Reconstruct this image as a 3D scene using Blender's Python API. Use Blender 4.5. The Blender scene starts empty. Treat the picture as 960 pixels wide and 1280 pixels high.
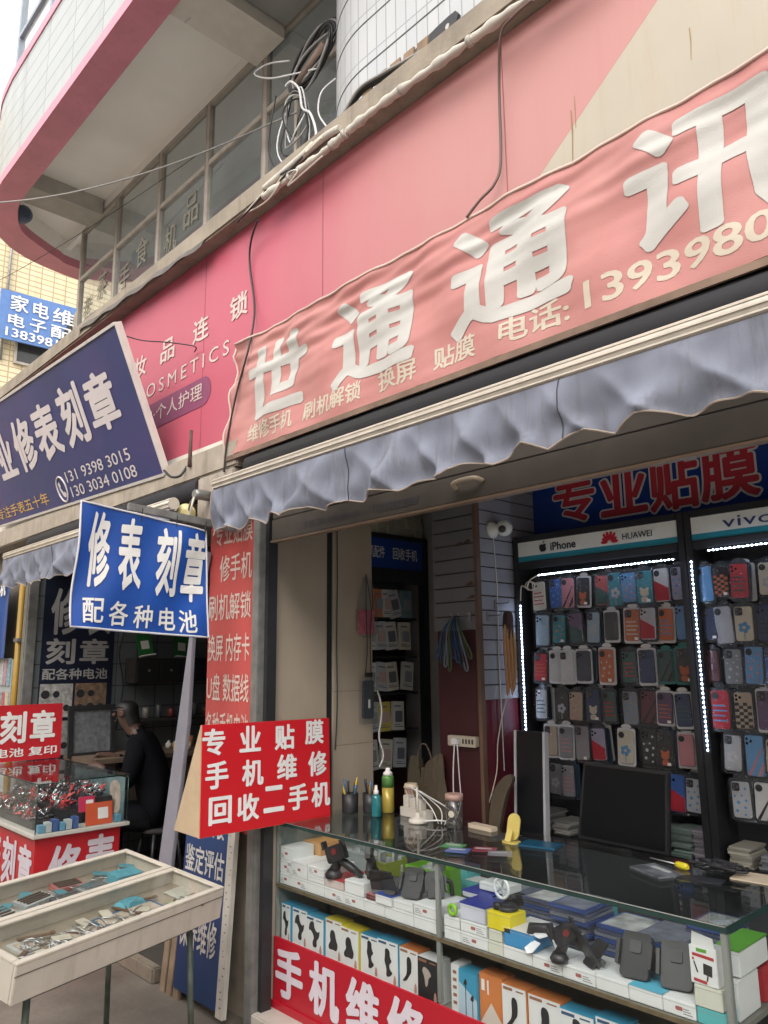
import bpy, bmesh, math, random
from mathutils import Vector as V, Matrix
rad = math.radians
RND = random.Random(11)
sc = bpy.context.scene
col = sc.collection

# ------------------------------------------------------------------ camera
YAW, PITCH, ROLL, FPX, CAMH = -0.8150, 0.1940, -0.0115, 960.0, 1.78
_cy, _sy, _cp, _sp = math.cos(YAW), math.sin(YAW), math.cos(PITCH), math.sin(PITCH)
C_F = V((_sy * _cp, _cy * _cp, _sp))
_r = V((_cy, -_sy, 0)); _u = _r.cross(C_F)
C_R = _r * math.cos(ROLL) + _u * math.sin(ROLL)
C_U = -_r * math.sin(ROLL) + _u * math.cos(ROLL)
CAM = V((0, 0, CAMH))
cd = bpy.data.cameras.new('camera'); cam = bpy.data.objects.new('camera', cd); col.objects.link(cam)
m = Matrix((C_R, C_U, -C_F)).transposed().to_4x4(); m.translation = CAM
cam.matrix_world = m
cd.sensor_fit = 'VERTICAL'; cd.sensor_height = 36.0; cd.sensor_width = 27.0; cd.lens = 27.0
cd.clip_start = 0.05; cd.clip_end = 2000
sc.camera = cam

# ------------------------------------------------------------------ sky, sun, exposure
SUN_EL, SUN_AZ = rad(40), rad(152)        # azimuth: direction towards the sun, clockwise from +Y
w = bpy.data.worlds.new('World'); sc.world = w; w.use_nodes = True
nt = w.node_tree; nt.nodes.clear()
sky = nt.nodes.new('ShaderNodeTexSky'); sky.sky_type = 'NISHITA'; sky.sun_disc = False
sky.sun_elevation = SUN_EL; sky.sun_rotation = SUN_AZ
sky.air_density = 1.0; sky.dust_density = 6.0; sky.ozone_density = 0.6
bg = nt.nodes.new('ShaderNodeBackground'); bg.inputs['Strength'].default_value = 0.15
wo = nt.nodes.new('ShaderNodeOutputWorld')
hs = nt.nodes.new('ShaderNodeHueSaturation'); hs.inputs['Saturation'].default_value = .30; hs.inputs['Value'].default_value = 1.25
cl = nt.nodes.new('ShaderNodeMix'); cl.data_type = 'RGBA'; cl.inputs[0].default_value = .55; cl.inputs[7].default_value = (8.9, 8.75, 8.5, 1)   # thin bright cloud over the sky
nt.links.new(sky.outputs[0], hs.inputs['Color']); nt.links.new(hs.outputs[0], cl.inputs[6]); nt.links.new(cl.outputs[2], bg.inputs[0]); nt.links.new(bg.outputs[0], wo.inputs[0])
sl = bpy.data.lights.new('sun', 'SUN'); sl.energy = 0.8; sl.angle = rad(60); sl.color = (1.0, 0.95, 0.88)
so = bpy.data.objects.new('sun', sl); col.objects.link(so)
sd = V((math.sin(SUN_AZ) * math.cos(SUN_EL), math.cos(SUN_AZ) * math.cos(SUN_EL), math.sin(SUN_EL)))
so.rotation_euler = sd.to_track_quat('Z', 'Y').to_euler(); so.location = (0, -6, 12)
sc.view_settings.view_transform = 'Standard'; sc.view_settings.look = 'None'
sc.view_settings.exposure = 0.9; sc.view_settings.gamma = 1.0; sc.view_settings.use_curve_mapping = False
sc.render.engine = 'CYCLES'
sc.cycles.use_denoising = True
sc.cycles.max_bounces = 10; sc.cycles.transparent_max_bounces = 24
sc.cycles.diffuse_bounces = 5; sc.cycles.glossy_bounces = 4
sc.cycles.sample_clamp_indirect = 6.0

# ------------------------------------------------------------------ helpers
def ray(px, py): return C_R * ((px - 480) / FPX) - C_U * ((py - 640) / FPX) + C_F
def PX(px, py, x): d = ray(px, py); return CAM + d * (x / d.x)
def PY(px, py, y): d = ray(px, py); return CAM + d * (y / d.y)
def PZ(px, py, z): d = ray(px, py); return CAM + d * ((z - CAMH) / d.z)

def srgb(r, g, b):
    f = lambda c: (c / 255 / 12.92) if c / 255 <= 0.04045 else ((c / 255 + 0.055) / 1.055) ** 2.4
    return (f(r), f(g), f(b))

MATS = {}
def M(name, c=(.8, .8, .8), rough=.55, metal=0.0, var=.08, scale=9.0, bump=0.0, bscale=60.0, streak=0.0,
      streak_col=(.10, .075, .05), coat=0.0, emit=0.0, spec=.5, blotch=0.0, blotch_col=None, fade=None):
    if name in MATS: return MATS[name]
    m = bpy.data.materials.new(name); m.use_nodes = True
    t = m.node_tree; N = t.nodes; L = t.links; b = N['Principled BSDF']
    b.inputs['Roughness'].default_value = rough; b.inputs['Metallic'].default_value = metal
    b.inputs['Specular IOR Level'].default_value = spec
    b.inputs['Coat Weight'].default_value = coat
    tc = N.new('ShaderNodeTexCoord'); src = tc.outputs['Object']
    n1 = N.new('ShaderNodeTexNoise'); n1.inputs['Scale'].default_value = scale; n1.inputs['Detail'].default_value = 6
    L.new(src, n1.inputs['Vector'])
    r = N.new('ShaderNodeValToRGB')
    r.color_ramp.elements[0].position = .3; r.color_ramp.elements[1].position = .7
    lo = tuple(max(0, x * (1 - var)) for x in c) + (1,); hi = tuple(min(1, x * (1 + var * .6)) for x in c) + (1,)
    r.color_ramp.elements[0].color = lo; r.color_ramp.elements[1].color = hi
    L.new(n1.outputs[0], r.inputs[0]); out = r.outputs[0]
    def mixin(out, fac_socket, colr):
        mx = N.new('ShaderNodeMix'); mx.data_type = 'RGBA'
        L.new(fac_socket, mx.inputs[0]); L.new(out, mx.inputs[6]); mx.inputs[7].default_value = tuple(colr) + (1,)
        return mx.outputs[2]
    if blotch:
        n2 = N.new('ShaderNodeTexNoise'); n2.inputs['Scale'].default_value = 1.3; n2.inputs['Detail'].default_value = 4
        L.new(src, n2.inputs['Vector'])
        mr = N.new('ShaderNodeMapRange'); mr.inputs[1].default_value = .46; mr.inputs[2].default_value = .72
        mr.inputs[4].default_value = blotch; L.new(n2.outputs[0], mr.inputs[0])
        out = mixin(out, mr.outputs[0], blotch_col or tuple(min(1, x * 1.2 + .05) for x in c))
    if fade:                                   # sun fading along the sign's length: (x0, x1, colour)
        sx = N.new('ShaderNodeSeparateXYZ'); L.new(src, sx.inputs[0])
        n4 = N.new('ShaderNodeTexNoise'); n4.inputs['Scale'].default_value = 1.1; n4.inputs['Detail'].default_value = 5; L.new(src, n4.inputs['Vector'])
        ad = N.new('ShaderNodeMath'); ad.operation = 'MULTIPLY_ADD'; ad.inputs[1].default_value = 1.6; L.new(n4.outputs[0], ad.inputs[0]); L.new(sx.outputs[0], ad.inputs[2])
        mr = N.new('ShaderNodeMapRange'); mr.inputs[1].default_value = fade[0] + .8; mr.inputs[2].default_value = fade[1] + .8; L.new(ad.outputs[0], mr.inputs[0])
        out = mixin(out, mr.outputs[0], fade[2])
    if streak:
        mp = N.new('ShaderNodeMapping'); mp.inputs['Scale'].default_value = (7, 7, .55); L.new(src, mp.inputs['Vector'])
        n3 = N.new('ShaderNodeTexNoise'); n3.inputs['Scale'].default_value = 2.2; n3.inputs['Detail'].default_value = 7
        n3.inputs['Roughness'].default_value = .65
        L.new(mp.outputs[0], n3.inputs['Vector'])
        mr = N.new('ShaderNodeMapRange'); mr.inputs[1].default_value = .52; mr.inputs[2].default_value = .8
        mr.inputs[4].default_value = streak; L.new(n3.outputs[0], mr.inputs[0])
        out = mixin(out, mr.outputs[0], streak_col)
    L.new(out, b.inputs['Base Color'])
    if bump:
        nb = N.new('ShaderNodeTexNoise'); nb.inputs['Scale'].default_value = bscale; nb.inputs['Detail'].default_value = 4
        L.new(src, nb.inputs['Vector'])
        bp = N.new('ShaderNodeBump'); bp.inputs['Strength'].default_value = bump; bp.inputs['Distance'].default_value = .01
        L.new(nb.outputs[0], bp.inputs['Height']); L.new(bp.outputs[0], b.inputs['Normal'])
    if emit:
        L.new(out, b.inputs['Emission Color']); b.inputs['Emission Strength'].default_value = emit
    MATS[name] = m; return m

def glass_mat(name, tint=(.93, .97, .95), refl=1.0, rough=.02, body=0.0, wav=0.0, body_col=(.55, .56, .55)):
    """thin pane: clear with a fresnel reflection, optionally a diffuse body"""
    if name in MATS: return MATS[name]
    m = bpy.data.materials.new(name); m.use_nodes = True
    t = m.node_tree; N = t.nodes; L = t.links; N.clear()
    o = N.new('ShaderNodeOutputMaterial'); tr = N.new('ShaderNodeBsdfTransparent'); tr.inputs[0].default_value = tint + (1,)
    gl = N.new('ShaderNodeBsdfGlossy'); gl.inputs['Roughness'].default_value = rough
    lw = N.new('ShaderNodeLayerWeight'); lw.inputs['Blend'].default_value = .5      # facing: same from either side of the pane
    pw = N.new('ShaderNodeMath'); pw.operation = 'POWER'; pw.inputs[1].default_value = 4.2; L.new(lw.outputs['Facing'], pw.inputs[0])
    fr = N.new('ShaderNodeMath'); fr.operation = 'MULTIPLY_ADD'; fr.inputs[1].default_value = .92; fr.inputs[2].default_value = .045; L.new(pw.outputs[0], fr.inputs[0])
    ml = N.new('ShaderNodeMath'); ml.operation = 'MULTIPLY'; ml.inputs[1].default_value = refl; ml.use_clamp = True
    mx = N.new('ShaderNodeMixShader')
    L.new(fr.outputs[0], ml.inputs[0]); L.new(ml.outputs[0], mx.inputs[0])
    base = tr.outputs[0]
    if body:
        df = N.new('ShaderNodeBsdfDiffuse'); df.inputs[0].default_value = body_col + (1,)
        m2 = N.new('ShaderNodeMixShader')
        ns = N.new('ShaderNodeTexNoise'); ns.inputs['Scale'].default_value = 3.0; ns.inputs['Detail'].default_value = 8
        mr = N.new('ShaderNodeMapRange'); mr.inputs[1].default_value = .3; mr.inputs[2].default_value = .8; mr.inputs[3].default_value = body * .5; mr.inputs[4].default_value = body * 1.5
        tc = N.new('ShaderNodeTexCoord'); L.new(tc.outputs['Object'], ns.inputs['Vector'])
        L.new(ns.outputs[0], mr.inputs[0]); L.new(mr.outputs[0], m2.inputs[0]); L.new(tr.outputs[0], m2.inputs[1]); L.new(df.outputs[0], m2.inputs[2])
        base = m2.outputs[0]
    if wav:
        nb = N.new('ShaderNodeTexNoise'); nb.inputs['Scale'].default_value = 30; bp = N.new('ShaderNodeBump'); bp.inputs['Strength'].default_value = wav
        bp.inputs['Distance'].default_value = .01
        L.new(nb.outputs[0], bp.inputs['Height']); L.new(bp.outputs[0], gl.inputs['Normal'])
    L.new(base, mx.inputs[1]); L.new(gl.outputs[0], mx.inputs[2]); L.new(mx.outputs[0], o.inputs[0])
    MATS[name] = m; return m

def tile_mat(name, c1, c2, grout, tw, th, mortar=.012, rough=.35, offset=0.0, streak=.25, rotate=False):
    if name in MATS: return MATS[name]
    m = bpy.data.materials.new(name); m.use_nodes = True
    t = m.node_tree; N = t.nodes; L = t.links; b = N['Principled BSDF']; b.inputs['Roughness'].default_value = rough
    uv = N.new('ShaderNodeUVMap'); br = N.new('ShaderNodeTexBrick'); br.offset = offset
    br.inputs['Scale'].default_value = 1.0; br.inputs['Brick Width'].default_value = tw; br.inputs['Row Height'].default_value = th
    br.inputs['Mortar Size'].default_value = mortar; br.inputs['Mortar Smooth'].default_value = .1
    br.inputs['Color1'].default_value = c1 + (1,); br.inputs['Color2'].default_value = c2 + (1,); br.inputs['Mortar'].default_value = grout + (1,)
    L.new(uv.outputs[0], br.inputs['Vector'])
    tc = N.new('ShaderNodeTexCoord'); mp = N.new('ShaderNodeMapping'); mp.inputs['Scale'].default_value = (5, 5, .5)
    n3 = N.new('ShaderNodeTexNoise'); n3.inputs['Scale'].default_value = 1.5; n3.inputs['Detail'].default_value = 7
    L.new(tc.outputs['Object'], mp.inputs[0]); L.new(mp.outputs[0], n3.inputs['Vector'])
    mr = N.new('ShaderNodeMapRange'); mr.inputs[1].default_value = .5; mr.inputs[2].default_value = .8; mr.inputs[4].default_value = streak
    mx = N.new('ShaderNodeMix'); mx.data_type = 'RGBA'; mx.inputs[7].default_value = (.16, .14, .12, 1)
    L.new(n3.outputs[0], mr.inputs[0]); L.new(mr.outputs[0], mx.inputs[0]); L.new(br.outputs[0], mx.inputs[6]); L.new(mx.outputs[2], b.inputs['Base Color'])
    bp = N.new('ShaderNodeBump'); bp.inputs['Strength'].default_value = .4; bp.inputs['Distance'].default_value = .004; bp.invert = True
    L.new(br.outputs['Fac'], bp.inputs['Height']); L.new(bp.outputs[0], b.inputs['Normal'])
    MATS[name] = m; return m

class Fr:
    """a local frame: origin, unit u (across), unit v (up), n = u x v (out of the face)"""
    def __init__(s, o, u, v):
        s.o = V(o); s.u = V(u).normalized(); s.v = V(v); s.v = (s.v - s.u * s.v.dot(s.u)).normalized(); s.n = s.u.cross(s.v)
    def p(s, a, b, c=0.0): return s.o + s.u * a + s.v * b + s.n * c
    def uv(s, px, py):
        d = ray(px, py); t = (s.o - CAM).dot(s.n) / d.dot(s.n); q = CAM + d * t - s.o
        return q.dot(s.u), q.dot(s.v)
def FS(y, x=0, z=0): return Fr((x, y, z), (1, 0, 0), (0, 0, 1))       # faces the street (-Y)
def FE(x, y=0, z=0): return Fr((x, y, z), (0, 1, 0), (0, 0, 1))       # faces +X

OFF = {}
class MB:
    def __init__(s): s.v = []; s.f = []; s.uv = None; s.sm = set()
    def add(s, vs, fs, smooth=False):
        k = len(s.v); s.v += [V(x) for x in vs]
        for f in fs:
            if smooth: s.sm.add(len(s.f))
            s.f.append(tuple(i + k for i in f))
        return s
    def quad(s, *p): return s.add(p, [tuple(range(len(p)))])
    def box(s, x0, y0, z0, x1, y1, z1): return s.bf(Fr((0, 0, 0), (1, 0, 0), (0, 1, 0)), x0, y0, z0, x1, y1, z1)
    def bf(s, fr, a0, b0, c0, a1, b1, c1):
        P = [fr.p(a, b, c) for c in (c0, c1) for b in (b0, b1) for a in (a0, a1)]
        return s.add(P, [(0, 2, 3, 1), (4, 5, 7, 6), (0, 1, 5, 4), (2, 6, 7, 3), (0, 4, 6, 2), (1, 3, 7, 5)])
    def prism(s, fr, poly, c0, c1, smooth=False):
        n = len(poly); P = [fr.p(a, b, c0) for a, b in poly] + [fr.p(a, b, c1) for a, b in poly]
        s.add(P, [tuple(range(n))[::-1], tuple(range(n, 2 * n))])
        k = len(s.v) - 2 * n
        for i in range(n):
            j = (i + 1) % n
            if smooth: s.sm.add(len(s.f))
            s.f.append((k + i, k + j, k + n + j, k + n + i))
        return s
    def poly(s, fr, poly, c=0.002): return s.add([fr.p(a, b, c) for a, b in poly], [tuple(range(len(poly)))])
    def tube(s, pts, r, n=8, closed=False):
        pts = [V(p) for p in pts]; N = len(pts); rings = []
        up = None
        for i, p in enumerate(pts):
            a = pts[(i - 1) % N] if (closed or i) else p; b = pts[(i + 1) % N] if (closed or i < N - 1) else p
            d = (b - a).normalized() if (b - a).length > 1e-9 else V((0, 0, 1))
            if up is None: up = d.orthogonal().normalized()
            up = (up - d * up.dot(d))
            up = up.normalized() if up.length > 1e-6 else d.orthogonal().normalized()
            w2 = d.cross(up); rr = r[i] if isinstance(r, (list, tuple)) else r
            rings.append([p + (up * math.cos(2 * math.pi * k / n) + w2 * math.sin(2 * math.pi * k / n)) * rr for k in range(n)])
        vs = [q for g in rings for q in g]; fs = []
        for i in range(N if closed else N - 1):
            j = (i + 1) % N
            for k in range(n): fs.append((i * n + k, i * n + (k + 1) % n, j * n + (k + 1) % n, j * n + k))
        s.add(vs, fs, smooth=n > 5)
        if not closed:
            k0 = len(s.v) - len(vs)
            s.f.append(tuple(k0 + k for k in range(n))[::-1]); s.f.append(tuple(k0 + (N - 1) * n + k for k in range(n)))
        return s
    def lathe(s, base, axis, prof, n=20):
        base = V(base); ax = V(axis).normalized(); u = ax.orthogonal().normalized(); w2 = ax.cross(u); vs = []; fs = []
        for r, h in prof:
            for k in range(n):
                a = 2 * math.pi * k / n; vs.append(base + ax * h + (u * math.cos(a) + w2 * math.sin(a)) * r)
        for i in range(len(prof) - 1):
            for k in range(n): fs.append((i * n + k, i * n + (k + 1) % n, (i + 1) * n + (k + 1) % n, (i + 1) * n + k))
        s.add(vs, fs, smooth=True); k0 = len(s.v) - len(vs)
        s.f.append(tuple(k0 + k for k in range(n))[::-1]); s.f.append(tuple(k0 + (len(prof) - 1) * n + k for k in range(n)))
        return s
    def disc(s, fr, a, b, r, c=.002, n=18, ry=None):
        return s.poly(fr, [(a + r * math.cos(2 * math.pi * k / n), b + (ry or r) * math.sin(2 * math.pi * k / n)) for k in range(n)], c)
    def mesh(s, name, off=V((0, 0, 0)), bevel=0):
        me = bpy.data.meshes.new(name); me.from_pydata([tuple(x - off) for x in s.v], [], s.f)
        if s.uv:
            ul = me.uv_layers.new(name='UVMap')
            for p in me.polygons:
                for li in p.loop_indices: ul.data[li].uv = s.uv(s.v[me.loops[li].vertex_index], me.loops[li].vertex_index, p)
        for i in s.sm: me.polygons[i].use_smooth = True
        if bevel:
            bm = bmesh.new(); bm.from_mesh(me)
            es = [e for e in bm.edges if len(e.link_faces) == 2 and e.calc_face_angle(0) > .6]
            bmesh.ops.bevel(bm, geom=es, offset=bevel, segments=2, affect='EDGES', clamp_overlap=True)
            bm.to_mesh(me); bm.free()
        me.update(); return me
    def build(s, name, mat, parent=None, bevel=0):
        off = OFF.get(parent.name, V((0, 0, 0))) if parent else V((0, 0, 0))
        me = s.mesh(name, off, bevel); me.materials.append(mat)
        o = bpy.data.objects.new(name, me); col.objects.link(o)
        if parent: o.parent = parent; OFF[o.name] = off
        return o

def thing(name, label, cat, loc=(0, 0, 0), group=None):
    o = bpy.data.objects.new(name, None); col.objects.link(o); o.location = loc; OFF[o.name] = V(loc)
    o.empty_display_size = .1
    return tag(o, label, cat, group)
def tag(o, label, cat, group=None):
    o['label'] = label; o['category'] = cat
    if group: o['group'] = group
    return o
def struct(name, mb, mat, bevel=0):
    o = mb.build(name, mat, None, bevel); o['kind'] = 'structure'; return o

# lettering: a text line turned into flat mesh, fitted to a rectangle of a frame
_tc = bpy.data.curves.new('lettering_source', 'FONT'); _to = bpy.data.objects.new('lettering_source', _tc)
_TXT = {}
def text_shape(body, bold, sp=1.0):
    k = (body, bold, sp)
    if k not in _TXT:
        col.objects.link(_to)
        _tc.body = body; _tc.offset = bold; _tc.resolution_u = 3; _tc.space_character = sp; _tc.fill_mode = 'FRONT'
        dg = bpy.context.evaluated_depsgraph_get(); dg.update()
        me = bpy.data.meshes.new_from_object(_to.evaluated_get(dg))
        _TXT[k] = ([(v.co.x, v.co.y) for v in me.vertices], [tuple(p.vertices) for p in me.polygons])
        bpy.data.meshes.remove(me); col.objects.unlink(_to)
    return _TXT[k]
def put_text(mb, fr, body, a0, b0, a1, b1, bold=.02, c=.003, warp=None, grid=0, sp=1.0, skew=0.0, _again=False):
    vs, fs = text_shape(body, bold if bold <= .004 else 0.0, sp)
    if bold > .004 and not _again:
        r = bold - .001; n = 16 if bold > .03 else (8 if bold > .015 else 5)
        for k in range(n):
            dx, dy = r * math.cos(2 * math.pi * k / n), r * .8 * math.sin(2 * math.pi * k / n)
            x0 = min(v[0] for v in vs); x1 = max(v[0] for v in vs); y0 = min(v[1] for v in vs); y1 = max(v[1] for v in vs)
            fx, fy = (a1 - a0) / (x1 - x0 + 2 * r), (b1 - b0) / (y1 - y0 + 1.6 * r)
            put_text(mb, fr, body, a0 + (r + dx) * fx, b0 + (.8 * r + dy) * fy, a1 + (dx - r) * fx, b1 + (dy - .8 * r) * fy, bold, c + .00005 * k, warp, grid, sp, skew, True)
        return mb
    x0 = min(v[0] for v in vs); x1 = max(v[0] for v in vs); y0 = min(v[1] for v in vs); y1 = max(v[1] for v in vs)
    q = []
    for x, y in vs:
        tx = (x - x0) / (x1 - x0); ty = (y - y0) / (y1 - y0)
        q.append((a0 + (a1 - a0) * tx + skew * ty, b0 + (b1 - b0) * ty))
    if warp:
        bm = bmesh.new(); bv = [bm.verts.new((x, y, 0)) for x, y in q]
        for f in fs:
            try: bm.faces.new([bv[i] for i in f])
            except ValueError: pass
        for ax, lo, hi, grid in (((1, 0, 0), a0, a1, grid * 2.2), ((0, 1, 0), b0, b1, grid)):
            g = lo + grid
            while g < hi:
                bmesh.ops.bisect_plane(bm, geom=bm.verts[:] + bm.edges[:] + bm.faces[:], plane_co=(g, g, 0), plane_no=ax); g += grid
        bm.verts.index_update()
        mb.add([fr.p(v.co.x, v.co.y, warp(v.co.x, v.co.y) + c) for v in bm.verts], [tuple(v.index for v in f.verts) for f in bm.faces]); bm.free()
    else:
        mb.add([fr.p(x, y, c) for x, y in q], fs)
    return mb
def text_px(mb, fr, body, p0, p1, **k):
    """fit between a lower-left and an upper-right point of the sign's own plane"""
    a0, b0 = fr.uv(*p0); a1, b1 = fr.uv(*p1); return put_text(mb, fr, body, a0, b0, a1, b1, **k)

def catenary(p, q, sag, n=14):
    p = V(p); q = V(q); return [p.lerp(q, i / n) - V((0, 0, sag * 4 * (i / n) * (1 - i / n))) for i in range(n + 1)]
def smooth_path(pts, n=6):
    pts = [V(p) for p in pts]; out = []
    P = [pts[0]] + pts + [pts[-1]]
    for i in range(1, len(P) - 2):
        for k in range(n):
            t = k / n; a, b, c, d = P[i - 1], P[i], P[i + 1], P[i + 2]
            out.append(.5 * ((2 * b) + (c - a) * t + (2 * a - 5 * b + 4 * c - d) * t * t + (-a + 3 * b - 3 * c + d) * t ** 3))
    out.append(pts[-1]); return out
def rrect(a0, b0, a1, b1, r, n=4):
    o = []
    for cx, cy, s in ((a1 - r, b0 + r, -90), (a1 - r, b1 - r, 0), (a0 + r, b1 - r, 90), (a0 + r, b0 + r, 180)):
        for k in range(n + 1):
            t = rad(s + 90 * k / n); o.append((cx + r * math.cos(t), cy + r * math.sin(t)))
    return o
def chaikin(poly, it=2):
    for _ in range(it):
        q = []
        for i in range(len(poly)):
            a, b = poly[i], poly[(i + 1) % len(poly)]
            q += [(a[0] * .75 + b[0] * .25, a[1] * .75 + b[1] * .25), (a[0] * .25 + b[0] * .75, a[1] * .25 + b[1] * .75)]
        poly = q
    return poly
ORD = ['first', 'second', 'third', 'fourth', 'fifth', 'sixth', 'seventh', 'eighth', 'ninth', 'tenth', 'eleventh', 'twelfth', 'thirteenth', 'fourteenth']
# ------------------------------------------------------------------ common materials
CONC = M('weathered_concrete', (.27, .23, .18), .85, var=.25, scale=5, bump=.35, bscale=35, streak=.6)
GRND = M('bounce_street_concrete', (.44, .42, .38), .8, var=.35, scale=2.2, bump=.5, bscale=25, blotch=.5, blotch_col=(.34, .32, .29))  # street out of view paled to bounce light onto the soffit
SOFF = M('soffit_plaster', (.88, .86, .82), .8, var=.07, scale=1.5, blotch=.35, blotch_col=(.76, .73, .68))
BEAMC = M('beam_plaster', (.40, .38, .34), .8, var=.1)
PINKP = M('pink_trim_paint', (.62, .22, .29), .5, var=.1, scale=4, streak=.2)
ALU = M('aluminium', (.42, .41, .39), .35, .7, var=.1)
WFR = M('window_frame_metal', (.40, .36, .31), .5, .3, var=.15, streak=.3)
GREYM = M('galvanised_steel', (.26, .26, .25), .45, .5, var=.25, scale=14, streak=.4)
BLK = M('black_plastic', (.018, .018, .02), .45, var=.2)
BLKM = M('black_metal', (.03, .03, .033), .4, .2, var=.2)
DARK = M('dark_interior_paint', (.025, .022, .02), .8)
WHT = M('white_card', (.78, .74, .72), .5, var=.04)
WLET = M('white_lettering', (.78, .77, .74), .5, var=.06, scale=6)
RED = M('red_sign_print', (.52, .016, .024), .42, var=.12, scale=3, streak=.18, streak_col=(.35, .03, .03))
CARD = M('cardboard', (.50, .37, .24), .85, var=.1, bump=.1)
GLASS = glass_mat('counter_glass', (.955, .985, .975), .9)
CLEAR = glass_mat('clear_plastic', (.93, .94, .95), .9, .12, body=.03, wav=.5)
FILM = glass_mat('clear_film', (.98, .98, .99), .6, .05, body=.002, wav=1.0)

# ------------------------------------------------------------------ ground
g = MB(); g.quad((-300, -300, 0), (300, -300, 0), (300, 300, 0), (-300, 300, 0)); struct('ground', g, GRND)
g = MB(); g.quad((-30, .9, .004), (8, .9, .004), (8, 2.44, .004), (-30, 2.44, .004)); struct('pavement', g, M('worn_pavement', (.20, .175, .145), .8, var=.35, scale=2.2, bump=.5, bscale=25, blotch=.85, blotch_col=(.085, .07, .06), streak=.0))
g = MB(); g.box(-3.50, 2.36, .0, 3.2, 3.9, .10)
STEP = struct('shop_floor', g, M('white_floor_tile', (.55, .50, .45), .35, var=.1, scale=6, streak=.1), .006)
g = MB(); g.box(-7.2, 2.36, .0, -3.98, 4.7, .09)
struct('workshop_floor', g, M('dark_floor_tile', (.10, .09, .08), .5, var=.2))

# ------------------------------------------------------------------ the building over both shops
B = thing('shop_building', 'tall tiled building with pink trimmed rounded balcony above the shop fronts', 'building', (-4, 3, 0))
# rooms on the ground floor
mb = MB()
mb.box(-7.25, 2.42, 0, -7.08, 4.8, 3.0)          # left workshop: side, back
mb.box(-7.08, 4.7, 0, -3.9, 4.8, 3.0)
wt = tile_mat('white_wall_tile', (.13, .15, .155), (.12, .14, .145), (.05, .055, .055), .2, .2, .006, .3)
mb.uv = lambda p, i, f: ((p.y if abs(f.normal.x) > .5 else p.x), p.z)
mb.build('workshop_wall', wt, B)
mb = MB(); mb.box(-3.979, 2.951, 0, -3.90, 4.8, 3.0); mb.box(-3.899, 3.85, 0, 3.2, 4.0, 3.0); mb.box(3.2, 2.42, 0, 3.35, 4.0, 3.0)
mb.build('shop_wall', M('grey_shop_wall', (.30, .29, .29), .7), B)
mb = MB(); mb.box(-12, 2.42, 3.0, 3.35, 4.8, 3.1); mb.build('shop_ceiling', M('ceiling_paint', (.28, .27, .25), .8), B)
mb = MB(); mb.box(-12, 2.42, 0, -7.25, 4.8, 3.0); mb.build('neighbour_wall', M('neighbour_wall_paint', (.16, .14, .12), .8), B)
# lintel and fascia
mb = MB(); mb.box(-13, 2.40, 2.90, 3.4, 2.9, 4.42); mb.build('fascia_wall', CONC, B)
mb = MB(); mb.box(-13, 2.24, 4.425, 3.4, 2.9, 4.56); mb.build('ledge', CONC, B, .012)
mb = MB(); mb.box(-13, 2.26, 2.88, -3.60, 2.398, 3.04); mb.build('fascia_sill', M('pale_sill_concrete', (.36, .31, .25), .8, var=.18, streak=.5), B, .01)
# pillar between the two shops, the metal shutter guide
mb = MB(); mb.box(-3.98, 2.44, 0, -3.57, 2.95, 2.9); mb.build('pillar', M('pillar_plaster', (.34, .29, .23), .8, var=.2, streak=.5), B)
mb = MB(); mb.box(-3.565, 2.36, 0, -3.50, 2.47, 2.9); mb.box(-3.60, 2.385, 0, -3.566, 2.46, 2.9)
mb.build('shutter_guide', GREYM, B, .004)
mb = MB(); mb.box(-3.499, 2.40, 0, -3.47, 2.46, 2.9); mb.build('guide_channel', BLKM, B)
# upper storey: room behind the windows
mb = MB(); mb.box(-8.3, 4.6, 4.5, 3.4, 4.8, 9); mb.build('upper_room_wall', M('upper_room_paint', (.10, .105, .105), .8), B)
mb = MB(); mb.quad((-8.3, 2.95, 6.62), (-8.3, 4.6, 6.62), (-3.2, 4.6, 6.62), (-3.2, 2.95, 6.62)); mb.build('upper_room_ceiling', M('upper_ceiling', (.2, .2, .2), .8), B)
# rounded tiled corner and the flat wall to its right (arc in plan, then straight)
cx, cy, rr = -2.72, 3.10, .65
pth = [(cx + rr * math.cos(rad(a)), cy + rr * math.sin(rad(a))) for a in [200 + i * 5 for i in range(-4, 15)]] + [(-1.5, 2.45), (3.4, 2.45)]
mb = MB(); acc = [0]
for a, b in zip(pth, pth[1:]): acc.append(acc[-1] + math.dist(a, b))
vs = [(x, y, z) for z in (4.56, 12.0) for x, y in pth]; n = len(pth)
mb.add(vs, [(i, i + 1, n + i + 1, n + i) for i in range(n - 1)], smooth=True)
mb.uv = lambda p, vi, f: (acc[vi % n], p.z)
mb.build('tiled_column', tile_mat('long_grey_tile', (.46, .47, .48), (.42, .435, .45), (.26, .27, .28), .075, .28, .004, .35, 0, .3), B)
for k in range(27):
    mb = MB(); z = 4.70 + k * .28; mb.tube([(x, y, z) for x, y in pth], .0045, 4); mb.build('tile_joint', M('dark_joint', (.13, .135, .14), .8), B)
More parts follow.
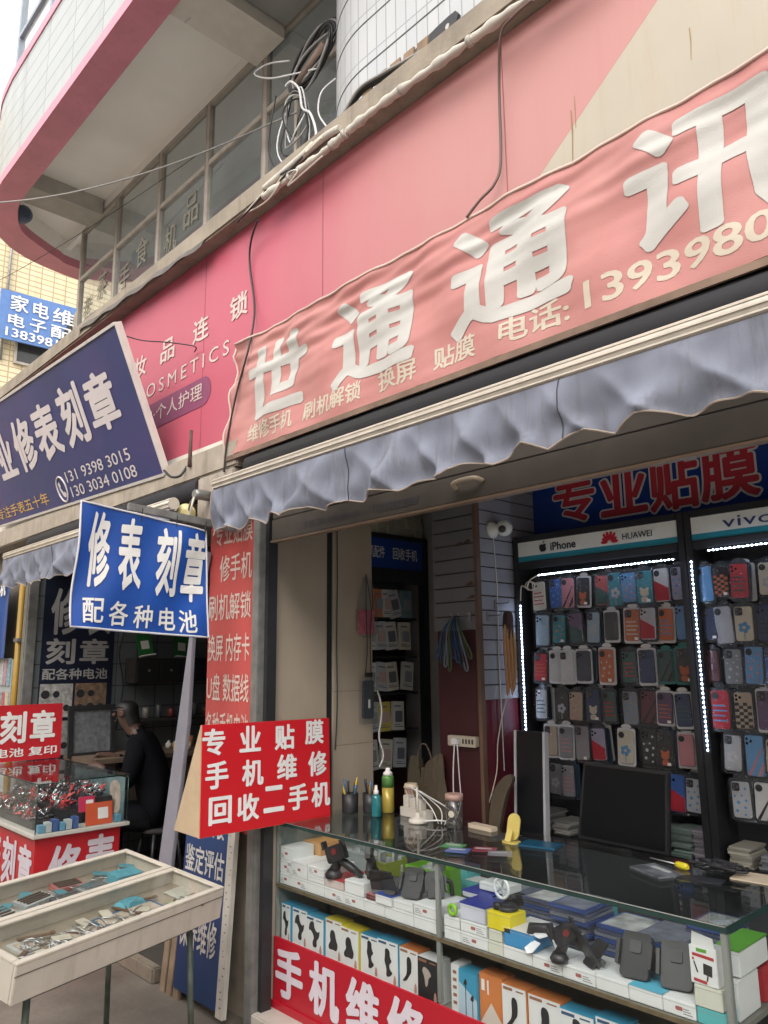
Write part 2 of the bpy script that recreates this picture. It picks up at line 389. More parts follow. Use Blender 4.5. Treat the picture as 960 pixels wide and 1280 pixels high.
# windows
wx = [-7.85, -6.96, -6.04, -5.19, -4.35, -3.42]
WGL = glass_mat('window_glass', (.60, .65, .68), 2.2, .03, body=.30, body_col=(.30, .36, .39))  # blue-grey body colour stands in for the reflection on these panes
STK = M('gold_sticker', (.20, .185, .14), .6, var=.3, scale=30)
stk = ['手工', '美食', '家常', '茶']
for i in range(5):
    x0, x1 = wx[i], wx[i + 1]
    f = MB(); y0, y1 = 2.88, 2.93
    f.box(x0, y0, 4.56, x0 + .05, y1, 6.48); f.box(x1 - .012, y0, 4.56, x1 - .001, y1, 6.48)
    f.box(x0 + .05, y0, 6.43, x1 - .012, y1, 6.48); f.box(x0 + .05, y0, 5.86, x1 - .012, y1, 5.91); f.box(x0 + .05, y0, 4.56, x1 - .012, y1, 4.62)
    if i == 4: f.box(x0 + .40, y0, 4.62, x0 + .44, y1, 5.86)
    wf = f.build('window', WFR, B, .004)
    p = MB(); p.quad((x0 + .05, 2.905, 5.91), (x1 - .012, 2.905, 5.91), (x1 - .012, 2.905, 6.43), (x0 + .05, 2.905, 6.43))
    p.quad((x0 + .05, 2.905, 4.62), (x1 - .012, 2.905, 4.62), (x1 - .012, 2.905, 5.86), (x0 + .05, 2.905, 5.86))
    p.build('pane', WGL, wf)
    if i < 3:
        t = MB(); fr = FS(2.90)
        put_text(t, fr, '老手机'[i], x0 + .14, 5.36, x0 + .36, 5.62, .01); put_text(t, fr, '茶食品'[i], x0 + .48, 5.46, x0 + .72, 5.76, .01)
        put_text(t, fr, '店家味'[i], x0 + .14, 5.08, x0 + .36, 5.32, .01)
        t.build('sticker_lettering', STK, wf)
# pale curtain low behind the panes
mb = MB()
for i in range(60):
    x = -7.8 + i * .062
    mb.add([(x, 3.0 + .02 * (i % 2), 4.6), (x + .062, 3.0 + .02 * ((i + 1) % 2), 4.6), (x + .062, 3.0 + .02 * ((i + 1) % 2), 5.42 + .08 * math.sin(i * .3)), (x, 3.0 + .02 * (i % 2), 5.42 + .08 * math.sin(i * .3 - .3))], [(0, 1, 2, 3)])
mb.build('curtain', M('pale_curtain', (.46, .49, .50), .8), B)
# balcony: outer and inner outline of the pink band, in plan
outer = [(3.4, 1.87), (-7.2, 1.87), (-7.7, 1.92), (-8.1, 2.07), (-8.36, 2.28), (-8.52, 2.56), (-8.60, 2.9), (-8.62, 3.3), (-8.62, 4.8)]
inner = [(3.4, 2.125), (-7.15, 2.11), (-7.5, 2.12), (-7.75, 2.19), (-7.98, 2.31), (-8.15, 2.55), (-8.28, 2.8), (-8.36, 3.1), (-8.40, 4.8)]
outer = [outer[0]] + [tuple(p)[:2] for p in smooth_path([(x, y, 0) for x, y in outer[1:]], 5)]; inner = [inner[0]] + [tuple(p)[:2] for p in smooth_path([(x, y, 0) for x, y in inner[1:]], 5)]
n = len(outer)
def shell(o2, i2, z0, z1):
    b = MB(); vs = [(x, y, z0) for x, y in o2] + [(x, y, z1) for x, y in o2] + [(x, y, z0) for x, y in i2] + [(x, y, z1) for x, y in i2]; fs = []
    for k in range(n - 1):
        fs += [(k + 1, k, n + k, n + k + 1), (k, k + 1, 2 * n + k + 1, 2 * n + k), (n + k + 1, n + k, 3 * n + k, 3 * n + k + 1), (2 * n + k, 2 * n + k + 1, 3 * n + k + 1, 3 * n + k)]
    return b.add(vs, fs)
shell(outer, inner, 6.30, 6.40).build('pink_band', PINKP, B)
def inset(pl, d):
    o = []
    for k, (x, y) in enumerate(pl):
        a = pl[max(0, k - 1)]; b = pl[min(n - 1, k + 1)]; t = V((b[0] - a[0], b[1] - a[1])).normalized(); o.append((x + t.y * d, y - t.x * d))
    return o
gp = inset(outer, -.012) if inset(outer, .01)[0][1] < 1.87 else inset(outer, .012)
ac2 = [0]
for a, b in zip(outer, outer[1:]): ac2.append(ac2[-1] + math.dist(a, b))
gi = inset(outer, -.14) if inset(outer, .01)[0][1] < 1.87 else inset(outer, .14)
s_ = shell(gp, gi, 6.401, 7.40); s_.uv = lambda p, vi, f: (ac2[vi % n], p.z)
s_.build('parapet', tile_mat('parapet_tile', (.34, .36, .36), (.32, .34, .34), (.17, .18, .19), .6, .16, .006, .4, 0, .25), B)
shell(outer, gi, 7.401, 7.50).build('upper_pink_band', PINKP, B)
# inner side of the band up to the soffit, the soffit and its beams
mb = MB(); vs = [(x, y, 6.401) for x, y in inner] + [(x, y, 6.60) for x, y in inner]
mb.add(vs, [(k, k + 1, n + k + 1, n + k) for k in range(n - 1)])
half = [(x, y, 6.60) for x, y in inner] + [(3.4, 4.8, 6.6)]
mb.add(half, [tuple(range(len(half)))]); mb.box(-8.7, 2.9, 6.482, -3.2, 2.95, 6.62)
mb.build('soffit', SOFF, B)
mb = MB(); mb.box(-7.62, 2.13, 6.42, -7.30, 2.879, 6.598); mb.build('soffit_beam', BEAMC, B)
mb = MB(); mb.box(-4.45, 2.13, 6.36, -4.08, 2.879, 6.598); mb.build('soffit_beam', M('pale_beam_plaster', (.62, .58, .52), .8, var=.08), B)
mb = MB(); mb.box(-4.07, 2.13, 6.46, -2.2, 2.879, 6.598); mb.build('soffit_panel', M('grey_soffit_panel', (.30, .30, .29), .8, var=.1), B)
mb = MB(); mb.tube([(-3.86, 2.35, 6.38), (-3.42, 2.72, 6.22)], .045, 12); mb.build('drain_pipe', M('white_pipe', (.62, .58, .52), .5, var=.1), B)
# storey over the balcony
mb = MB(); mb.box(-7.1, 2.4, 6.62, 3.4, 4.8, 12); mb.build('upper_wall', M('upper_wall_paint', (.6, .6, .58), .7), B)
for k in range(3):
    x0 = -7.62 + k * .95
    f = MB(); f.box(x0, 2.0, 7.501, x0 + .06, 2.06, 9); f.box(x0 + .06, 2.0, 8.2, x0 + .95, 2.05, 8.25); f.box(x0 + .06, 2.0, 7.501, x0 + .95, 2.05, 7.55)
    bw = f.build('balcony_window', M('blue_window_frame', (.24, .28, .33), .5), B)
    p = MB(); p.quad((x0 + .06, 2.03, 7.55), (x0 + .95, 2.03, 7.55), (x0 + .95, 2.03, 9), (x0 + .06, 2.03, 9)); p.build('pane', glass_mat('bright_glass', (.8, .83, .86), 1.5, .03, body=.5), bw)

# ------------------------------------------------------------------ cosmetics fascia sign
PINK = M('faded_pink_print', (.47, .09, .135), .45, var=.06, scale=2, streak=.12, streak_col=(.46, .06, .13), fade=(-.5, 1.1, (.46, .215, .20)))
t = thing('fascia_sign', 'long faded pink cosmetics chain sign board with a beige end under the ledge', 'shop sign', (-3, 2.35, 3.05))
fr = FS(2.345)
xd = lambda z: -2.36 + (z - 3.04) * (1.73 / 1.38)
mb = MB(); mb.prism(fr, [(-12.5, 3.045), (xd(3.045), 3.045), (xd(4.42), 4.42), (-12.5, 4.42)], -.05, 0); mb.build('sign_board', PINK, t)
mb = MB(); mb.prism(fr, [(xd(3.045) + .001, 3.045), (3.3, 3.045), (3.3, 4.42), (xd(4.42) + .001, 4.42)], -.05, 0)
mb.build('beige_panel', M('beige_print', (.42, .375, .30), .5, var=.06, scale=3, streak=.35, streak_col=(.40, .20, .09)), t)
mb = MB(); mb.prism(fr, [(-12.5, 3.046), (-2.4, 3.046), (-2.4, 3.09), (-4.6, 3.11), (-5.6, 3.20), (-12.5, 3.3)], .0015, .003); mb.build('white_edge', M('offwhite_print', (.66, .62, .55), .5, streak=.3), t)
CREAM = M('cream_lettering', (.58, .46, .42), .5, var=.1)
mb = MB()
for ch, x in zip('化妆品连锁', (-5.58, -5.16, -4.745, -4.30, -3.85)): put_text(mb, fr, ch, x, 3.838, x + .20, 4.0, .022, c=.004)
put_text(mb, fr, 'COSMETICS', -5.10, 3.64, -3.845, 3.737, .006, c=.004, sp=1.45)
mb.build('lettering', CREAM, t)
mb = MB(); mb.poly(fr, rrect(-5.6, 3.385, -4.05, 3.578, .095, 8), .003); pl = mb.build('pill_panel', M('purple_print', (.22, .055, .12), .5), t)
mb = MB(); put_text(mb, fr, '日化洗护·个人护理', -5.42, 3.435, -4.15, 3.545, .004, c=.006); mb.build('lettering', CREAM, pl)

for x in (-6.6, -5.38, -4.16, -2.94, -1.72, -.5, .72, 1.94):
    mb = MB(); zt = min(4.415, 3.05 + max(0, (x + 2.36)) / (1.73 / 1.38)) if -2.36 < x < -.63 else 4.415
    mb.box(x - .0018, 2.3432, 3.05, x + .0018, 2.3449, 4.415); mb.build('panel_seam', M('seam_line', (.26, .08, .09) if x < -1 else (.25, .21, .16), .7), t)  # darker line where two sign panels meet
for px, py0, py1, w_ in ((714, 138, 204, .0035), (718, 120, 160, .002), (862, 35, 75, .002)):
    p0 = PY(px, py0, 2.345); p1 = PY(px + 2, py1, 2.345); mb = MB(); mb.poly(fr, [(p0.x - w_, p0.z), (p0.x + w_ * .6, p0.z), (p0.x + w_, p0.z * .6 + p1.z * .4), (p1.x + w_ * .7, p1.z), (p1.x - w_ * .5, p1.z), (p0.x - w_ * 1.1, p0.z * .5 + p1.z * .5)], .0012)
    mb.build('rust_run', M('rust_run', (.30, .185, .085), .7, var=.3), t)

# ------------------------------------------------------------------ left blue sign, leaning out at its top
fr = Fr((-7.8, 2.25, 3.10), (3.36, 0, -.11), (-.05, -.38, .875)); SW = 3.36; SH = .965
t = thing('slanted_sign', 'dark blue watch repair and seal cutting sign leaning out with white trim', 'shop sign', (-5.5, 2.2, 3.0))
mb = MB(); mb.bf(fr, 0, 0, -.04, SW, SH, 0); mb.build('sign_board', M('navy_print', (.030, .040, .16), .4, var=.2, scale=1.5, blotch=.6, blotch_col=(.08, .04, .14)), t)
mb = MB(); mb.bf(fr, SW + .001, -.012, -.042, SW + .014, SH + .012, .006); mb.bf(fr, 0, -.02, -.05, SW, -.001, .01); mb.bf(fr, 0, SH + .001, -.05, SW, SH + .02, .01); mb.build('trim', M('white_trim', (.62, .58, .54), .5, streak=.4), t)
mb = MB()
for ch, q0, q1, e0, e1 in (('章', 2.64, 3.08, .39, .785), ('刻', 2.17, 2.57, .375, .815), ('表', 1.61, 2.08, .36, .79), ('修', 1.12, 1.56, .35, .78), ('业', .62, 1.04, .36, .76), ('专', .10, .54, .35, .77)):
    put_text(mb, fr, ch, q0, e0, q1, e1, .036)
put_text(mb, fr, '131 9398 3015', 1.91, .152, 3.01, .235, .005); put_text(mb, fr, '130 3034 0108', 1.92, .032, 3.03, .115, .005)
a, b = 1.775, .118
ring = [(a + .085 * math.cos(k * math.pi / 16), b + .10 * math.sin(k * math.pi / 16)) for k in range(33)]
mb.tube([fr.p(x, y, .004) for x, y in ring[:-1]], .007, 6, closed=True)
mb.poly(fr, [(a - .05, b + .05), (a - .02, b + .065), (a - .005, b + .03), (a - .025, b + .015), (a + .012, b - .03), (a + .03, b - .02), (a + .055, b - .045), (a + .03, b - .07), (a - .01, b - .06), (a - .045, b)], .004)
mb.build('lettering', M('pale_lettering', (.66, .60, .60), .5, var=.05), t)
mb = MB(); put_text(mb, fr, '专注手表五十年', .17, .04, 1.45, .145, .012); mb.build('yellow_lettering', M('ochre_lettering', (.62, .38, .12), .5), t)

# ------------------------------------------------------------------ red banner over the phone shop (cloth, wrinkled)
def ban(a, b):
    e = math.exp(-((a + 3.70) / .5) ** 2)
    w_ = (.006 * math.sin(b * 62 + a * 4 + 2.2 * math.sin(a * 1.9)) + .004 * math.sin(b * 95 - a * 7 + 3 * math.sin(a * 1.3))) * (.12 + .88 * math.exp(-((b - 3.52) / .15) ** 2)) * (.45 + .55 * math.exp(-((a + 3.0) / 1.3) ** 2)) + .009 * e * math.sin(b * 26 - a * 16)
    w_ += .007 * math.sin(a * 13 + b * 8) + .004 * math.sin(a * 31 - b * 13) + .010 * math.sin(a * 6.3 - b * 21) * math.exp(-((b - 3.35) / .3) ** 2)
    return w_ + .055 + (3.6 - b) * .04
t = thing('banner', 'faded red cloth banner with big white characters stretched over the phone shop', 'banner', (-1.5, 2.3, 3.0))
fr = FS(2.345); b0, b1 = 2.945, 3.615; a0, a1 = -3.735, 2.2
mb = MB(); na, nb = 460, 96
P = []
for j in range(nb + 1):
    for i in range(na + 1):
        a = a0 + (a1 - a0) * i / na; v = j / nb; b = b0 + (b1 - b0) * v
        a += (.07 * v + .005 * math.sin(v * 19)) * math.exp(-i / 8)
        b += .006 * math.sin(i * .2) * (v - .5) * math.exp(-i / 50)
        P.append(fr.p(a, b, ban(a, b)))
mb.add(P, [(j * (na + 1) + i, j * (na + 1) + i + 1, (j + 1) * (na + 1) + i + 1, (j + 1) * (na + 1) + i) for j in range(nb) for i in range(na)], smooth=True)
mb.build('cloth', M('sunbleached_red_cloth', (.45, .185, .17), .6, var=.08, scale=3, blotch=.5, blotch_col=(.48, .26, .235), streak=.15, streak_col=(.45, .22, .12), bump=.15, bscale=220), t)
mb = MB()
big = (('世', -3.53, 3.10, -3.00, 3.53), ('通', -2.78, 3.075, -2.20, 3.53), ('通', -2.00, 3.08, -1.39, 3.56), ('讯', -1.19, 3.10, -.62, 3.57))
for ch, x0, z0, x1, z1 in big: put_text(mb, fr, ch, x0, z0, x1, z1, .034, c=.0022, warp=ban, grid=.011, skew=.02)
mb.build('large_lettering', M('banner_white', (.47, .455, .425), .55, var=.06, scale=5, bump=.1, bscale=200), t)
mb = MB()
for s_, x0, x1, z0, z1 in (('维修手机', -3.50, -3.09, 2.985, 3.085), ('刷机解锁', -3.01, -2.55, 2.988, 3.09), ('换屏', -2.44, -2.19, 2.988, 3.09), ('贴膜', -2.09, -1.86, 2.988, 3.09), ('电话:', -1.73, -1.42, 2.985, 3.09), ('13939808060', -1.35, -.30, 3.0, 3.105)):
    put_text(mb, fr, s_, x0, z0, x1, z1, .022, c=.0014, warp=ban, grid=.011)
mb.build('small_lettering', M('banner_beige', (.52, .45, .36), .55, var=.08), t)
mb = MB(); mb.tube([fr.p(a, b1 + .004, ban(a, b1) + .002) for a in [a0 + .07 + i * .06 for i in range(96)]], .007, 6)
mb.tube([fr.p(a0 + (.07 * v + .005 * math.sin(v * 19)), b0 + (b1 - b0) * v, ban(a0, b0 + (b1 - b0) * v) + .003) for v in [i / 30 for i in range(31)]], .006, 6)
mb.build('hem', M('pale_hem', (.62, .48, .42), .6), t)
mb = MB(); mb.box(-3.70, 2.25, 2.915, 2.2, 2.262, 2.942); mb.build('batten', M('rusty_batten', (.22, .15, .11), .7, .3, var=.3), t)
# black board painting the shade in the gap between banner and awning
mb = MB(); mb.box(-3.56, 2.36, 2.75, 3.3, 2.399, 3.04); mb.build('gap_shade_board', M('gap_shade_black', (.012, .012, .013), .8), B)
o = thing('unseen_opposite_building', 'unseen pale shop building across the lane, added to bounce and block light', 'building', (-4, -5, 0))  # unseen building opposite, added to bounce light and screen the low sky
mb = MB(); mb.box(-26, -9, 0, 14, -5.2, 7.0); mb.build('wall', M('pale_render', (.78, .76, .72), .8, var=.1, streak=.3), o)
for k in range(9):
    x = -22 + k * 3.9
    mb = MB(); mb.box(x, -5.199, .1, x + 3.0, -5.15, 2.7); mb.build('shop_front', M('grey_shopfront', (.30, .30, .30), .4), o)
    mb = MB(); mb.box(x, -5.199, 2.8, x + 3.2, -5.05, 3.5); mb.build('fascia_board', M('fascia_%d' % (k % 3), ((.5, .06, .05), (.08, .14, .36), (.6, .55, .4))[k % 3], .5), o)
    mb = MB(); mb.box(x + .6, -5.199, 3.7, x + 2.2, -5.16, 4.45); mb.build('window', M('opposite_glass', (.05, .06, .07), .08), o)
# ------------------------------------------------------------------ awnings
AWN = M('grey_blue_canvas', (.19, .205, .26), .75, var=.28, scale=4, bump=.10, bscale=300, streak=.75, streak_col=(.085, .075, .07))
def awning(x0, x1, yb, zb, drop, label, seed, flare):
    t = thing('awning', label, 'awning', (x0, yb, zb))
    rb = random.Random(seed)
    b = MB(); b.tube([(x0, yb + .01, zb + .005), (x1, yb + .01, zb + .005)], .036, 14)
    for k in range(5):
        a = rad(60 + k * 34); b.box(x0 + .002, yb + .01 - .036 * math.sin(a) - .004, zb + .005 + .036 * math.cos(a) - .003, x1, yb + .01 - .036 * math.sin(a) + .003, zb + .005 + .036 * math.cos(a) + .003)
    b.build('front_bar', M('cream_aluminium', (.62, .56, .48), .4, .2, var=.1, streak=.25), t)
    ts = [rb.uniform(-.02, .02) for _ in range(400)]
    def wv(x, v):
        k = x - x0
        g1 = 1 - abs(math.sin(k * 5.3 + 1.9 * math.sin(k * 1.7 + seed) + v * 1.1)); g2 = 1 - abs(math.sin(k * 11.7 - v * 2.4 + 1.4 * math.sin(k * 3.1)))
        return -v ** .8 * (.075 * g1 ** 1.6 + .034 * g2 ** 2 + .012 * math.sin(k * 41 + v * 5 + 2 * math.sin(k * 7))) + .05 * v + .008 * math.sin(v * 9 + k * 8 + 3 * math.sin(k * 2)) * v
    L = x1 - x0; na = int(L / .014); nb = 20; P = []; edge = []
    for j in range(nb + 1):
        v = j / nb
        for i in range(na + 1):
            x = x0 + L * i / na; k = x - x0
            sc_ = abs(math.sin(math.pi * k / .235 + .25 * math.sin(k * 2)))
            d = drop * (1 + .05 * math.sin(k * 1.7)) - ((.028 + .010 * math.sin(k * 3.7)) * sc_ if v > .5 else 0) * (v - .5) * 2
            e = math.exp(-k / .09) * flare * v
            q = V((x - e, yb - .015 + wv(x, v) - .02 * v, zb - .028 - d * v)); P.append(q)
            if j == nb: edge.append(q)
    c = MB(); c.add(P, [(j * (na + 1) + i, (j + 1) * (na + 1) + i, (j + 1) * (na + 1) + i + 1, j * (na + 1) + i + 1) for j in range(nb) for i in range(na)], smooth=True)
    vl = c.build('valance', AWN, t)
    h = MB(); h.tube(edge, .0035, 5); h.tube([P[j * (na + 1)] for j in range(nb + 1)], .0035, 5); h.build('piping', M('pale_piping', (.34, .27, .22), .7), vl)
    for k in range(1, int(L / 1.1) + 1):
        s_ = MB(); i = int(k * 1.1 / L * na); s_.tube([P[j * (na + 1) + i] + V((0, -.003, 0)) for j in range(nb + 1)], .002, 4); s_.build('seam', M('dark_thread', (.05, .05, .06), .8), vl)
    r = MB(); r.tube([(x0 + .04, 2.315, zb + .125), (x1, 2.315, zb + .125)], .075, 14); r.build('roller', M('dark_roller_canvas', (.02, .02, .024), .8), t)
    for xa in (x0 + .5, x0 + 2.3):
        if xa < x1:
            a = MB(); a.tube([(xa, 2.30, zb + .02), (xa + .5, 2.22, zb + .01), (xa + .05, yb + .04, zb)], .016, 8); a.build('folding_arm', GREYM, t)
    return t
awning(-3.545, 2.4, 2.10, 2.725, .235, 'long grey blue scalloped awning rolled up over the phone shop', 3, .05)
awning(-6.93, -4.02, 2.10, 2.70, .25, 'shorter grey awning behind the hanging blue sign, over the workshop', 8, .06)

# ------------------------------------------------------------------ raised roller shutter with handle and dark stencil
t = thing('roller_shutter', 'raised brown metal roller shutter with a handle and stencilled phone numbers', 'roller shutter', (-3.45, 2.42, 2.44))
b = MB()
b.box(-3.455, 2.405, 2.443, 3.2, 2.43, 2.56)
for k in range(4): b.box(-3.455, 2.41, 2.563 + k * .085, 3.2, 2.43, 2.563 + k * .085 + .082)
b.build('slats', M('brown_shutter_paint', (.085, .07, .058), .5, .2, var=.15, streak=.3), t, .004)
b = MB(); b.box(-3.455, 2.398, 2.432, 3.2, 2.436, 2.4425); b.build('bottom_rail', M('tan_rail', (.22, .15, .10), .5, .2, streak=.3), t)
b = MB(); b.tube(smooth_path([(-2.10, 2.403, 2.50), (-2.09, 2.37, 2.515), (-2.03, 2.36, 2.52), (-1.97, 2.37, 2.52), (-1.955, 2.403, 2.51)], 4), .010, 8); b.build('handle', M('worn_handle', (.42, .34, .26), .5, .3), t)
b = MB(); fr = FS(2.404); put_text(b, fr, '天猫门锁: 1398 3881234', -3.16, 2.475, -2.72, 2.51, .012, c=.003); put_text(b, fr, '15038822887', -2.62, 2.475, -2.32, 2.512, .012, c=.003)
b.build('stencil_lettering', M('faded_black_paint', (.05, .05, .06), .7), t)

# ------------------------------------------------------------------ box, lamp and bracket at the pillar head
t = thing('junction_box', 'stained cream junction box under the sill with two dark cable holes', 'junction box', (-3.87, 2.4, 2.75))
b = MB(); b.box(-4.02, 2.26, 2.60, -3.63, 2.44, 2.876); b.build('case', M('stained_cream_metal', (.36, .31, .26), .6, var=.25, scale=14, streak=.6), t, .008)
b = MB(); fr = FS(2.26)
for a, z, r in ((-3.80, 2.755, .034), (-3.665, 2.80, .02), (-3.75, 2.65, .018), (-3.70, 2.64, .01)): b.disc(fr, a, z, r, .002)
b.build('cable_hole', BLK, t)
t = thing('spot_lamp', 'small pale yellow round lamp on a grey swivel beside the junction box', 'lamp', (-3.95, 2.2, 2.68))
b = MB(); b.lathe((-3.86, 2.258, 2.74), (0, -1, 0), [(.030, 0), (.030, .09), (.024, .11)], 14); b.build('swivel', GREYM, t)
b = MB(); b.lathe((-4.04, 2.20, 2.66), (.75, -.62, -.2), [(.03, -.06), (.052, -.035), (.058, .0), (.05, .018), (.02, .028)], 20); b.build('lamp_head', M('yellowed_plastic', (.60, .53, .26), .4), t)
b = MB(); b.tube([(-3.86, 2.16, 2.73), (-3.95, 2.18, 2.70), (-4.02, 2.21, 2.67)], .010, 8); b.build('arm', GREYM, t)
b = MB(); b.tube(smooth_path([(-3.86, 2.15, 2.72), (-3.85, 2.13, 2.66), (-3.87, 2.14, 2.60), (-3.83, 2.2, 2.56)]), .006, 6); b.build('cord', M('pale_cord', (.6, .55, .45), .5), t)

t = thing('hanging_sign', 'bright blue hanging cloth sign for watch repair and seal cutting, jutting out over the street', 'hanging sign', (-3.7, 1.8, 1.95))
fr = FE(-3.70)
cor = [fr.uv(*p) for p in ((87, 783), (259, 797), (258, 664), (102, 626))]
c0, c1, c2, c3 = [V(p) for p in cor]
bil = lambda s, v: (c0 * (1 - s) + c1 * s) * (1 - v) + (c3 * (1 - s) + c2 * s) * v
def hb(a, b): return .010 * math.sin(a * 9 + b * 14) + .006 * math.sin(a * 21 - b * 9) + .012 * math.sin((a - b) * 11) * .6
b = MB(); P = []
for j in range(25):
    for i in range(31):
        q = bil(i / 30, j / 24); P.append(fr.p(q.x, q.y - .008 * (j == 0) * math.sin(i * .8), hb(q.x, q.y)))
b.add(P, [(j * 31 + i, j * 31 + i + 1, (j + 1) * 31 + i + 1, (j + 1) * 31 + i) for j in range(24) for i in range(30)], smooth=True)
b.build('cloth', M('royal_blue_cloth', (.012, .075, .36), .45, var=.08, scale=3, bump=.1, bscale=150), t)
b = MB()
def on(ch, p0, p1, bold, sk=0): 
    a0, z0 = fr.uv(*p0); a1, z1 = fr.uv(*p1); put_text(b, fr, ch, a0, z0, a1, z1, bold, c=.005, warp=hb, grid=.04, skew=sk)
on('修', (105, 733), (139, 641), .032, .01); on('表', (144, 738), (178, 650), .032, .01); on('刻', (192, 745), (223, 662), .032, .01); on('章', (226, 752), (256, 668), .032, .01)
on('配', (102, 778), (130, 748), .018); on('各', (135, 782), (161, 752), .018); on('种', (166, 785), (190, 757), .018); on('电', (197, 788), (219, 760), .018); on('池', (222, 791), (245, 763), .018)
b.build('lettering', WLET, t)
b = MB(); rim = [fr.p(*bil(s, v), hb(*bil(s, v)) + .002) for s, v in [(0, k / 12) for k in range(13)] + [(k / 12, 1) for k in range(1, 13)] + [(1, 1 - k / 12) for k in range(1, 13)] + [(1 - k / 12, 0) for k in range(1, 12)]]
b.tube(rim, .0055, 6, closed=True); b.build('hem', M('white_hem', (.62, .62, .66), .6), t)
b = MB(); p, q = PX(160, 633, -3.70), PX(266, 655, -3.70); b.bf(Fr(p, q - p, (0, 0, 1)), 0, -.02, -.012, (q - p).length + .15, .02, .012)
b.build('bracket_arm', GREYM, t, .003)
b = MB()
for u in (.15, .55, .9):
    m_ = p.lerp(q, u); b.tube([m_ + V((0, 0, .02)), m_ + V((.012, 0, 0)), m_ + V((.004, 0, -.07))], .0035, 5)
b.build('wire_hook', BLKM, t)

# ------------------------------------------------------------------ pillar signs
t = thing('pillar_sign', 'tall narrow faded red pillar sign listing phone repair services in white', 'sign', (-3.85, 2.4, 1.0))
fr = FS(2.41)
b = MB(); b.bf(fr, -4.10, .9, -.02, -3.605, 2.62, 0); b.build('sign_board', M('faded_red_print', (.50, .075, .07), .45, var=.1, scale=3, streak=.15, streak_col=(.5, .2, .17)), t)
b = MB()
for s_, z, a_0, a_1 in (('专业贴膜', 2.475, -4.05, -3.645), ('修手机', 2.26, -3.985, -3.645), ('刷机解锁', 2.035, -4.10, -3.645), ('换屏 内存卡', 1.80, -4.09, -3.65), ('U盘 数据线', 1.575, -4.09, -3.65), ('各种手机电池', 1.36, -4.09, -3.65), ('回收手机', 1.14, -4.09, -3.65)):
    put_text(b, fr, s_, a_0, z, a_1, z + .155, .012)
b.build('lettering', M('pinkish_lettering', (.64, .50, .44), .5, var=.1), t)
b = MB(); b.box(-3.604, 2.405, .9, -3.567, 2.432, 2.62); bb = b.build('side_strip', M('dark_red_strip', (.32, .02, .03), .45, var=.15), t)
b = MB(); fs = FS(2.405)
for k, ch in enumerate('手机三斤钱卡'): put_text(b, fs, ch, -3.598, 2.36 - k * .21, -3.574, 2.48 - k * .21, .01)
b.build('lettering', M('pinkish_lettering'), bb)

t = thing('lower_pillar_sign', 'worn blue sign board with white edge standing on the ground against the pillar', 'sign', (-3.85, 2.33, 0.03))
fr = Fr((-4.16, 2.30, .06), (1, 0, 0), (0, .06, 1))
b = MB(); b.bf(fr, 0, 0, -.02, .44, 1.02, 0); b.build('sign_board', M('worn_blue_print', (.016, .05, .155), .45, var=.2, scale=4, streak=.5, streak_col=(.02, .04, .10)), t)
b = MB(); b.bf(fr, .4405, -.02, -.022, .505, 1.04, .004); b.build('white_edge', M('worn_white_edge', (.60, .56, .50), .6, var=.12, streak=.35, streak_col=(.12, .10, .08)), t)
b = MB(); put_text(b, fr, '高价回收', .02, .80, .40, .90, .03); put_text(b, fr, '鉴定评估', .02, .60, .42, .74, .02); put_text(b, fr, '保养维修', .02, .22, .40, .40, .02)
b.build('lettering', M('worn_white_lettering', (.60, .58, .55), .5, var=.3, scale=25), t)
b = MB()
for k in range(26):
    z = .03 + k * .038 + RND.uniform(-.01, .01); a = .455 + RND.uniform(0, .03); b.bf(fr, a, z, .004, a + RND.uniform(.004, .014), z + .004, .006)
b.build('staple', M('rust_mark', (.12, .08, .05), .7), t)
b = MB(); f2 = FS(2.383); b.prism(f2, [f2.uv(*p) for p in ((197, 1100), (214, 1100), (237, 905), (243, 800), (263, 690), (253, 690))], -.012, .012)
tag(b.build('leaning_board', M('lavender_board', (.27, .265, .31), .6, var=.08), None, .004), 'narrow lavender board leaning against the pillar left of the red signs', 'board')

# red placard on folded cardboard at the counter's end
t = thing('placard', 'bright red tilted placard on folded cardboard offering screen film and second hand phones', 'placard', (-3.47, 2.4, .97))
o = PX(250, 1048, -3.405); q = PX(413, 1020, -3.42); tl = PX(240, 908, -3.425)
fr = Fr(o, q - o, tl - o); PW = (q - o).length; PH = (tl - o).length
b = MB(); b.bf(fr, 0, 0, -.004, PW, PH, 0); b.build('face', M('bright_red_print', (.60, .014, .022), .35, var=.04, scale=2), t)
b = MB(); b.bf(fr, -.004, -.002, -.010, PW, PH, -.0042)
# folded back and bottom flap
bk = [fr.p(0, PH, -.010), fr.p(0, 0, -.010), fr.p(-.05, .02, -.20), fr.p(-.02, PH * .5, -.14)]
b.add([fr.p(-.003, PH, -.011), fr.p(-.003, 0, -.011), fr.p(-.02, .02, -.21), fr.p(PW, PH, -.011), fr.p(PW, 0, -.011), fr.p(PW, .02, -.21)], [(0, 1, 2), (0, 2, 5, 3), (1, 4, 5, 2)])
b.build('cardboard_back', CARD, t)
b = MB()
def row(s_, xs, p0y, h):
    for ch, (x, yl) in zip(s_, xs):
        a, z = fr.uv(x, yl); put_text(b, fr, ch, a, z, a + h * 1.02, z + h, .034, c=.002)
row('专业贴膜', ((252, 946), (299, 941), (343, 938), (381, 931)), 0, .128)
row('手机维修', ((256, 988), (302, 984), (346, 976), (385, 971)), 0, .128)
row('回收二手机', ((260, 1033), (296, 1028), (329, 1017), (360, 1014), (389, 1010)), 0, .128)
b.build('lettering', M('clean_white_lettering', (.82, .81, .80), .5), t)

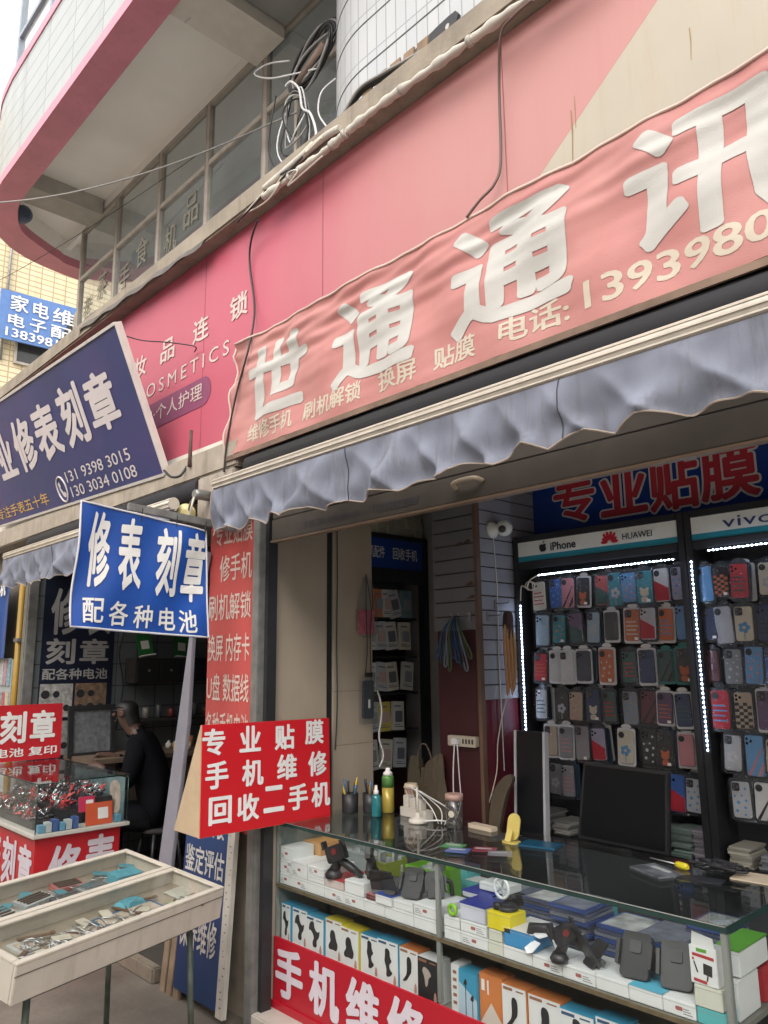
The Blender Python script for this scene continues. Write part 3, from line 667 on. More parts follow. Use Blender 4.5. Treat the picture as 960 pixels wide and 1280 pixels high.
# ------------------------------------------------------------------ the workshop on the left
t = thing('yellow_pipe', 'yellow upright pipe at the left edge of the workshop', 'pipe', (-7.22, 2.38, 0))
b = MB(); b.tube([(-7.24, 2.36, 0), (-7.24, 2.36, 2.75)], .027, 12); b.build('pipe', M('yellow_pipe_paint', (.36, .21, .025), .45, var=.12, streak=.2), t)
b = MB()
for z in (.5, 2.0): b.box(-7.29, 2.33, z, -7.19, 2.42, z + .03)
b.build('clamp', GREYM, t)
b = MB(); b.box(-7.17, 2.36, .0, -7.09, 2.47, 2.9); b.box(-7.08, 2.36, 0, -7.05, 2.44, 2.9)
tag(b.build('shutter_post', GREYM, None, .004), 'dull steel shutter post between the yellow pipe and the dark poster', 'post')
t = thing('wall_poster', 'tall dark blue wall poster for watch repair with photographs, inside the workshop', 'poster', (-7.07, 2.8, 1.2))
fr = FE(-7.075)
b = MB(); b.bf(fr, 2.50, .45, -.02, 3.16, 2.72, .004); b.build('sheet', M('dark_navy_print', (.012, .016, .035), .35, var=.2), t)
b = MB(); put_text(b, fr, '修', 2.56, 2.06, 2.83, 2.48, .03, c=.007); put_text(b, fr, '表', 2.86, 2.06, 3.12, 2.48, .03, c=.007); put_text(b, fr, '刻', 2.54, 1.80, 2.80, 2.03, .03, c=.007); put_text(b, fr, '章', 2.84, 1.80, 3.11, 2.03, .03, c=.007)
put_text(b, fr, '配各种电池', 2.52, 1.665, 3.11, 1.765, .022, c=.007); b.build('lettering', M('dull_white_lettering', (.34, .34, .33), .5), t)
cols = [(.40, .40, .38), (.22, .15, .10), (.30, .30, .29), (.16, .17, .18)]
for k, (a, z) in enumerate(((2.51, 1.34), (2.82, 1.34), (2.51, 1.02), (2.82, 1.02))):
    b = MB(); b.poly(fr, rrect(a, z, a + .29, z + .29, .004), .007); ph = b.build('photograph', M('photo_print_%d' % k, cols[k], .4, var=.5, scale=22), t)
    b = MB()
    for i in range(5): b.disc(fr, a + .05 + (i % 3) * .095, z + .08 + (i // 3) * .12, .03 + .008 * (i % 2), .009, 10)
    b.build('pictured_parts', M('photo_dark', (.03, .03, .035), .4), ph)
t = thing('framed_notice', 'dark framed notice leaning under the photographs in the workshop', 'notice', (-6.9, 2.9, .95))
fr = Fr((-6.90, 2.72, 1.00), (.0, 1, 0), (-.12, 0, 1)); b = MB()
b.bf(fr, 0, 0, 0, .42, .04, .03); b.bf(fr, 0, .40, 0, .42, .44, .03); b.bf(fr, 0, .041, 0, .04, .399, .03); b.bf(fr, .38, .041, 0, .42, .399, .03); b.build('frame', BLKM, t)
b = MB(); b.bf(fr, .041, .041, .005, .379, .399, .012); b.build('notice', M('grey_notice', (.16, .17, .18), .3, var=.4, scale=25), t)
# bench with bits, shelf cabinet
t = thing('workbench', 'cluttered workbench at the back of the workshop', 'workbench', (-6.6, 3.5, .09))
b = MB(); b.box(-7.06, 2.75, .98, -6.45, 4.3, 1.02); b.build('worktop', M('bench_wood', (.14, .10, .07), .6, var=.2), t, .004)
for x, y in ((-6.5, 2.8), (-6.5, 4.25), (-7.0, 2.8), (-7.0, 4.25)):
    b = MB(); b.box(x - .025, y - .025, .09, x + .025, y + .025, .979); b.build('leg', DARK, t)
b = MB(); b.box(-7.05, 3.0, .4, -6.55, 4.1, .97); b.build('drawer_unit', M('dark_drawer', (.06, .045, .035), .6), t)
oc = [(.62, .36, .10), (.55, .42, .28), (.6, .5, .4), (.5, .22, .08), (.35, .32, .28), (.6, .58, .52)]
for k in range(16):
    x, y = RND.uniform(-6.95, -6.5), RND.uniform(3.25, 3.9); h = RND.uniform(.03, .10); r = RND.uniform(.02, .05)
    b = MB(); kx = k % 3
    if kx == 0: b.lathe((x, y, 1.021), (0, 0, 1), [(r * .8, 0), (r, .01), (r, h), (r * .6, h + .005)], 14)
    elif kx == 1: b.prism(Fr((x, y, 1.021), (math.cos(k), math.sin(k), 0), (-math.sin(k), math.cos(k), 0)), rrect(-r, -r * .7, r, r * .7, .008), 0, h)
    else: b.lathe((x, y, 1.021), (0, 0, 1), [(r * .5, 0), (r * .9, .012), (r * .9, h * .8), (r * .35, h * .9), (r * .35, h * 1.2)], 14)
    o = b.build(('parts_dish', 'parts_box', 'oil_bottle')[kx], M('bench_item_%d' % (k % 6), oc[k % 6], .5), None)
    tag(o, '%s %s in the clutter on the workbench behind the seated repairer' % (('orange', 'tan', 'pale', 'rust brown', 'grey', 'cream')[k % 6], ('round parts dish', 'small parts box', 'small oil bottle')[kx]), ('dish', 'box', 'bottle')[kx], 'repair clutter on the workbench')
t = thing('wall_cabinet', 'black drawer cabinet on the tiled workshop wall carrying two green cards', 'cabinet', (-7.0, 3.7, 1.65))
b = MB(); b.box(-7.075, 3.28, 1.62, -6.85, 4.2, 1.85); b.build('body', DARK, t, .006)
for k in range(4):
    b = MB(); b.box(-6.849, 3.30 + k * .225, 1.64, -6.838, 3.30 + k * .225 + .21, 1.83); d = b.build('drawer', BLK, t, .003)
    b = MB(); b.lathe((-6.838, 3.405 + k * .225, 1.735), (1, 0, 0), [(.006, 0), (.012, .012), (.010, .018)], 10); b.build('knob', GREYM, d)
for k, (y, tz) in enumerate(((3.36, .12), (3.72, -.1))):
    t = thing('payment_card', ('upright green payment card at the left end of the black cabinet', 'green payment card tilted beside a pale dish on the black cabinet')[k], 'card stand', (-6.95, y, 1.853))
    fr = Fr((-6.95, y, 1.853), (0, 1, tz), (-.25, 0, 1))
    b = MB(); b.prism(fr, rrect(0, 0, .15, .22, .012), 0, .008); b.build('card', M('payment_green', (.02, .15, .035), .4), t)
    b = MB(); b.prism(fr, rrect(.035, .075, .115, .155, .004), .008, .0095); b.build('white_panel', WHT, t)
    b = MB(); b.bf(fr, 0, -.0, .0, .15, .012, .05); b.build('foot', WHT, t)
for k in range(7):
    b = MB(); r = .03 + .006 * (k % 2); y = 3.32 + k * .125
    b.lathe((-6.93, y, 1.30), (0, 0, 1), [(r * .8, 0), (r, .01), (r, .07 + .02 * (k % 3)), (r * .7, .08 + .02 * (k % 3))], 14)
    tag(b.build('jar', M('jar_%d' % (k % 3), ((.16, .04, .03), (.18, .17, .15), (.08, .08, .09))[k % 3], .35), None), '%s jar, %s from the left on the shelf under the black cabinet' % (('dull red', 'pale', 'grey')[k % 3], ORD[k]), 'jar', 'jars on the workshop shelf')
b = MB(); b.box(-7.075, 3.25, 1.27, -6.84, 4.25, 1.298); tag(b.build('wall_shelf', DARK, None, .003), 'dark plank shelf of jars below the black cabinet', 'shelf')
b = MB(); b.tube(smooth_path([(-7.05, 3.20, 2.6), (-7.03, 3.24, 2.2), (-7.04, 3.20, 1.9), (-7.03, 3.25, 1.6), (-7.03, 3.2, 1.2)]), .008, 6)
tag(b.build('wall_cable', BLK, None), 'dark cable hanging down the tiled workshop wall beside the poster', 'cable')

# the repairer: one skinned body, hair and jacket
def person():
    px, py = -6.16, 3.22
    t = thing('person', 'person in dark clothes bent over the workbench with short black hair and glasses', 'person', (px, py, .09))
    J = {'pel': ((0, 0, .50), .16), 'sp': ((-.04, 0, .72), .155), 'ch': ((-.12, .0, .95), .17), 'nk': ((-.21, 0, 1.12), .065), 'hd0': ((-.27, 0, 1.20), .075), 'hd1': ((-.32, 0, 1.30), .095), 'hd2': ((-.30, 0, 1.40), .085),
         'shl': ((-.15, -.19, 1.03), .085), 'ell': ((-.20, -.26, .75), .055), 'wrl': ((-.42, -.18, .86), .036), 'hal': ((-.50, -.14, .92), .036),
         'shr': ((-.15, .19, 1.03), .085), 'elr': ((-.24, .26, .80), .055), 'wrr': ((-.46, .14, .93), .036), 'har': ((-.54, .10, .96), .036),
         'hpl': ((-.04, -.10, .48), .12), 'knl': ((-.42, -.13, .48), .085), 'anl': ((-.40, -.13, .10), .055), 'ftl': ((-.56, -.13, .04), .045),
         'hpr': ((-.04, .10, .48), .12), 'knr': ((-.42, .13, .48), .085), 'anr': ((-.40, .13, .10), .055), 'ftr': ((-.56, .13, .04), .045)}
    E = 'pel-sp sp-ch ch-nk nk-hd0 hd0-hd1 hd1-hd2 ch-shl shl-ell ell-wrl wrl-hal ch-shr shr-elr elr-wrr wrr-har pel-hpl hpl-knl knl-anl anl-ftl pel-hpr hpr-knr knr-anr anr-ftr'.split()
    ks = list(J)
    me = bpy.data.meshes.new('body'); vs = [J[k][0] for k in ks]; es = [tuple(ks.index(x) for x in e.split('-')) for e in E]
    rads = [J[k][1] for k in ks]
    for h, sgn in (('hal', -1), ('har', 1)):        # fingers and thumb
        bx = V(J[h][0])
        for f in range(4):
            d = V((-.075 + .004 * abs(f - 1), (f - 1.5) * .018, -.035)); vs.append(tuple(bx + d * .55)); rads.append(.011); vs.append(tuple(bx + d + V((0, 0, -.02)))); rads.append(.009)
            es += [(ks.index(h), len(vs) - 2), (len(vs) - 2, len(vs) - 1)]
        vs.append(tuple(bx + V((-.03, -.045 * sgn, -.01)))); rads.append(.011); es.append((ks.index(h), len(vs) - 1))
    me.from_pydata(vs, es, [])
    o = bpy.data.objects.new('body', me); col.objects.link(o)
    md = o.modifiers.new('skin', 'SKIN'); ly = me.skin_vertices[0].data
    for i, r in enumerate(rads): ly[i].radius = (r, r)
    ly[0].use_root = True
    s2 = o.modifiers.new('sub', 'SUBSURF'); s2.levels = 2; s2.render_levels = 2
    dg = bpy.context.evaluated_depsgraph_get(); dg.update()
    full = bpy.data.meshes.new_from_object(o.evaluated_get(dg)); o.modifiers.clear(); o.data = full
    skin = M('skin_tone', (.085, .045, .032), .5, var=.06); clo = M('dark_jacket', (.006, .006, .008), .9, spec=.1, var=.2); hairm = M('black_hair', (.012, .011, .011), .5)
    full.materials.clear(); full.materials.append(skin)
    o.parent = t
    # jacket and trousers: shells a little proud of the body
    def cover(name, test, off, mat):
        bm = bmesh.new(); bm.from_mesh(full)
        bmesh.ops.delete(bm, geom=[f for f in bm.faces if not test(f.calc_center_median())], context='FACES'); bm.normal_update()
        for v in bm.verts: v.co += v.normal * off
        m2 = bpy.data.meshes.new(name); bm.to_mesh(m2); bm.free(); m2.materials.append(mat)
        for p in m2.polygons: p.use_smooth = True
        q = bpy.data.objects.new(name, m2); col.objects.link(q); q.parent = t
    cover('jacket', lambda c: c.z > .46 and not (c.x < -.19 and c.z > 1.13) and not (c.x < -.40), .012, clo)
    cover('trousers', lambda c: c.z <= .50 and c.z > .09, .008, M('dark_trousers', (.01, .01, .012), .9, spec=.1))
    cover('shoes', lambda c: c.z <= .10, .006, BLK)
    cover('hair', lambda c: (c.z > 1.345 or (c.x > -.30 and c.z > 1.22)) and c.x < -.12 and c.z > 1.18, .014, hairm)
    b = MB()
    b.lathe((-.418, 0, 1.285), (-1, 0, -.3), [(.020, -.02), (.016, .004), (.010, .016)], 10); 
    for s_ in (-1, 1): b.lathe((-.325, s_ * .088, 1.30), (0, s_, 0), [(.028, -.01), (.03, .008), (.018, .014)], 10)
    b.v = [x + OFF[t.name] for x in b.v]; b.build('nose_and_ears', skin, t)
    b = MB()
    for s_ in (-1, 1):
        b.tube([(-.415, s_ * .04 + .024 * math.cos(k * .6), 1.325 + .018 * math.sin(k * .6)) for k in range(10)], .003, 5, closed=True); b.tube([(-.41, s_ * .062, 1.328), (-.33, s_ * .095, 1.325)], .003, 5)
    b.v = [x + OFF[t.name] for x in b.v]; b.build('glasses', BLK, t)
    b = MB(); b.tube([(-.40, -.02, 1.235), (-.408, 0, 1.237), (-.40, .02, 1.235)], .005, 6); b.v = [x + OFF[t.name] for x in b.v]; b.build('mouth', M('lip_tone', (.30, .12, .10), .5), t)
    return t
pr = person(); pr.rotation_euler.z = rad(47)
t = thing('stool', 'low dark stool under the seated repairer', 'stool', (-6.16, 3.22, .09))
b = MB(); b.lathe((-6.14, 3.22, .45), (0, 0, 1), [(.15, 0), (.16, .01), (.16, .03), (.14, .04)], 20); b.build('seat', DARK, t)
for k in range(4):
    b = MB(); x, y = (-1, 1)[k % 2] * .1, (-1, 1)[k // 2] * .1; b.tube([(-6.14 + x, 3.22 + y, .45), (-6.14 + x * 1.4, 3.22 + y * 1.4, .09)], .014, 8); b.build('leg', BLKM, t)

# neighbour's stall at the far left
t = thing('blue_banner', 'dark blue cloth banner hanging at the far left beside the yellow pipe', 'banner', (-7.6, 2.3, 1.9))
fr = FS(2.30); b = MB(); P = [fr.p(-8.3 + i * .04, 1.86 + j * .08, .01 * math.sin(i * .9)) for j in range(10) for i in range(24)]
b.add(P, [(j * 24 + i, j * 24 + i + 1, (j + 1) * 24 + i + 1, (j + 1) * 24 + i) for j in range(9) for i in range(23)], smooth=True); b.build('cloth', M('deep_blue_cloth', (.012, .06, .24), .5), t)
b = MB(); put_text(b, fr, '手机', -7.75, 2.42, -7.45, 2.56, .03, c=.02); b.build('lettering', WLET, t)
t = thing('magazine_rack', 'narrow rack of faded picture cards under the dark blue banner', 'rack', (-7.6, 2.35, 1.1))
fr = FS(2.36); b = MB(); b.bf(fr, -8.3, .5, -.03, -7.35, 1.85, 0); b.build('back_panel', M('pale_rack_panel', (.35, .38, .38), .6), t)
for k in range(10):
    for j in range(3):
        b = MB(); b.bf(fr, -8.26 + k * .09, 1.62 - j * .3, .001, -8.26 + k * .09 + .075, 1.62 - j * .3 + .24, .012)
        b.build('picture_card', M('picture_card_%d' % ((k * 3 + j) % 5), ((.45, .12, .12), (.40, .45, .46), (.20, .34, .40), (.5, .45, .36), (.45, .25, .3))[(k * 3 + j) % 5], .4, var=.5, scale=30), t)

# glass case on a red box
t = thing('red_stand', 'red wrapped display stand with white characters carrying the small glass case', 'stand', (-5.4, 2.0, 0))
b = MB(); b.box(-6.10, 1.78, 0, -4.90, 2.30, .792); b.build('box', RED, t, .006)
b = MB(); fs = FS(1.78); fe = FE(-4.90)
put_text(b, fs, '刻', -5.44, .46, -5.20, .74, .04); put_text(b, fs, '章', -5.16, .46, -4.93, .74, .04); put_text(b, fs, '修', -5.95, .46, -5.72, .74, .04); put_text(b, fs, '表', -5.70, .46, -5.47, .74, .04)
put_text(b, fe, '修', 1.86, .46, 2.06, .735, .04); put_text(b, fe, '表', 2.08, .49, 2.27, .76, .04)
b.build('lettering', M('lilac_white_lettering', (.66, .60, .66), .5), t)
t = thing('glass_case', 'small glass display case full of watches and keys on the red stand', 'display case', (-5.5, 2.0, .8))
b = MB(); b.box(-6.14, 1.75, .793, -4.86, 2.34, .815); b.build('base_board', M('pale_board_edge', (.52, .50, .45), .5), t, .003)
b = MB(); x0, x1, y0, y1, z0, z1 = -6.10, -4.875, 1.765, 2.325, .816, 1.095
b.quad((x0, y0, z0), (x1, y0, z0), (x1, y0, z1), (x0, y0, z1)); b.quad((x1, y0, z0), (x1, y1, z0), (x1, y1, z1), (x1, y0, z1)); b.quad((x1, y1, z0), (x0, y1, z0), (x0, y1, z1), (x1, y1, z1)); b.build('side_pane', GLASS, t)
b = MB(); b.box(x0 - .005, y0 - .005, z1, x1 + .005, y1 + .005, z1 + .006); b.build('top_pane', GLASS, t)
GEDGE = M('green_glass_edge', (.014, .04, .036), .2)
b = MB(); b.tube([(x0, y0 - .006, z1 + .003), (x1 + .006, y0 - .006, z1 + .003), (x1 + .006, y1, z1 + .003)], .004, 6)
for x, y in ((x1, y0), (x1, y1)): b.tube([(x, y, z0), (x, y, z1)], .0035, 6)
b.build('glass_edge', GEDGE, t)
for k in range(3):
    b = MB(); b.box(-6.05, 1.80 + k * .17, .817, -5.02, 1.80 + k * .17 + .15, .86 + k * .05)
    tag(b.build('watch_tray', BLKM, None, .004), '%s stepped black watch tray in the small glass case' % ('front', 'middle', 'rear')[k], 'tray')
    for j in range(3):
        b = MB(); rr_ = random.Random(k * 9 + j)
        for i in range(34):
            x = -6.0 + rr_.random() * .95; y = 1.81 + k * .17 + rr_.random() * .13; z = .862 + k * .05 + rr_.random() * .045
            d = V((rr_.uniform(-1, 1), rr_.uniform(-1, 1), rr_.uniform(-.4, .8))).normalized()
            b.lathe((x, y, z), d, [(.010, 0), (.016, .003), (.016, .009), (.011, .011)], 8)
            u = d.orthogonal().normalized(); w_ = d.cross(u); b.bf(Fr((x, y, z), u, w_), -.035, -.006, .002, .035, .006, .005)
        o = b.build('watches', M('watch_metal_%d' % j, ((.55, .55, .56), (.5, .06, .06), (.06, .06, .07))[j], .25, (.9, .1, .3)[j], var=.3), None)
        tag(o, 'heap of %s wrist watches on the %s tray of the small glass case' % (('steel', 'red', 'black')[j], ('front', 'middle', 'rear')[k]), 'watches'); o['kind'] = 'stuff'
for k, (y, z0_, w_, h_, cn, cc) in enumerate(((2.03, .90, .10, .09, 'crimson', (.55, .03, .09)), (2.07, .818, .17, .13, 'orange red', (.62, .10, .04)))):
    t = thing('payment_notice', '%s payment notice with a pale square inside the small glass case' % cn, 'notice', (-4.9, y, z0_))
    fr = Fr((-4.895 - .02 * (1 - k), y, z0_), (0, 1, 0), (-.15, 0, 1)); b = MB(); b.prism(fr, rrect(0, 0, w_, h_, .006), 0, .004); b.build('card', M('notice_%d' % k, cc, .4), t)
    b = MB(); b.prism(fr, rrect(w_ * .45, h_ * .25, w_ * .45 + h_ * .5, h_ * .75, .003), .0045, .006); b.build('pale_square', WHT, t)
for k in range(7):
    b = MB(); y = 1.79 + k * .04 if k < 6 else 2.26; b.box(-4.94, y, .817, -4.885, y + .034, .86 + .012 * (k % 3))
    tag(b.build('battery_packet', M('packet_%d' % (k % 3), ((.12, .30, .42), (.45, .48, .48), (.05, .10, .28))[k % 3], .4), None, .002), '%s battery packet, %s from the left along the front of the small glass case' % (('teal', 'white', 'navy')[k % 3], ORD[k]), 'packet', 'battery packets in the glass case')
t = thing('picture_board', 'printed picture board with a pale portrait at the back of the small glass case', 'poster', (-5.6, 2.3, .82))
fr = Fr((-5.7, 2.316, .818), (1, 0, 0), (0, 0, 1)); b = MB(); b.bf(fr, 0, 0, 0, .80, .26, .004); b.build('sheet', M('muted_print', (.16, .24, .26), .4, var=.6, scale=7), t)
b = MB(); b.poly(fr, chaikin([(.56, .03), (.74, .03), (.76, .12), (.74, .22), (.66, .24), (.58, .2), (.6, .1)]), .006); b.build('portrait', M('pale_portrait', (.5, .40, .34), .4, var=.4, scale=14), t)
t = thing('case_sign', 'red sign for watch repair and copying standing on the small glass case', 'sign', (-6.05, 2.0, 1.1))
fr = Fr((-6.12, 1.45, 1.105), (.0, 1, .0), (-.04, 0, 1)); a1, _ = fr.uv(77, 905)
b = MB(); b.prism(fr, rrect(0, 0, a1, .40, .012), 0, .006); b.build('board', RED, t)
b = MB()
for k, ch in enumerate('修表刻章'): put_text(b, fr, ch, a1 - .87 + k * .212, .125, a1 - .87 + k * .212 + .185, .355, .036, c=.009)
put_text(b, fr, '配各种电池 复印', a1 - .80, .03, a1 - .03, .095, .022, c=.009); b.build('lettering', WLET, t)

# ------------------------------------------------------------------ glazed trays on a folding frame
Rr, Bk, Fl = V((-3.344, 2.094, .75)), V((-3.98, 1.904, .85)), V((-3.059, 1.064, .75))
u = (Bk - Rr); W_ = u.length; v = Fl - Rr; v = v - u * (v.dot(u) / u.dot(u)); Lh = v.length
fr = Fr(Rr, v, u)            # a: towards the street, b: towards the workshop; n points ...
if fr.n.z < 0: fr = Fr(Rr + v, -v, u)
TRW = M('white_tray_paint', (.60, .55, .47), .55, var=.1, scale=7, streak=.25)
TIN = M('tray_lining', (.33, .28, .21), .7, var=.25, scale=8)
def tray(b0, b1, lab):
    t = thing('display_tray', lab, 'display tray', fr.p(Lh / 2, (b0 + b1) / 2, -.13))
    b = MB(); th = .016
    b.bf(fr, 0, b0, -.13, Lh, b0 + th, 0); b.bf(fr, 0, b1 - th, -.13, Lh, b1, 0); b.bf(fr, 0, b0 + th, -.13, th, b1 - th, 0); b.bf(fr, Lh - th, b0 + th, -.13, Lh, b1 - th, 0)
    b.build('tray_frame', TRW, t, .003)
    b = MB(); b.bf(fr, th + .001, b0 + th + .001, -.072, Lh - th - .001, b1 - th - .001, -.056); b.build('tray_bottom', TIN, t)
    b = MB(); b.bf(fr, -.003, b0 - .0025, -.034, Lh + .003, b0 - .0005, -.031); b.build('groove', M('dark_line', (.12, .10, .08), .8), t)
    b = MB(); e = .03
    b.bf(fr, 0, b0, .001, Lh, b0 + e, .010); b.bf(fr, 0, b1 - e, .001, Lh, b1 - .001, .010); b.bf(fr, 0, b0 + e + .0005, .001, e, b1 - e - .0005, .010); b.bf(fr, Lh - e, b0 + e + .0005, .001, Lh, b1 - e - .0005, .010)
    lid = b.build('lid_frame', TRW, t, .002)
    b = MB(); b.add([fr.p(a, bb, .006) for a, bb in ((e, b0 + e), (Lh - e, b0 + e), (Lh - e, b1 - e), (e, b1 - e))], [(0, 1, 2, 3)]); b.build('lid_pane', glass_mat('dusty_glass', (.94, .96, .94), .8, .05, body=.035), lid)
NEAR = 'near' 
mid = W_ * .50
tray(0, mid - .002, 'white wooden glazed tray of tools nearer the phone shop, tilted on a folding frame')
tray(mid + .002, W_, 'white wooden glazed tray holding a turquoise box, behind the tilted tool tray')
def at(a, b): return fr.p(a, b, -.0545)
flip = (fr.p(0, 0) - Rr).length > .1          # a counted from the street end
A = lambda s: s if not flip else Lh - s       # s: distance from the pillar end
# tool packs in the near tray
tools = [(.15, .09, .14, .10, 'green and cream tool packet', (.36, .42, .22)), (.42, .13, .34, .17, 'blue framed tray of small tools', (.05, .14, .26)), (.66, .12, .16, .17, 'clear box of steel tweezers', (.42, .42, .40)),
         (.80, .11, .12, .13, 'brown packet of watch straps', (.26, .20, .14)), (.88, .20, .12, .10, 'pale box of loose keys', (.5, .5, .48)), (.95, .08, .12, .12, 'clear bag of scissors', (.45, .45, .44))]
STEEL = M('tool_steel', (.55, .55, .55), .3, .8)
for k, (s_, bb, wa, wb, nm, cc) in enumerate(tools):
    t = thing('tool_packet', nm + ' in the near glazed tray', 'tool packet', at(A(s_), bb))
    f2 = Fr(fr.p(A(s_) - wa / 2, bb - wb / 2, -.0545), fr.u, fr.v); b = MB(); b.prism(f2, rrect(0, 0, wa, wb, .006), 0, .010); b.build('base', M('tool_base_%d' % k, cc, .5, var=.15), t)
    if k in (1, 2, 4): 
        b = MB(); b.prism(f2, rrect(.018, .018, wa - .018, wb - .018, .005), .0101, .013); b.build('insert', M('cream_insert', (.48, .40, .32), .6, var=.2, scale=20), t)
    b = MB(); q = random.Random(k)
    for i in range(9):
        a, c2, an = q.uniform(.03, wa - .03), q.uniform(.03, wb - .03), q.uniform(0, 3.1); d = V((math.cos(an), math.sin(an))) * min(wa, wb) * .28
        b.tube([f2.p(a - d.x, c2 - d.y, .018), f2.p(a, c2, .022), f2.p(a + d.x, c2 + d.y, .018)], [.0025, .004, .0015], 6)
        if i % 2: b.tube([f2.p(a - d.x + .012 * math.cos(m_), c2 - d.y + .012 * math.sin(m_), .018) for m_ in [h * .785 for h in range(8)]], .0025, 5, closed=True)
    b.build('tools', STEEL, t)
for k, (s_, bb, wa, wb, hh, nm, cc) in enumerate([(.34, .24, .16, .08, .03, 'crumpled turquoise wrapper', (.10, .36, .45)), (.08, .20, .12, .10, .012, 'pale folded paper', (.5, .48, .42))]):
    f2 = Fr(fr.p(A(s_) - wa / 2, bb - wb / 2, -.0545), fr.u, fr.v); b = MB(); P = [f2.p(wa * i / 6, wb * j / 6, hh * (.4 + .6 * random.Random(i * 7 + j + k).random()) * (0.3 if i in (0, 6) or j in (0, 6) else 1)) for j in range(7) for i in range(7)]
    b.add(P, [(j * 7 + i, j * 7 + i + 1, (j + 1) * 7 + i + 1, (j + 1) * 7 + i) for j in range(6) for i in range(6)])
    tag(b.build(('wrapper', 'folded_paper')[k], M('wrap_%d' % k, cc, .5), None), nm + ' beside the tools in the near glazed tray', ('wrapper', 'paper')[k])
far = [(.20, .11, .14, .09, .055, 'turquoise box', (.10, .36, .45)), (.10, .20, .10, .08, .012, 'white card', (.6, .6, .58)), (.34, .16, .16, .10, .015, 'grey strap card', (.32, .33, .34)), (.42, .24, .14, .08, .02, 'red and white packet', (.45, .16, .14)),
       (.50, .12, .14, .11, .015, 'dark watch strap card', (.10, .10, .11)), (.62, .2, .16, .09, .018, 'silver chain card', (.42, .43, .43)), (.70, .10, .14, .10, .012, 'pale blue card', (.36, .46, .50)), (.82, .17, .16, .12, .014, 'white tag card', (.55, .55, .53)), (.94, .12, .12, .14, .012, 'grey green packet', (.30, .36, .32))]
for k, (s_, bb, wa, wb, hh, nm, cc) in enumerate(far):
    t = thing('strap_card', nm + ' in the tray behind', 'packet', at(A(s_), mid + bb))
    an = RND.uniform(-.2, .2); f2 = Fr(fr.p(A(s_), mid + bb, -.0545), fr.u * math.cos(an) + fr.v * math.sin(an), -fr.u * math.sin(an) + fr.v * math.cos(an))
    b = MB(); b.prism(f2, rrect(-wa / 2, -wb / 2, wa / 2, wb / 2, .006), 0, hh); b.build('card', M('strap_card_%d' % k, cc, .5, var=.2, scale=25), t)
    if k: 
        b = MB()
        for i in range(4): b.bf(f2, -wa * .4, -wb * .35 + i * wb * .2, hh, wa * .4, -wb * .35 + i * wb * .2 + .008, hh + .006)
        b.build('straps', M('strap_leather' if k % 2 else 'tool_steel', (.10, .07, .05), .5), t)
for k in range(28):          # loose small goods among the packets
    tr = k % 2; s_ = .08 + .068 * (k // 2) + RND.uniform(-.015, .015); bb = RND.uniform(.06, .27) + (mid if tr else 0)
    an = RND.uniform(0, 3.1); f2 = Fr(fr.p(A(s_), bb, -.040), fr.u * math.cos(an) + fr.v * math.sin(an), -fr.u * math.sin(an) + fr.v * math.cos(an))
    kd = k % 4; nm, cc = (('cream tag', (.6, .55, .45)), ('teal sachet', (.10, .30, .36)), ('brown strap', (.16, .09, .05)), ('silver clip', (.5, .5, .5)))[kd]
    b = MB()
    if kd == 2: b.prism(f2, rrect(-.07, -.009, .07, .009, .006), 0, .004); b.prism(f2, rrect(-.075, -.012, -.058, .012, .003), .0042, .007)
    elif kd == 3: b.tube([f2.p(.03 * math.cos(h * .52), .014 * math.sin(h * .52), .004) for h in range(12)], .003, 6, closed=True); b.tube([f2.p(-.03, 0, .004), f2.p(-.07, .01, .004)], .003, 6)
    else: b.prism(f2, rrect(-.035, -.022, .035, .022, .005), 0, .004); b.poly(f2, [(-.025, -.004), (.02, -.004), (.02, .004), (-.025, .004)], .0045)
    tag(b.build(nm.split()[-1], M('loose_' + nm.split()[0], cc, .3 if kd == 3 else .5, .8 if kd == 3 else 0, var=.2), None), '%s lying loose in the %s glazed tray, %s from its pillar end' % (nm, ('near', 'rear')[tr], ORD[k // 2]), nm.split()[-1], 'loose goods in the trays')
t = thing('folding_frame', 'green painted steel folding frame under the glazed trays', 'folding table frame', (-3.7, 1.6, 0))
GP = M('chipped_green_paint', (.10, .125, .10), .55, .2, var=.35, scale=18, streak=.5, streak_col=(.14, .09, .05))
b = MB()
for bb in (.07, W_ - .07): b.bf(fr, .10, bb - .018, -.165, Lh - .10, bb + .018, -.1315)
for aa in (.10, Lh - .13): b.bf(fr, aa, .09, -.164, aa + .03, W_ - .09, -.133)
b.build('top_rail', GP, t)
for aa, bb in ((.12, .07), (Lh - .12, .07), (.12, W_ - .07), (Lh - .12, W_ - .07)):
    p = fr.p(aa, bb, -.166); q = p + (p - fr.p(Lh / 2, W_ / 2, -.166)) * .06; q.z = 0
    b = MB(); b.tube([p, q], .014, 8); b.build('leg', GP, t)
p, q = fr.p(.12, .07, -.5), fr.p(.12, W_ - .07, -.5)
# planks and rubbish behind the frame at the pillar's foot
for k in range(3):
    b = MB(); b.bf(Fr((-4.32 + k * .075, 2.30, .0), (1, 0, 0), (.02, .10, 1)), 0, 0, -.02, .06, .52 + .06 * k, 0)
    tag(b.build('timber_offcut', M('old_timber', (.30, .22, .15), .8, var=.3), None, .003), ('short', 'middle', 'tall')[k] + ' bare timber offcut leaning behind the folding frame', 'plank')
b = MB(); b.box(-6.9, 2.30, 0, -4.4, 2.36, .09); st = b.build('threshold', CONC, None, .01); tag(st, 'rough concrete threshold step of the workshop behind the trays', 'step')
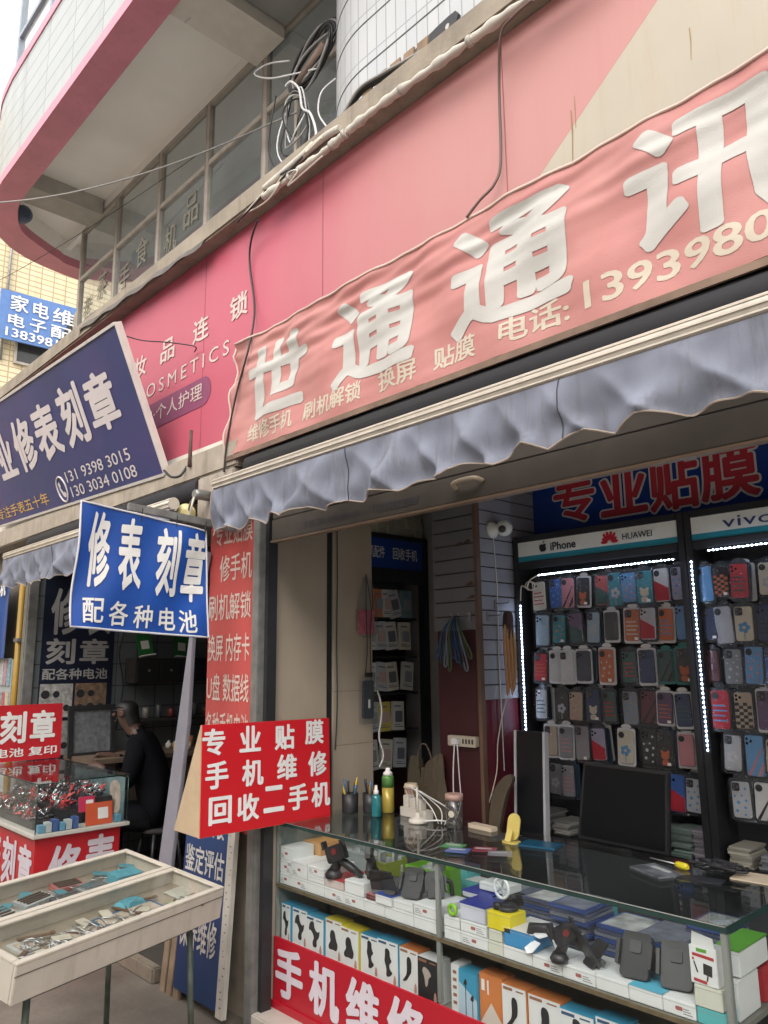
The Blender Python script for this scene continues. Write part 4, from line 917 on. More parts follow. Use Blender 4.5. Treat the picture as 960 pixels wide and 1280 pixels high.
# ------------------------------------------------------------------ inside the phone shop: beige side wall, slatted column, racks
MAROON = M('maroon_paint', (.04, .006, .009), .5, var=.12, scale=5)
t = thing('side_wall', 'beige boarded side wall with a black strip behind the red placard', 'wall', (-3.53, 2.8, .1))
b = MB(); b.box(-3.56, 2.465, .10, -3.50, 2.835, 2.95); b.box(-3.56, 2.881, .10, -3.50, 3.19, 2.95)
b.build('board', M('beige_board', (.38, .32, .25), .6, var=.06, scale=4, blotch=.3, blotch_col=(.31, .255, .195), streak=.12), t, .003)
b = MB(); b.box(-3.56, 2.836, .1, -3.512, 2.880, 2.95); b.build('black_strip', BLK, t)
b = MB(); 
for z in (1.32, 1.62): b.box(-3.4995, 2.884, z, -3.4985, 3.188, z + .003)
b.build('joint', M('joint_line', (.22, .17, .12), .7), t)
b = MB(); b.tube(smooth_path([(-3.49, 2.90, 2.7), (-3.49, 2.905, 2.3), (-3.49, 2.90, 1.9), (-3.485, 2.90, 1.55), (-3.49, 2.89, 1.3)]), .0035, 5)
tag(b.build('wall_cable', BLK, None), 'thin black cable running down the beige side wall beside its black strip', 'cable')

t = thing('accessory_rack', 'tall black framed accessory rack with a blue lettered header beside the beige wall', 'rack', (-3.75, 3.6, .1))
b = MB(); b.box(-3.70, 3.20, .10, -3.64, 3.24, 2.62); b.box(-3.70, 3.80, .10, -3.64, 3.845, 2.62); b.box(-3.70, 3.241, 2.59, -3.64, 3.799, 2.62); b.box(-3.70, 3.241, 2.30, -3.64, 3.799, 2.39); b.build('frame', BLKM, t, .003)
b = MB(); b.box(-3.69, 3.241, 2.391, -3.65, 3.799, 2.589); hd = b.build('header', M('header_blue', (.015, .055, .28), .4, var=.05), t)
b = MB(); fr = FE(-3.65); put_text(b, fr, '手机配件', 3.25, 2.455, 3.44, 2.535, .012); put_text(b, fr, '回收手机', 3.515, 2.455, 3.745, 2.535, .012); b.build('lettering', WLET, hd)
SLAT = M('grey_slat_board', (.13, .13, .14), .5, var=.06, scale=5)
b = MB()
for k in range(7): b.box(-3.89, 3.21, 1.93 + k * .081, -3.87, 3.84, 1.93 + k * .081 + .074)
b.build('slat_back', SLAT, t); b = MB(); b.box(-3.895, 3.21, .1, -3.875, 3.84, 1.925); b.build('lower_back', MAROON, t)
for z in (1.985, 1.735, 1.50, 1.27):
    b = MB(); b.box(-3.87, 3.26, z + .075, -3.70, 3.78, z + .09); b.build('shelf', BLKM, t)
kinds = [((.62, .61, .58), 'white'), ((.60, .20, .07), 'orange'), ((.50, .52, .55), 'silver grey'), ((.62, .60, .50), 'cream'), ((.15, .28, .30), 'teal'), ((.60, .50, .10), 'yellow')]
rows = [(2.17, [(3.42, 1), (3.50, 0), (3.575, 2), (3.66, 4)]), (1.96, [(3.34, 0), (3.44, 2), (3.53, 0), (3.64, 3)]), (1.70, [(3.34, 0), (3.43, 2), (3.53, 3), (3.65, 0)]), (1.45, [(3.37, 2), (3.46, 5), (3.57, 0)]), (1.22, [(3.36, 0), (3.46, 3), (3.58, 2)])]
for ri, (z, its) in enumerate(rows):
    for k, (y, kd) in enumerate(its):
        cc, cn = kinds[kd]; tl_ = RND.uniform(-.12, .12) if not (ri == 0 and k == 2) else .25
        fr = Fr((-3.685 + .006 * k, y, z - .095), (0, 1, tl_), (-.04, -tl_, 1))
        t = thing('accessory_pack', '%s charger or cable pack, %s from left, %s row of the blue headed rack' % (cn, ORD[k], ORD[ri]), 'accessory pack', fr.o, 'packs in the accessory rack')
        b = MB(); b.prism(fr, rrect(-.05, 0, .05, .18, .006), -.02, 0); b.build('carton', M('pack_' + cn.replace(' ', '_'), cc, .45, var=.05), t)
        b = MB(); b.prism(fr, rrect(-.03, .05, .03, .12, .008), .0005, .006); b.build('window_print', M('pack_print_%d' % (k % 3), ((.30, .31, .34), (.55, .40, .38), (.14, .15, .18))[k % 3], .35), t)
        b = MB(); b.poly(fr, [(-.04, .145), (.02, .145), (.02, .155), (-.04, .155)], .001); b.poly(fr, [(-.04, .02), (.04, .02), (.04, .026), (-.04, .026)], .001); b.poly(fr, [(-.04, .032), (.01, .032), (.01, .037), (-.04, .037)], .001); b.build('small_print', M('grey_print', (.2, .2, .22), .5), t)

t = thing('slat_column', 'square column clad in grey slat boards above maroon paint with brown corner trim', 'column', (-2.9, 3.6, .1))
b = MB(); b.box(-3.06, 3.30, .1, -2.75, 3.85, 3.0); b.build('core', MAROON, t)
b = MB(); b2 = MB(); k = 0; z = 1.955
while z < 2.98: b.box(-3.07, 3.282, z, -2.757, 3.299, z + .074); z += .081
z = 1.578
while z < 2.98: b2.box(-2.749, 3.312, z, -2.735, 3.849, z + .074); z += .081
b.build('slat_board', SLAT, t, .002); b2.build('slat_board', M('lit_slat_board', (.25, .25, .28), .5, var=.06), t, .002)  # side slats a paler copy, the light on that side put into colour
b = MB(); b.box(-3.065, 3.2935, 1.955, -2.757, 3.2995, 3.0); b.box(-2.7495, 3.312, 1.578, -2.744, 3.849, 3.0); b.build('groove_backing', M('dark_brown_groove', (.035, .022, .018), .7), t)
b = MB(); b.box(-2.756, 3.278, .1, -2.733, 3.311, 3.0); b.build('corner_trim', M('brown_trim', (.12, .07, .045), .6, var=.2), t)
b = MB(); b.box(-2.7495, 3.312, .1, -2.742, 3.849, 1.577); b.build('side_panel', M('pinkish_maroon', (.10, .010, .020), .5), t)
b = MB()
for x, z in ((-2.80, 2.44), (-2.86, 2.43), (-2.79, 2.20), (-2.78, 2.125)): b.prism(FS(3.2815), chaikin([(x - .05, z), (x + .02, z), (x + .022, z + .018), (x, z + .022), (x - .02, z + .008)]), 0, .001)
b.build('torn_patch', M('torn_brown', (.08, .045, .03), .8), t)

t = thing('security_camera', 'white dome security camera on the slatted column', 'security camera', (-2.73, 3.44, 2.5))
b = MB(); b.lathe((-2.734, 3.42, 2.52), (1, 0, 0), [(.05, 0), (.05, .012), (.035, .03), (.018, .06)], 18); b.build('mount', M('camera_white', (.62, .62, .58), .35), t)
b = MB(); b.lathe((-2.665, 3.45, 2.525), (.35, -.9, -.2), [(.01, -.048), (.035, -.035), (.046, -.01), (.046, .012), (.038, .03), (.022, .04)], 20); bd_ = b.build('dome', M('camera_white'), t)
b = MB(); b.lathe((-2.662, 3.435, 2.522), (.45, -.85, -.3), [(.020, .03), (.021, .034), (.012, .040)], 14); b.build('lens', BLK, bd_)
b = MB(); b.tube([(-2.73, 3.43, 2.47), (-2.732, 3.45, 2.2), (-2.732, 3.44, 1.8), (-2.733, 3.45, 1.2)], .003, 5); tag(b.build('camera_cable', M('camera_white'), None), 'thin white cable hanging below the dome camera', 'cable')
def hook(x, y, z, ax, lab):
    b = MB()
    if ax == 'y': b.box(x - .012, y - .004, z - .03, x + .012, y, z + .02); b.tube([(x, y, z), (x, y - .09, z), (x, y - .1, z + .015)], .003, 6)
    else: b.box(x, y - .012, z - .03, x + .004, y + .012, z + .02); b.tube([(x, y, z), (x + .09, y, z), (x + .1, y, z + .015)], .003, 6)
    tag(b.build('display_hook', GREYM, None), lab, 'hook')
hook(-2.80, 3.281, 2.03, 'y', 'empty metal display hook on the front of the slatted column')
hook(-2.734, 3.43, 2.10, 'x', 'upper empty display hook on the lit side of the slatted column')
hook(-2.734, 3.36, 2.03, 'x', 'lower empty display hook on the lit side of the slatted column')
# hanging straps and the orange cable bundle
t = thing('strap_bundle', 'bundle of blue and green phone straps hanging on the slatted column', 'straps', (-2.9, 3.27, 1.8))
cs = [('blue_strap', (.02, .06, .15)), ('teal_strap', (.01, .04, .05)), ('pale_strap', (.12, .15, .2)), ('green_strap', (.05, .09, .03)), ('navy_strap', (.02, .03, .09))]
for k in range(9):
    b = MB(); x = -2.90 + (k - 4) * .012; d = (k - 4) * .018; h = .12 + .02 * (k % 4)
    b.tube(smooth_path([(x * .5 - 1.45, 3.265, 2.02), (x + d * .5, 3.255 - .004 * k, 1.95), (x + d + .012, 3.25, 2.0 - h - .06), (x + d - .01, 3.25, 2.0 - h - .07), (x + d * .3 - .012, 3.255, 1.95)], 5), .0045, 5); b.build('strap', M(*cs[k % 5]), t)
b = MB(); b.tube([(-2.90, 3.281, 2.03), (-2.90, 3.25, 2.03), (-2.90, 3.24, 2.045)], .003, 6); b.build('hook', GREYM, t)
t = thing('cable_bundle', 'hanks of orange charging cables hanging from a hook beside the light strip', 'cables', (-2.7, 3.49, 1.6))
for k in range(10):
    b = MB(); y = 3.49 + (k - 5) * .008; bot = 1.60 + .018 * (k % 5); x = -2.70 + .003 * (k % 4)
    b.tube(smooth_path([(x, 3.49, 2.02), (x + .01, y - .014, 1.93), (x + .012, y - .010, bot + .1), (x + .01, y, bot), (x + .012, y + .012, bot + .1), (x + .008, y + .01, 1.93), (x, 3.49, 2.02)], 5), .0038, 5); b.build('cable', M('orange_cable_%d' % (k % 2), ((.42, .17, .05), (.48, .30, .16))[k % 2], .5), t)
b = MB(); b.prism(FE(-2.71), chaikin([(3.46, 1.90), (3.51, 1.90), (3.52, 2.02), (3.50, 2.06), (3.47, 2.06), (3.455, 2.0)]), 0, .03); b.build('cable_tie', M('dark_brown_tie', (.05, .025, .015), .6), t)
b = MB(); b.tube(smooth_path([(-2.70, 3.50, 1.65), (-2.72, 3.44, 1.5), (-2.73, 3.40, 1.35), (-2.73, 3.38, 1.2), (-2.74, 3.32, 1.05)]), .003, 5)
tag(b.build('loose_cable', M('pale_cord'), None), 'loose pale cable trailing down from the orange hank to the socket', 'cable')
# little white boxes stacked on the accessory rack
kk = 0
for r_ in range(4):
    for k in range(7):
        if r_ == 3 and k > 3: continue
        y = 3.22 + k * .085 + .01 * (r_ % 2); z = 2.622 + r_ * .058
        b = MB(); b.box(-3.84, y, z, -3.655 - .006 * ((k + r_) % 3), y + .082, z + .056)
        o = b.build('film_box', M('film_box_card', (.48, .45, .36), .5, var=.1), None, .002)
        b = MB(); f3 = FE(-3.654 - .006 * ((k + r_) % 3))
        for q in range(4): b.poly(f3, [(y + .008, z + .008 + q * .012), (y + .074, z + .008 + q * .012), (y + .074, z + .0105 + q * .012), (y + .008, z + .0105 + q * .012)], .0008)
        b.build('print', M('grey_print'), o)
        tag(o, 'small cream film box, %s from left, %s layer above the accessory rack' % (ORD[k], ('bottom', 'second', 'third', 'top')[r_]), 'box', 'film boxes on the accessory rack')
# packs hung on the beige wall
t = thing('hanging_pack', 'clear hanging bag with a pink card on the beige wall', 'pack', (-3.49, 3.12, 1.95))
fr = Fr((-3.485, 3.055, 1.95), (0, 1, 0), (.02, 0, 1)); b = MB(); b.prism(fr, rrect(0, .0, .13, .145, .01), 0, .008); b.build('pink_card', M('pink_card', (.52, .13, .17), .45, var=.4, scale=30), t)
b = MB(); b.prism(fr, chaikin([(-.01, -.02), (.15, -.02), (.16, .10), (.12, .30), (.06, .36), (.03, .30), (-.01, .15)]), -.004, .016); b.build('bag', CLEAR, t)
b = MB(); b.tube(smooth_path([(-3.47, 3.115, 2.31), (-3.465, 3.11, 2.1), (-3.465, 3.115, 1.85), (-3.468, 3.10, 1.70)]), .0035, 5); b.tube(smooth_path([(-3.47, 3.115, 2.31), (-3.465, 3.15, 2.1), (-3.465, 3.14, 1.9), (-3.46, 3.145, 1.6)]), .0035, 5); b.build('cord', BLK, t)
t = thing('hanging_pack', 'clear pack with a dark grooming tool, lower on the beige wall', 'pack', (-3.49, 3.1, 1.43))
fr = Fr((-3.48, 3.06, 1.43), (0, 1, 0), (.02, 0, 1)); b = MB(); b.prism(fr, rrect(.0, 0, .14, .27, .012), 0, .022); b.build('clear_box', CLEAR, t)
b = MB(); b.prism(fr, rrect(.02, .03, .10, .25, .015), .003, .018); b.build('tool_body', M('dark_slate_plastic', (.04, .05, .06), .35), t); b = MB(); b.prism(fr, rrect(.055, .09, .07, .14, .004), .019, .021); b.build('switch', WHT, t)
b = MB(); b.prism(fr, rrect(.04, .27, .09, .295, .004), .002, .018); b.build('hanger_tab', BLK, t)
b = MB(); b.tube(smooth_path([(-3.47, 3.2, 1.62), (-3.45, 3.215, 1.5), (-3.46, 3.20, 1.35), (-3.45, 3.225, 1.25), (-3.46, 3.20, 1.18)]), [.006] * 25, 6); 
tag(b.build('white_cable', M('white_cable_plastic', (.6, .6, .6), .4), None), 'white cable looped at the edge of the beige wall', 'cable')

# back wall sign
t = thing('wall_sign', 'big blue wall sign with red white edged characters for film fitting, above the racks', 'sign', (-1.5, 3.84, 2.53))
fr = FS(3.845); b = MB(); b.bf(fr, -2.733, 2.50, 0, 1.2, 3.0, .012); b.build('sign_board', M('sign_blue', (.012, .045, .25), .22, var=.06), t)
wb, rb_ = MB(), MB()
for ch, p0, p1 in (('专', (694, 657), (742, 592)), ('业', (752, 648), (806, 574)), ('贴', (814, 642), (870, 560)), ('膜', (878, 630), (945, 545))):
    f2 = FS(3.832); a0, z0 = f2.uv(*p0); a1, z1 = f2.uv(*p1)
    e = .010; put_text(wb, f2, ch, a0 - e, z0 - e, a1 + e, z1 + e, .068, c=.002); put_text(rb_, f2, ch, a0, z0, a1, z1, .030, c=.005)
for k, ch in enumerate('手机维修'): f2 = FS(3.832); put_text(wb, f2, ch, -1.28 + k * .36, 2.60, -.98 + k * .36, 2.93, .068, c=.002); put_text(rb_, f2, ch, -1.27 + k * .36, 2.61, -.99 + k * .36, 2.92, .030, c=.005)
wb.build('white_outline', M('outline_white', (.62, .62, .62), .4), t); rb_.build('red_lettering', M('lettering_red', (.48, .03, .05), .4), t)

# phone case racks
PEG = M('grey_pegboard', (.035, .036, .042), .6, var=.1)
WHEAD = M('header_white', (.75, .76, .72), .35); TEAL = M('header_teal', (.02, .24, .32), .35)
LED = M('led_white', (.62, .76, 1.0), .4, var=0, emit=32.0)
def rack(x0, x1, lab):
    t = thing('phone_case_rack', lab, 'rack', ((x0 + x1) / 2, 3.7, .86))
    b = MB(); b.box(x0, 3.60, .84, x0 + .035, 3.82, 2.49); b.box(x1 - .035, 3.60, .84, x1 - .001, 3.82, 2.49); b.box(x0 + .036, 3.60, 2.455, x1 - .036, 3.82, 2.49); b.box(x0 + .036, 3.60, 2.30, x1 - .036, 3.64, 2.342); b.box(x0 + .036, 3.60, .84, x1 - .036, 3.82, .872); b.build('frame', BLKM, t, .003)
    b = MB(); b.box(x0 + .036, 3.81, .873, x1 - .036, 3.82, 2.454)
    b.build('back_panel', PEG, t)
    b = MB(); b.box(x0 + .036, 3.603, 2.373, x1 - .036, 3.635, 2.4545); h = b.build('header', WHEAD, t); b = MB(); b.box(x0 + .036, 3.603, 2.343, x1 - .036, 3.635, 2.3725); b.build('teal_band', TEAL, t)
    b = MB()
    for j in range(9):
        z = .95 + j * .19
        for i in range(22): b.box(x0 + .06 + i * .042, 3.8085, z, x0 + .066 + i * .042, 3.8095, z + .006)
    b.build('peg_hole', BLK, t)
    for z in (2.245, 2.05, 1.845, 1.645, 1.45, 1.25):
        b = MB(); b.box(x0 + .04, 3.795, z - .006, x1 - .04, 3.807, z + .006); b.build('hanging_rail', BLKM, t)
    return t, h
r1, h1 = rack(-2.725, -1.69, 'black phone case rack with apple and red fan emblem on its white header')
r2, h2 = rack(-1.688, -.62, 'black phone case rack at the right edge with a blue lettered header')
BLT = M('black_lettering', (.015, .015, .018), .4); REDL = M('logo_red', (.55, .02, .04), .4)
fr = FS(3.603)
b = MB(); put_text(b, fr, 'iPhone', -2.465, 2.386, -2.30, 2.432, .028); put_text(b, fr, 'HUAWEI', -2.02, 2.392, -1.855, 2.425, .014)
ax, az = -2.515, 2.410
b.poly(fr, chaikin([(ax, az + .017), (ax - .018, az + .020), (ax - .027, az + .004), (ax - .020, az - .018), (ax - .009, az - .026), (ax, az - .022), (ax + .009, az - .026), (ax + .019, az - .018), (ax + .025, az - .006), (ax + .015, az + .003), (ax + .024, az + .014), (ax + .014, az + .020)]), .003)
b.poly(fr, chaikin([(ax + .002, az + .022), (ax + .004, az + .034), (ax + .014, az + .040), (ax + .012, az + .028)]), .003); b.build('lettering', BLT, h1)
b = MB(); fx, fz = -2.095, 2.386
for k in range(8):
    an = rad(8 + k * 23.4); d = V((math.cos(an), math.sin(an))); q = V((-d.y, d.x)); L_ = .058 if 1 < k < 6 else .048
    pl = [V((fx, fz)) + d * s_ + q * w_ for s_, w_ in ((.010, -.001), (L_ * .6, -.0085), (L_, -.0075), (L_ * 1.08, .0), (L_, .0075), (L_ * .6, .0085), (.010, .001))]
    b.poly(fr, chaikin([tuple(p) for p in pl], 1), .003)
b.build('fan_emblem', REDL, h1)
b = MB(); put_text(b, fr, 'vivo', -1.50, 2.385, -1.27, 2.435, .004, sp=1.05); b.build('lettering', M('logo_blue', (.03, .05, .16), .4), h2)
def led(t, p, q, n, name='light_strip'):
    p, q = V(p), V(q); b = MB(); b.tube([p, q], .003, 6); s_ = b.build(name, M('led_tape', (.3, .33, .38), .4), t)
    b = MB()
    for k in range(n):
        c = p.lerp(q, (k + .5) / n); b.box(c.x - .0028, c.y - .007, c.z - .0028, c.x + .0028, c.y - .0035, c.z + .0028)
    b.build('diode', LED, s_)
led(r1, (-2.680, 3.592, 1.40), (-2.680, 3.592, 2.10), 34); led(r1, (-2.55, 3.592, 2.255), (-1.74, 3.592, 2.262), 40); led(r2, (-1.660, 3.592, 1.36), (-1.660, 3.592, 2.25), 42); led(r2, (-1.58, 3.592, 2.285), (-.70, 3.592, 2.292), 44)
b = MB(); b.tube(smooth_path([(-2.68, 3.592, 2.12), (-2.66, 3.58, 2.2), (-2.62, 3.575, 2.19), (-2.60, 3.58, 2.23), (-2.55, 3.59, 2.255)]), .004, 6); b.tube([(-2.61 + .03 * math.cos(k * .7), 3.58 + .002 * k, 2.20 + .025 * math.sin(k * .7)) for k in range(18)], .003, 5); b.build('strip_lead', M('pale_cord'), r1)

# phone cases: one of each kind, then copies
FRAMEW = M('pack_frame_white', (.62, .62, .61), .4); FRAMED = M('pack_frame_grey', (.035, .04, .045), .25)
def base_case():
    fr = FS(0); P = {}
    b = MB(); b.prism(fr, rrect(-.046, -.092, .046, .084, .012), -.004, .0); b.prism(fr, chaikin([(-.03, .084), (.03, .084), (.018, .104), (-.018, .104)], 1), -.003, -.001); P['backing_card'] = b.mesh('backing_card')
    b = MB(); b.prism(fr, rrect(-.038, -.080, .038, .074, .012, 5), .001, .011, True); P['case'] = b.mesh('case', bevel=.002)
    b = MB(); b.prism(fr, rrect(-.034, .034, -.002, .070, .008), .0115, .0145); P['lens_bump'] = b.mesh('lens_bump')
    b = MB(); 
    for x, z in ((-.026, .060), (-.026, .043), (-.010, .052)): b.disc(fr, x, z, .006, .0155, 12)
    P['lens'] = b.mesh('lens')
    b = MB(); b.disc(fr, -.018, .052, .015, .0148, 16); P['round_bump'] = b.mesh('round_bump')
    b = MB(); b.prism(fr, rrect(-.050, -.096, .050, .090, .014, 4), .013, .017); P['clear_cover'] = b.mesh('clear_cover')
    b = MB(); b.tube([(0, 0, .096), (0, .17, .098)], .0018, 5); P['hook'] = b.mesh('hook')
    b = MB(); b.disc(fr, 0, -.03, .022, .0125, 16, .019); b.disc(fr, -.016, -.012, .008, .0122, 10); b.disc(fr, .016, -.012, .008, .0122, 10); b.poly(fr, rrect(-.018, -.076, .018, -.05, .01), .0122); P['print_patch0'] = b.mesh('print_patch')
    b = MB(); b.poly(fr, [(-.036, -.076), (.036, -.076), (.036, -.02), (-.036, .02)], .0122); P['print_patch1'] = b.mesh('print_patch')
    b = MB()
    for k in range(5): b.disc(fr, .016 * math.cos(k * 1.257), -.02 + .016 * math.sin(k * 1.257), .0105, .0122 + .0001 * k, 10)
    b.poly(fr, [(-.002, -.074), (.002, -.074), (.001, -.03), (-.001, -.03)], .0122); P['print_patch2'] = b.mesh('print_patch')
    b = MB(); b.poly(fr, [(.03, .03), (.036, .03), (-.02, -.078), (-.034, -.078)], .0122); b.poly(fr, [(.036, -.02), (.036, -.05), (.02, -.078), (.006, -.078)], .0122); P['print_patch3'] = b.mesh('print_patch')
    b = MB()
    for x, z, r in ((-.02, -.05, .007), (.015, -.035, .006), (-.012, -.015, .008), (.02, -.005, .006), (.004, .015, .005), (-.025, .012, .005), (.02, .045, .006), (.012, -.065, .005)): b.disc(fr, x, z, r, .0125, 10)
    P['print_dots'] = b.mesh('print_dots')
    b = MB()
    for i in range(8):
        for j in range(4):
            if (i + j) % 2: b.bf(fr, -.036 + j * .018, -.078 + i * .0135, .0115, -.018 + j * .018, -.0645 + i * .0135, .0122)
    P['check_print'] = b.mesh('check_print')
    b = MB(); b.bf(fr, .012, -.075, .0176, .030, -.062, .0182); P['price_tag'] = b.mesh('price_tag')
    b = MB()
    for k in range(4): b.bf(fr, -.03, -.05 + k * .02, .0115, .03 - .01 * (k % 2), -.044 + k * .02, .0121)
    P['line_print'] = b.mesh('line_print')
    return P
CP = base_case()
def inst(part, parent, mat):
    me = CP[part]
    if not me.materials: me.materials.append(None)
    o = bpy.data.objects.new(part, me); col.objects.link(o); o.parent = parent
    o.material_slots[0].link = 'OBJECT'; o.material_slots[0].material = mat; return o
PAL = {'white': (.55, .55, .54), 'cream': (.55, .50, .38), 'sky blue': (.10, .28, .50), 'royal blue': (.03, .10, .34), 'teal': (.02, .22, .26), 'pink': (.52, .22, .24), 'coral red': (.45, .09, .08), 'crimson': (.45, .015, .03),
       'black': (.02, .02, .024), 'lilac': (.34, .32, .42), 'orange': (.50, .13, .045), 'grey': (.22, .23, .24), 'silver': (.42, .43, .44), 'dark blue': (.025, .04, .10), 'dark green': (.03, .09, .08), 'maroon': (.12, .03, .04), 'beige': (.42, .33, .24), 'purple': (.12, .07, .14), 'pale blue': (.30, .40, .46)}
rows1 = [
 (2.150, [(-2.59, 'cream', 'line', 'd'), (-2.483, 'royal blue', 'dots', 'd'), (-2.399, 'pink', 'patch', 'd'), (-2.308, 'black', 'patch', 'w'), (-2.191, 'coral red', 'patch', 'd'), (-2.111, 'teal', 'patch', 'd'), (-2.030, 'sky blue', 'dots', 'd'), (-1.939, 'teal', 'patch', 'd'), (-1.852, 'white', 'patch', 'd'), (-1.762, 'lilac', 'dots', 'd')]),
 (1.958, [(-2.58, 'pale blue', 'none', 'd'), (-2.475, 'teal', 'dots', 'd'), (-2.36, 'purple', 'patch', 'd'), (-2.255, 'pale blue', 'patch', 'd'), (-2.145, 'black', 'none', 'w'), (-2.030, 'orange', 'line', 'w'), (-1.935, 'silver', 'patch', 'd'), (-1.845, 'orange', 'line', 'w'), (-1.752, 'sky blue', 'none', 'd')]),
 (1.752, [(-2.604, 'crimson', 'line', 'd'), (-2.50, 'white', 'none', 'w'), (-2.425, 'white', 'none', 'w'), (-2.331, 'black', 'none', 'w'), (-2.187, 'orange', 'dots', 'w'), (-2.060, 'dark green', 'line', 'd'), (-1.965, 'dark blue', 'none', 'w'), (-1.865, 'dark green', 'patch', 't'), (-1.763, 'black', 'patch', 't')]),
 (1.548, [(-2.612, 'silver', 'line', 'd'), (-2.48, 'black', 'patch', 'd'), (-2.385, 'beige', 'dots', 'd'), (-2.29, 'dark blue', 'patch', 'd'), (-2.19, 'dark green', 'line', 'd'), (-2.07, 'grey', 'dots', 'd'), (-1.975, 'maroon', 'patch', 'd'), (-1.885, 'purple', 'line', 'w'), (-1.785, 'dark blue', 'line', 'w')]),
 (1.355, [(-2.56, 'beige', 'none', 'w'), (-2.46, 'grey', 'line', 'w'), (-2.36, 'grey', 'none', 'd'), (-2.265, 'lilac', 'patch', 'd'), (-2.105, 'cream', 'patch', 'w'), (-1.985, 'black', 'dots', 'd'), (-1.895, 'black', 'patch', 'd'), (-1.795, 'pink', 'none', 'w')]),
 (1.155, [(-2.547, 'grey', 'patch', 'd'), (-2.455, 'grey', 'line', 'd'), (-1.95, 'dark green', 'line', 'd'), (-1.862, 'royal blue', 'patch', 'd'), (-1.775, 'silver', 'dots', 'd')])]
rows2 = [
 (2.140, [(-1.632, 'sky blue', 'none', 'd'), (-1.553, 'black', 'check', 'd'), (-1.465, 'crimson', 'line', 'd'), (-1.345, 'cream', 'patch', 'd'), (-1.23, 'teal', 'dots', 'd')]),
 (1.945, [(-1.63, 'dark blue', 'none', 'd'), (-1.56, 'silver', 'none', 'd'), (-1.468, 'cream', 'patch', 'd'), (-1.37, 'dark blue', 'line', 'd'), (-1.26, 'black', 'none', 'd')]),
 (1.750, [(-1.64, 'maroon', 'none', 'd'), (-1.535, 'grey', 'dots', 'd'), (-1.437, 'sky blue', 'dots', 'd'), (-1.345, 'royal blue', 'patch', 'd'), (-1.25, 'pink', 'none', 'd')]),
 (1.555, [(-1.605, 'crimson', 'line', 'd'), (-1.50, 'beige', 'check', 'd'), (-1.40, 'purple', 'none', 'w'), (-1.29, 'black', 'none', 'd')]),
 (1.360, [(-1.57, 'silver', 'patch', 'd'), (-1.475, 'sky blue', 'patch', 'd'), (-1.385, 'beige', 'dots', 'd'), (-1.28, 'grey', 'none', 'd')]),
 (1.165, [(-1.55, 'silver', 'dots', 'd'), (-1.455, 'white', 'patch', 'd'), (-1.35, 'grey', 'line', 'd')])]
pcol = ['cream', 'crimson', 'sky blue', 'black', 'orange', 'dark green', 'silver', 'pink']
wd = {'none': 'plain', 'line': 'lined', 'dots': 'dotted', 'patch': 'printed', 'check': 'chequered'}
ci = 0
for rk, rws in (('left', rows1), ('right', rows2)):
    for ri, (z, its) in enumerate(rws):
        for k, (x, cn, pr, fm) in enumerate(its):
            ci += 1
            where = 'rack with fan emblem' if rk == 'left' else 'rack at right edge'
            t = thing('phone_case', '%s %s case, %s from the left, %s row, %s' % (wd[pr], cn, ORD[k], ORD[ri], where), 'phone case', (x, 3.655 + RND.uniform(-.012, .012), z + RND.uniform(-.004, .004)), 'phone cases on the racks')
            s9 = RND.uniform(.94, 1.06); t.scale = (1.03 * s9, 1.0, 1.03 * s9 * RND.uniform(.94, 1.06)); t.rotation_euler = (RND.uniform(-.05, .02), RND.uniform(-.05, .05), RND.uniform(-.10, .14))
            inst('backing_card', t, FRAMEW if fm == 'w' else (M('pack_frame_teal', (.02, .20, .18), .4) if fm == 't' else FRAMED))
            c_ = inst('case', t, M('case_' + cn.replace(' ', '_'), tuple(v_ * 1.0 for v_ in PAL[cn]), .28, var=.12, coat=.4))
            if ci % 3 == 0: inst('round_bump', c_, BLK)
            else:
                inst('lens_bump', c_, M('case_' + cn.replace(' ', '_')) if ci % 2 else BLK); inst('lens', c_, M('lens_black', (.01, .01, .015), .15) if ci % 2 else M('lens_grey', (.12, .12, .14), .15))
            if pr != 'none':
                pc = pcol[ci % 8] if pcol[ci % 8] != cn else 'white'
                inst({'line': 'line_print', 'dots': 'print_dots', 'patch': 'print_patch%d' % (ci % 4), 'check': 'check_print'}[pr], c_, M('print_' + pc.replace(' ', '_'), tuple(v_ * .9 for v_ in PAL[pc]), .4))
            inst('clear_cover', t, FILM)
            for e_ in range(ci % 3):
                sp_ = inst('backing_card', t, (FRAMEW, FRAMED, M('pack_frame_blue', (.03, .06, .10), .35))[(ci + e_) % 3]); sp_.name = 'spare_pack'; sp_.location = (RND.uniform(-.016, .018), .018 + .016 * e_, RND.uniform(-.010, .012)); sp_.rotation_euler.y = RND.uniform(-.06, .06)
            inst('hook', t, GREYM)
            if ci % 4 == 0: inst('price_tag', t, WHT)
# thin spare packs hanging behind the front ones
# stacks of film packs on the rack foot
for k, (x, n_, cn, cc) in enumerate(((-2.63, 10, 'grey', (.30, .30, .28)), (-2.50, 7, 'pale', (.42, .42, .40)), (-1.97, 11, 'silver', (.34, .34, .33)), (-1.84, 12, 'green grey', (.18, .24, .22)), (-1.735, 12, 'violet grey', (.26, .24, .28)), (-1.57, 8, 'cream', (.40, .38, .32)), (-1.44, 6, 'slate', (.2, .21, .23)))):
    t = thing('film_stack', '%s stack of flat film packs on the foot of the %s rack' % (cn, 'left' if x < -1.69 else 'right edge'), 'stack of packs', (x, 3.7, .875))
    for j in range(n_):
        b = MB(); dx, dy = RND.uniform(-.008, .008), RND.uniform(-.01, .01); z = .874 + j * .011; v_ = RND.uniform(.7, 1.15)
        b.box(x - .048 + dx, 3.62 + dy, z, x + .048 + dx, 3.79 + dy, z + .009); b.build('film_pack', M('film_%d_%d' % (k, j % 3), tuple(c_ * (.7, 1, 1.25)[j % 3] for c_ in cc), .4), t)
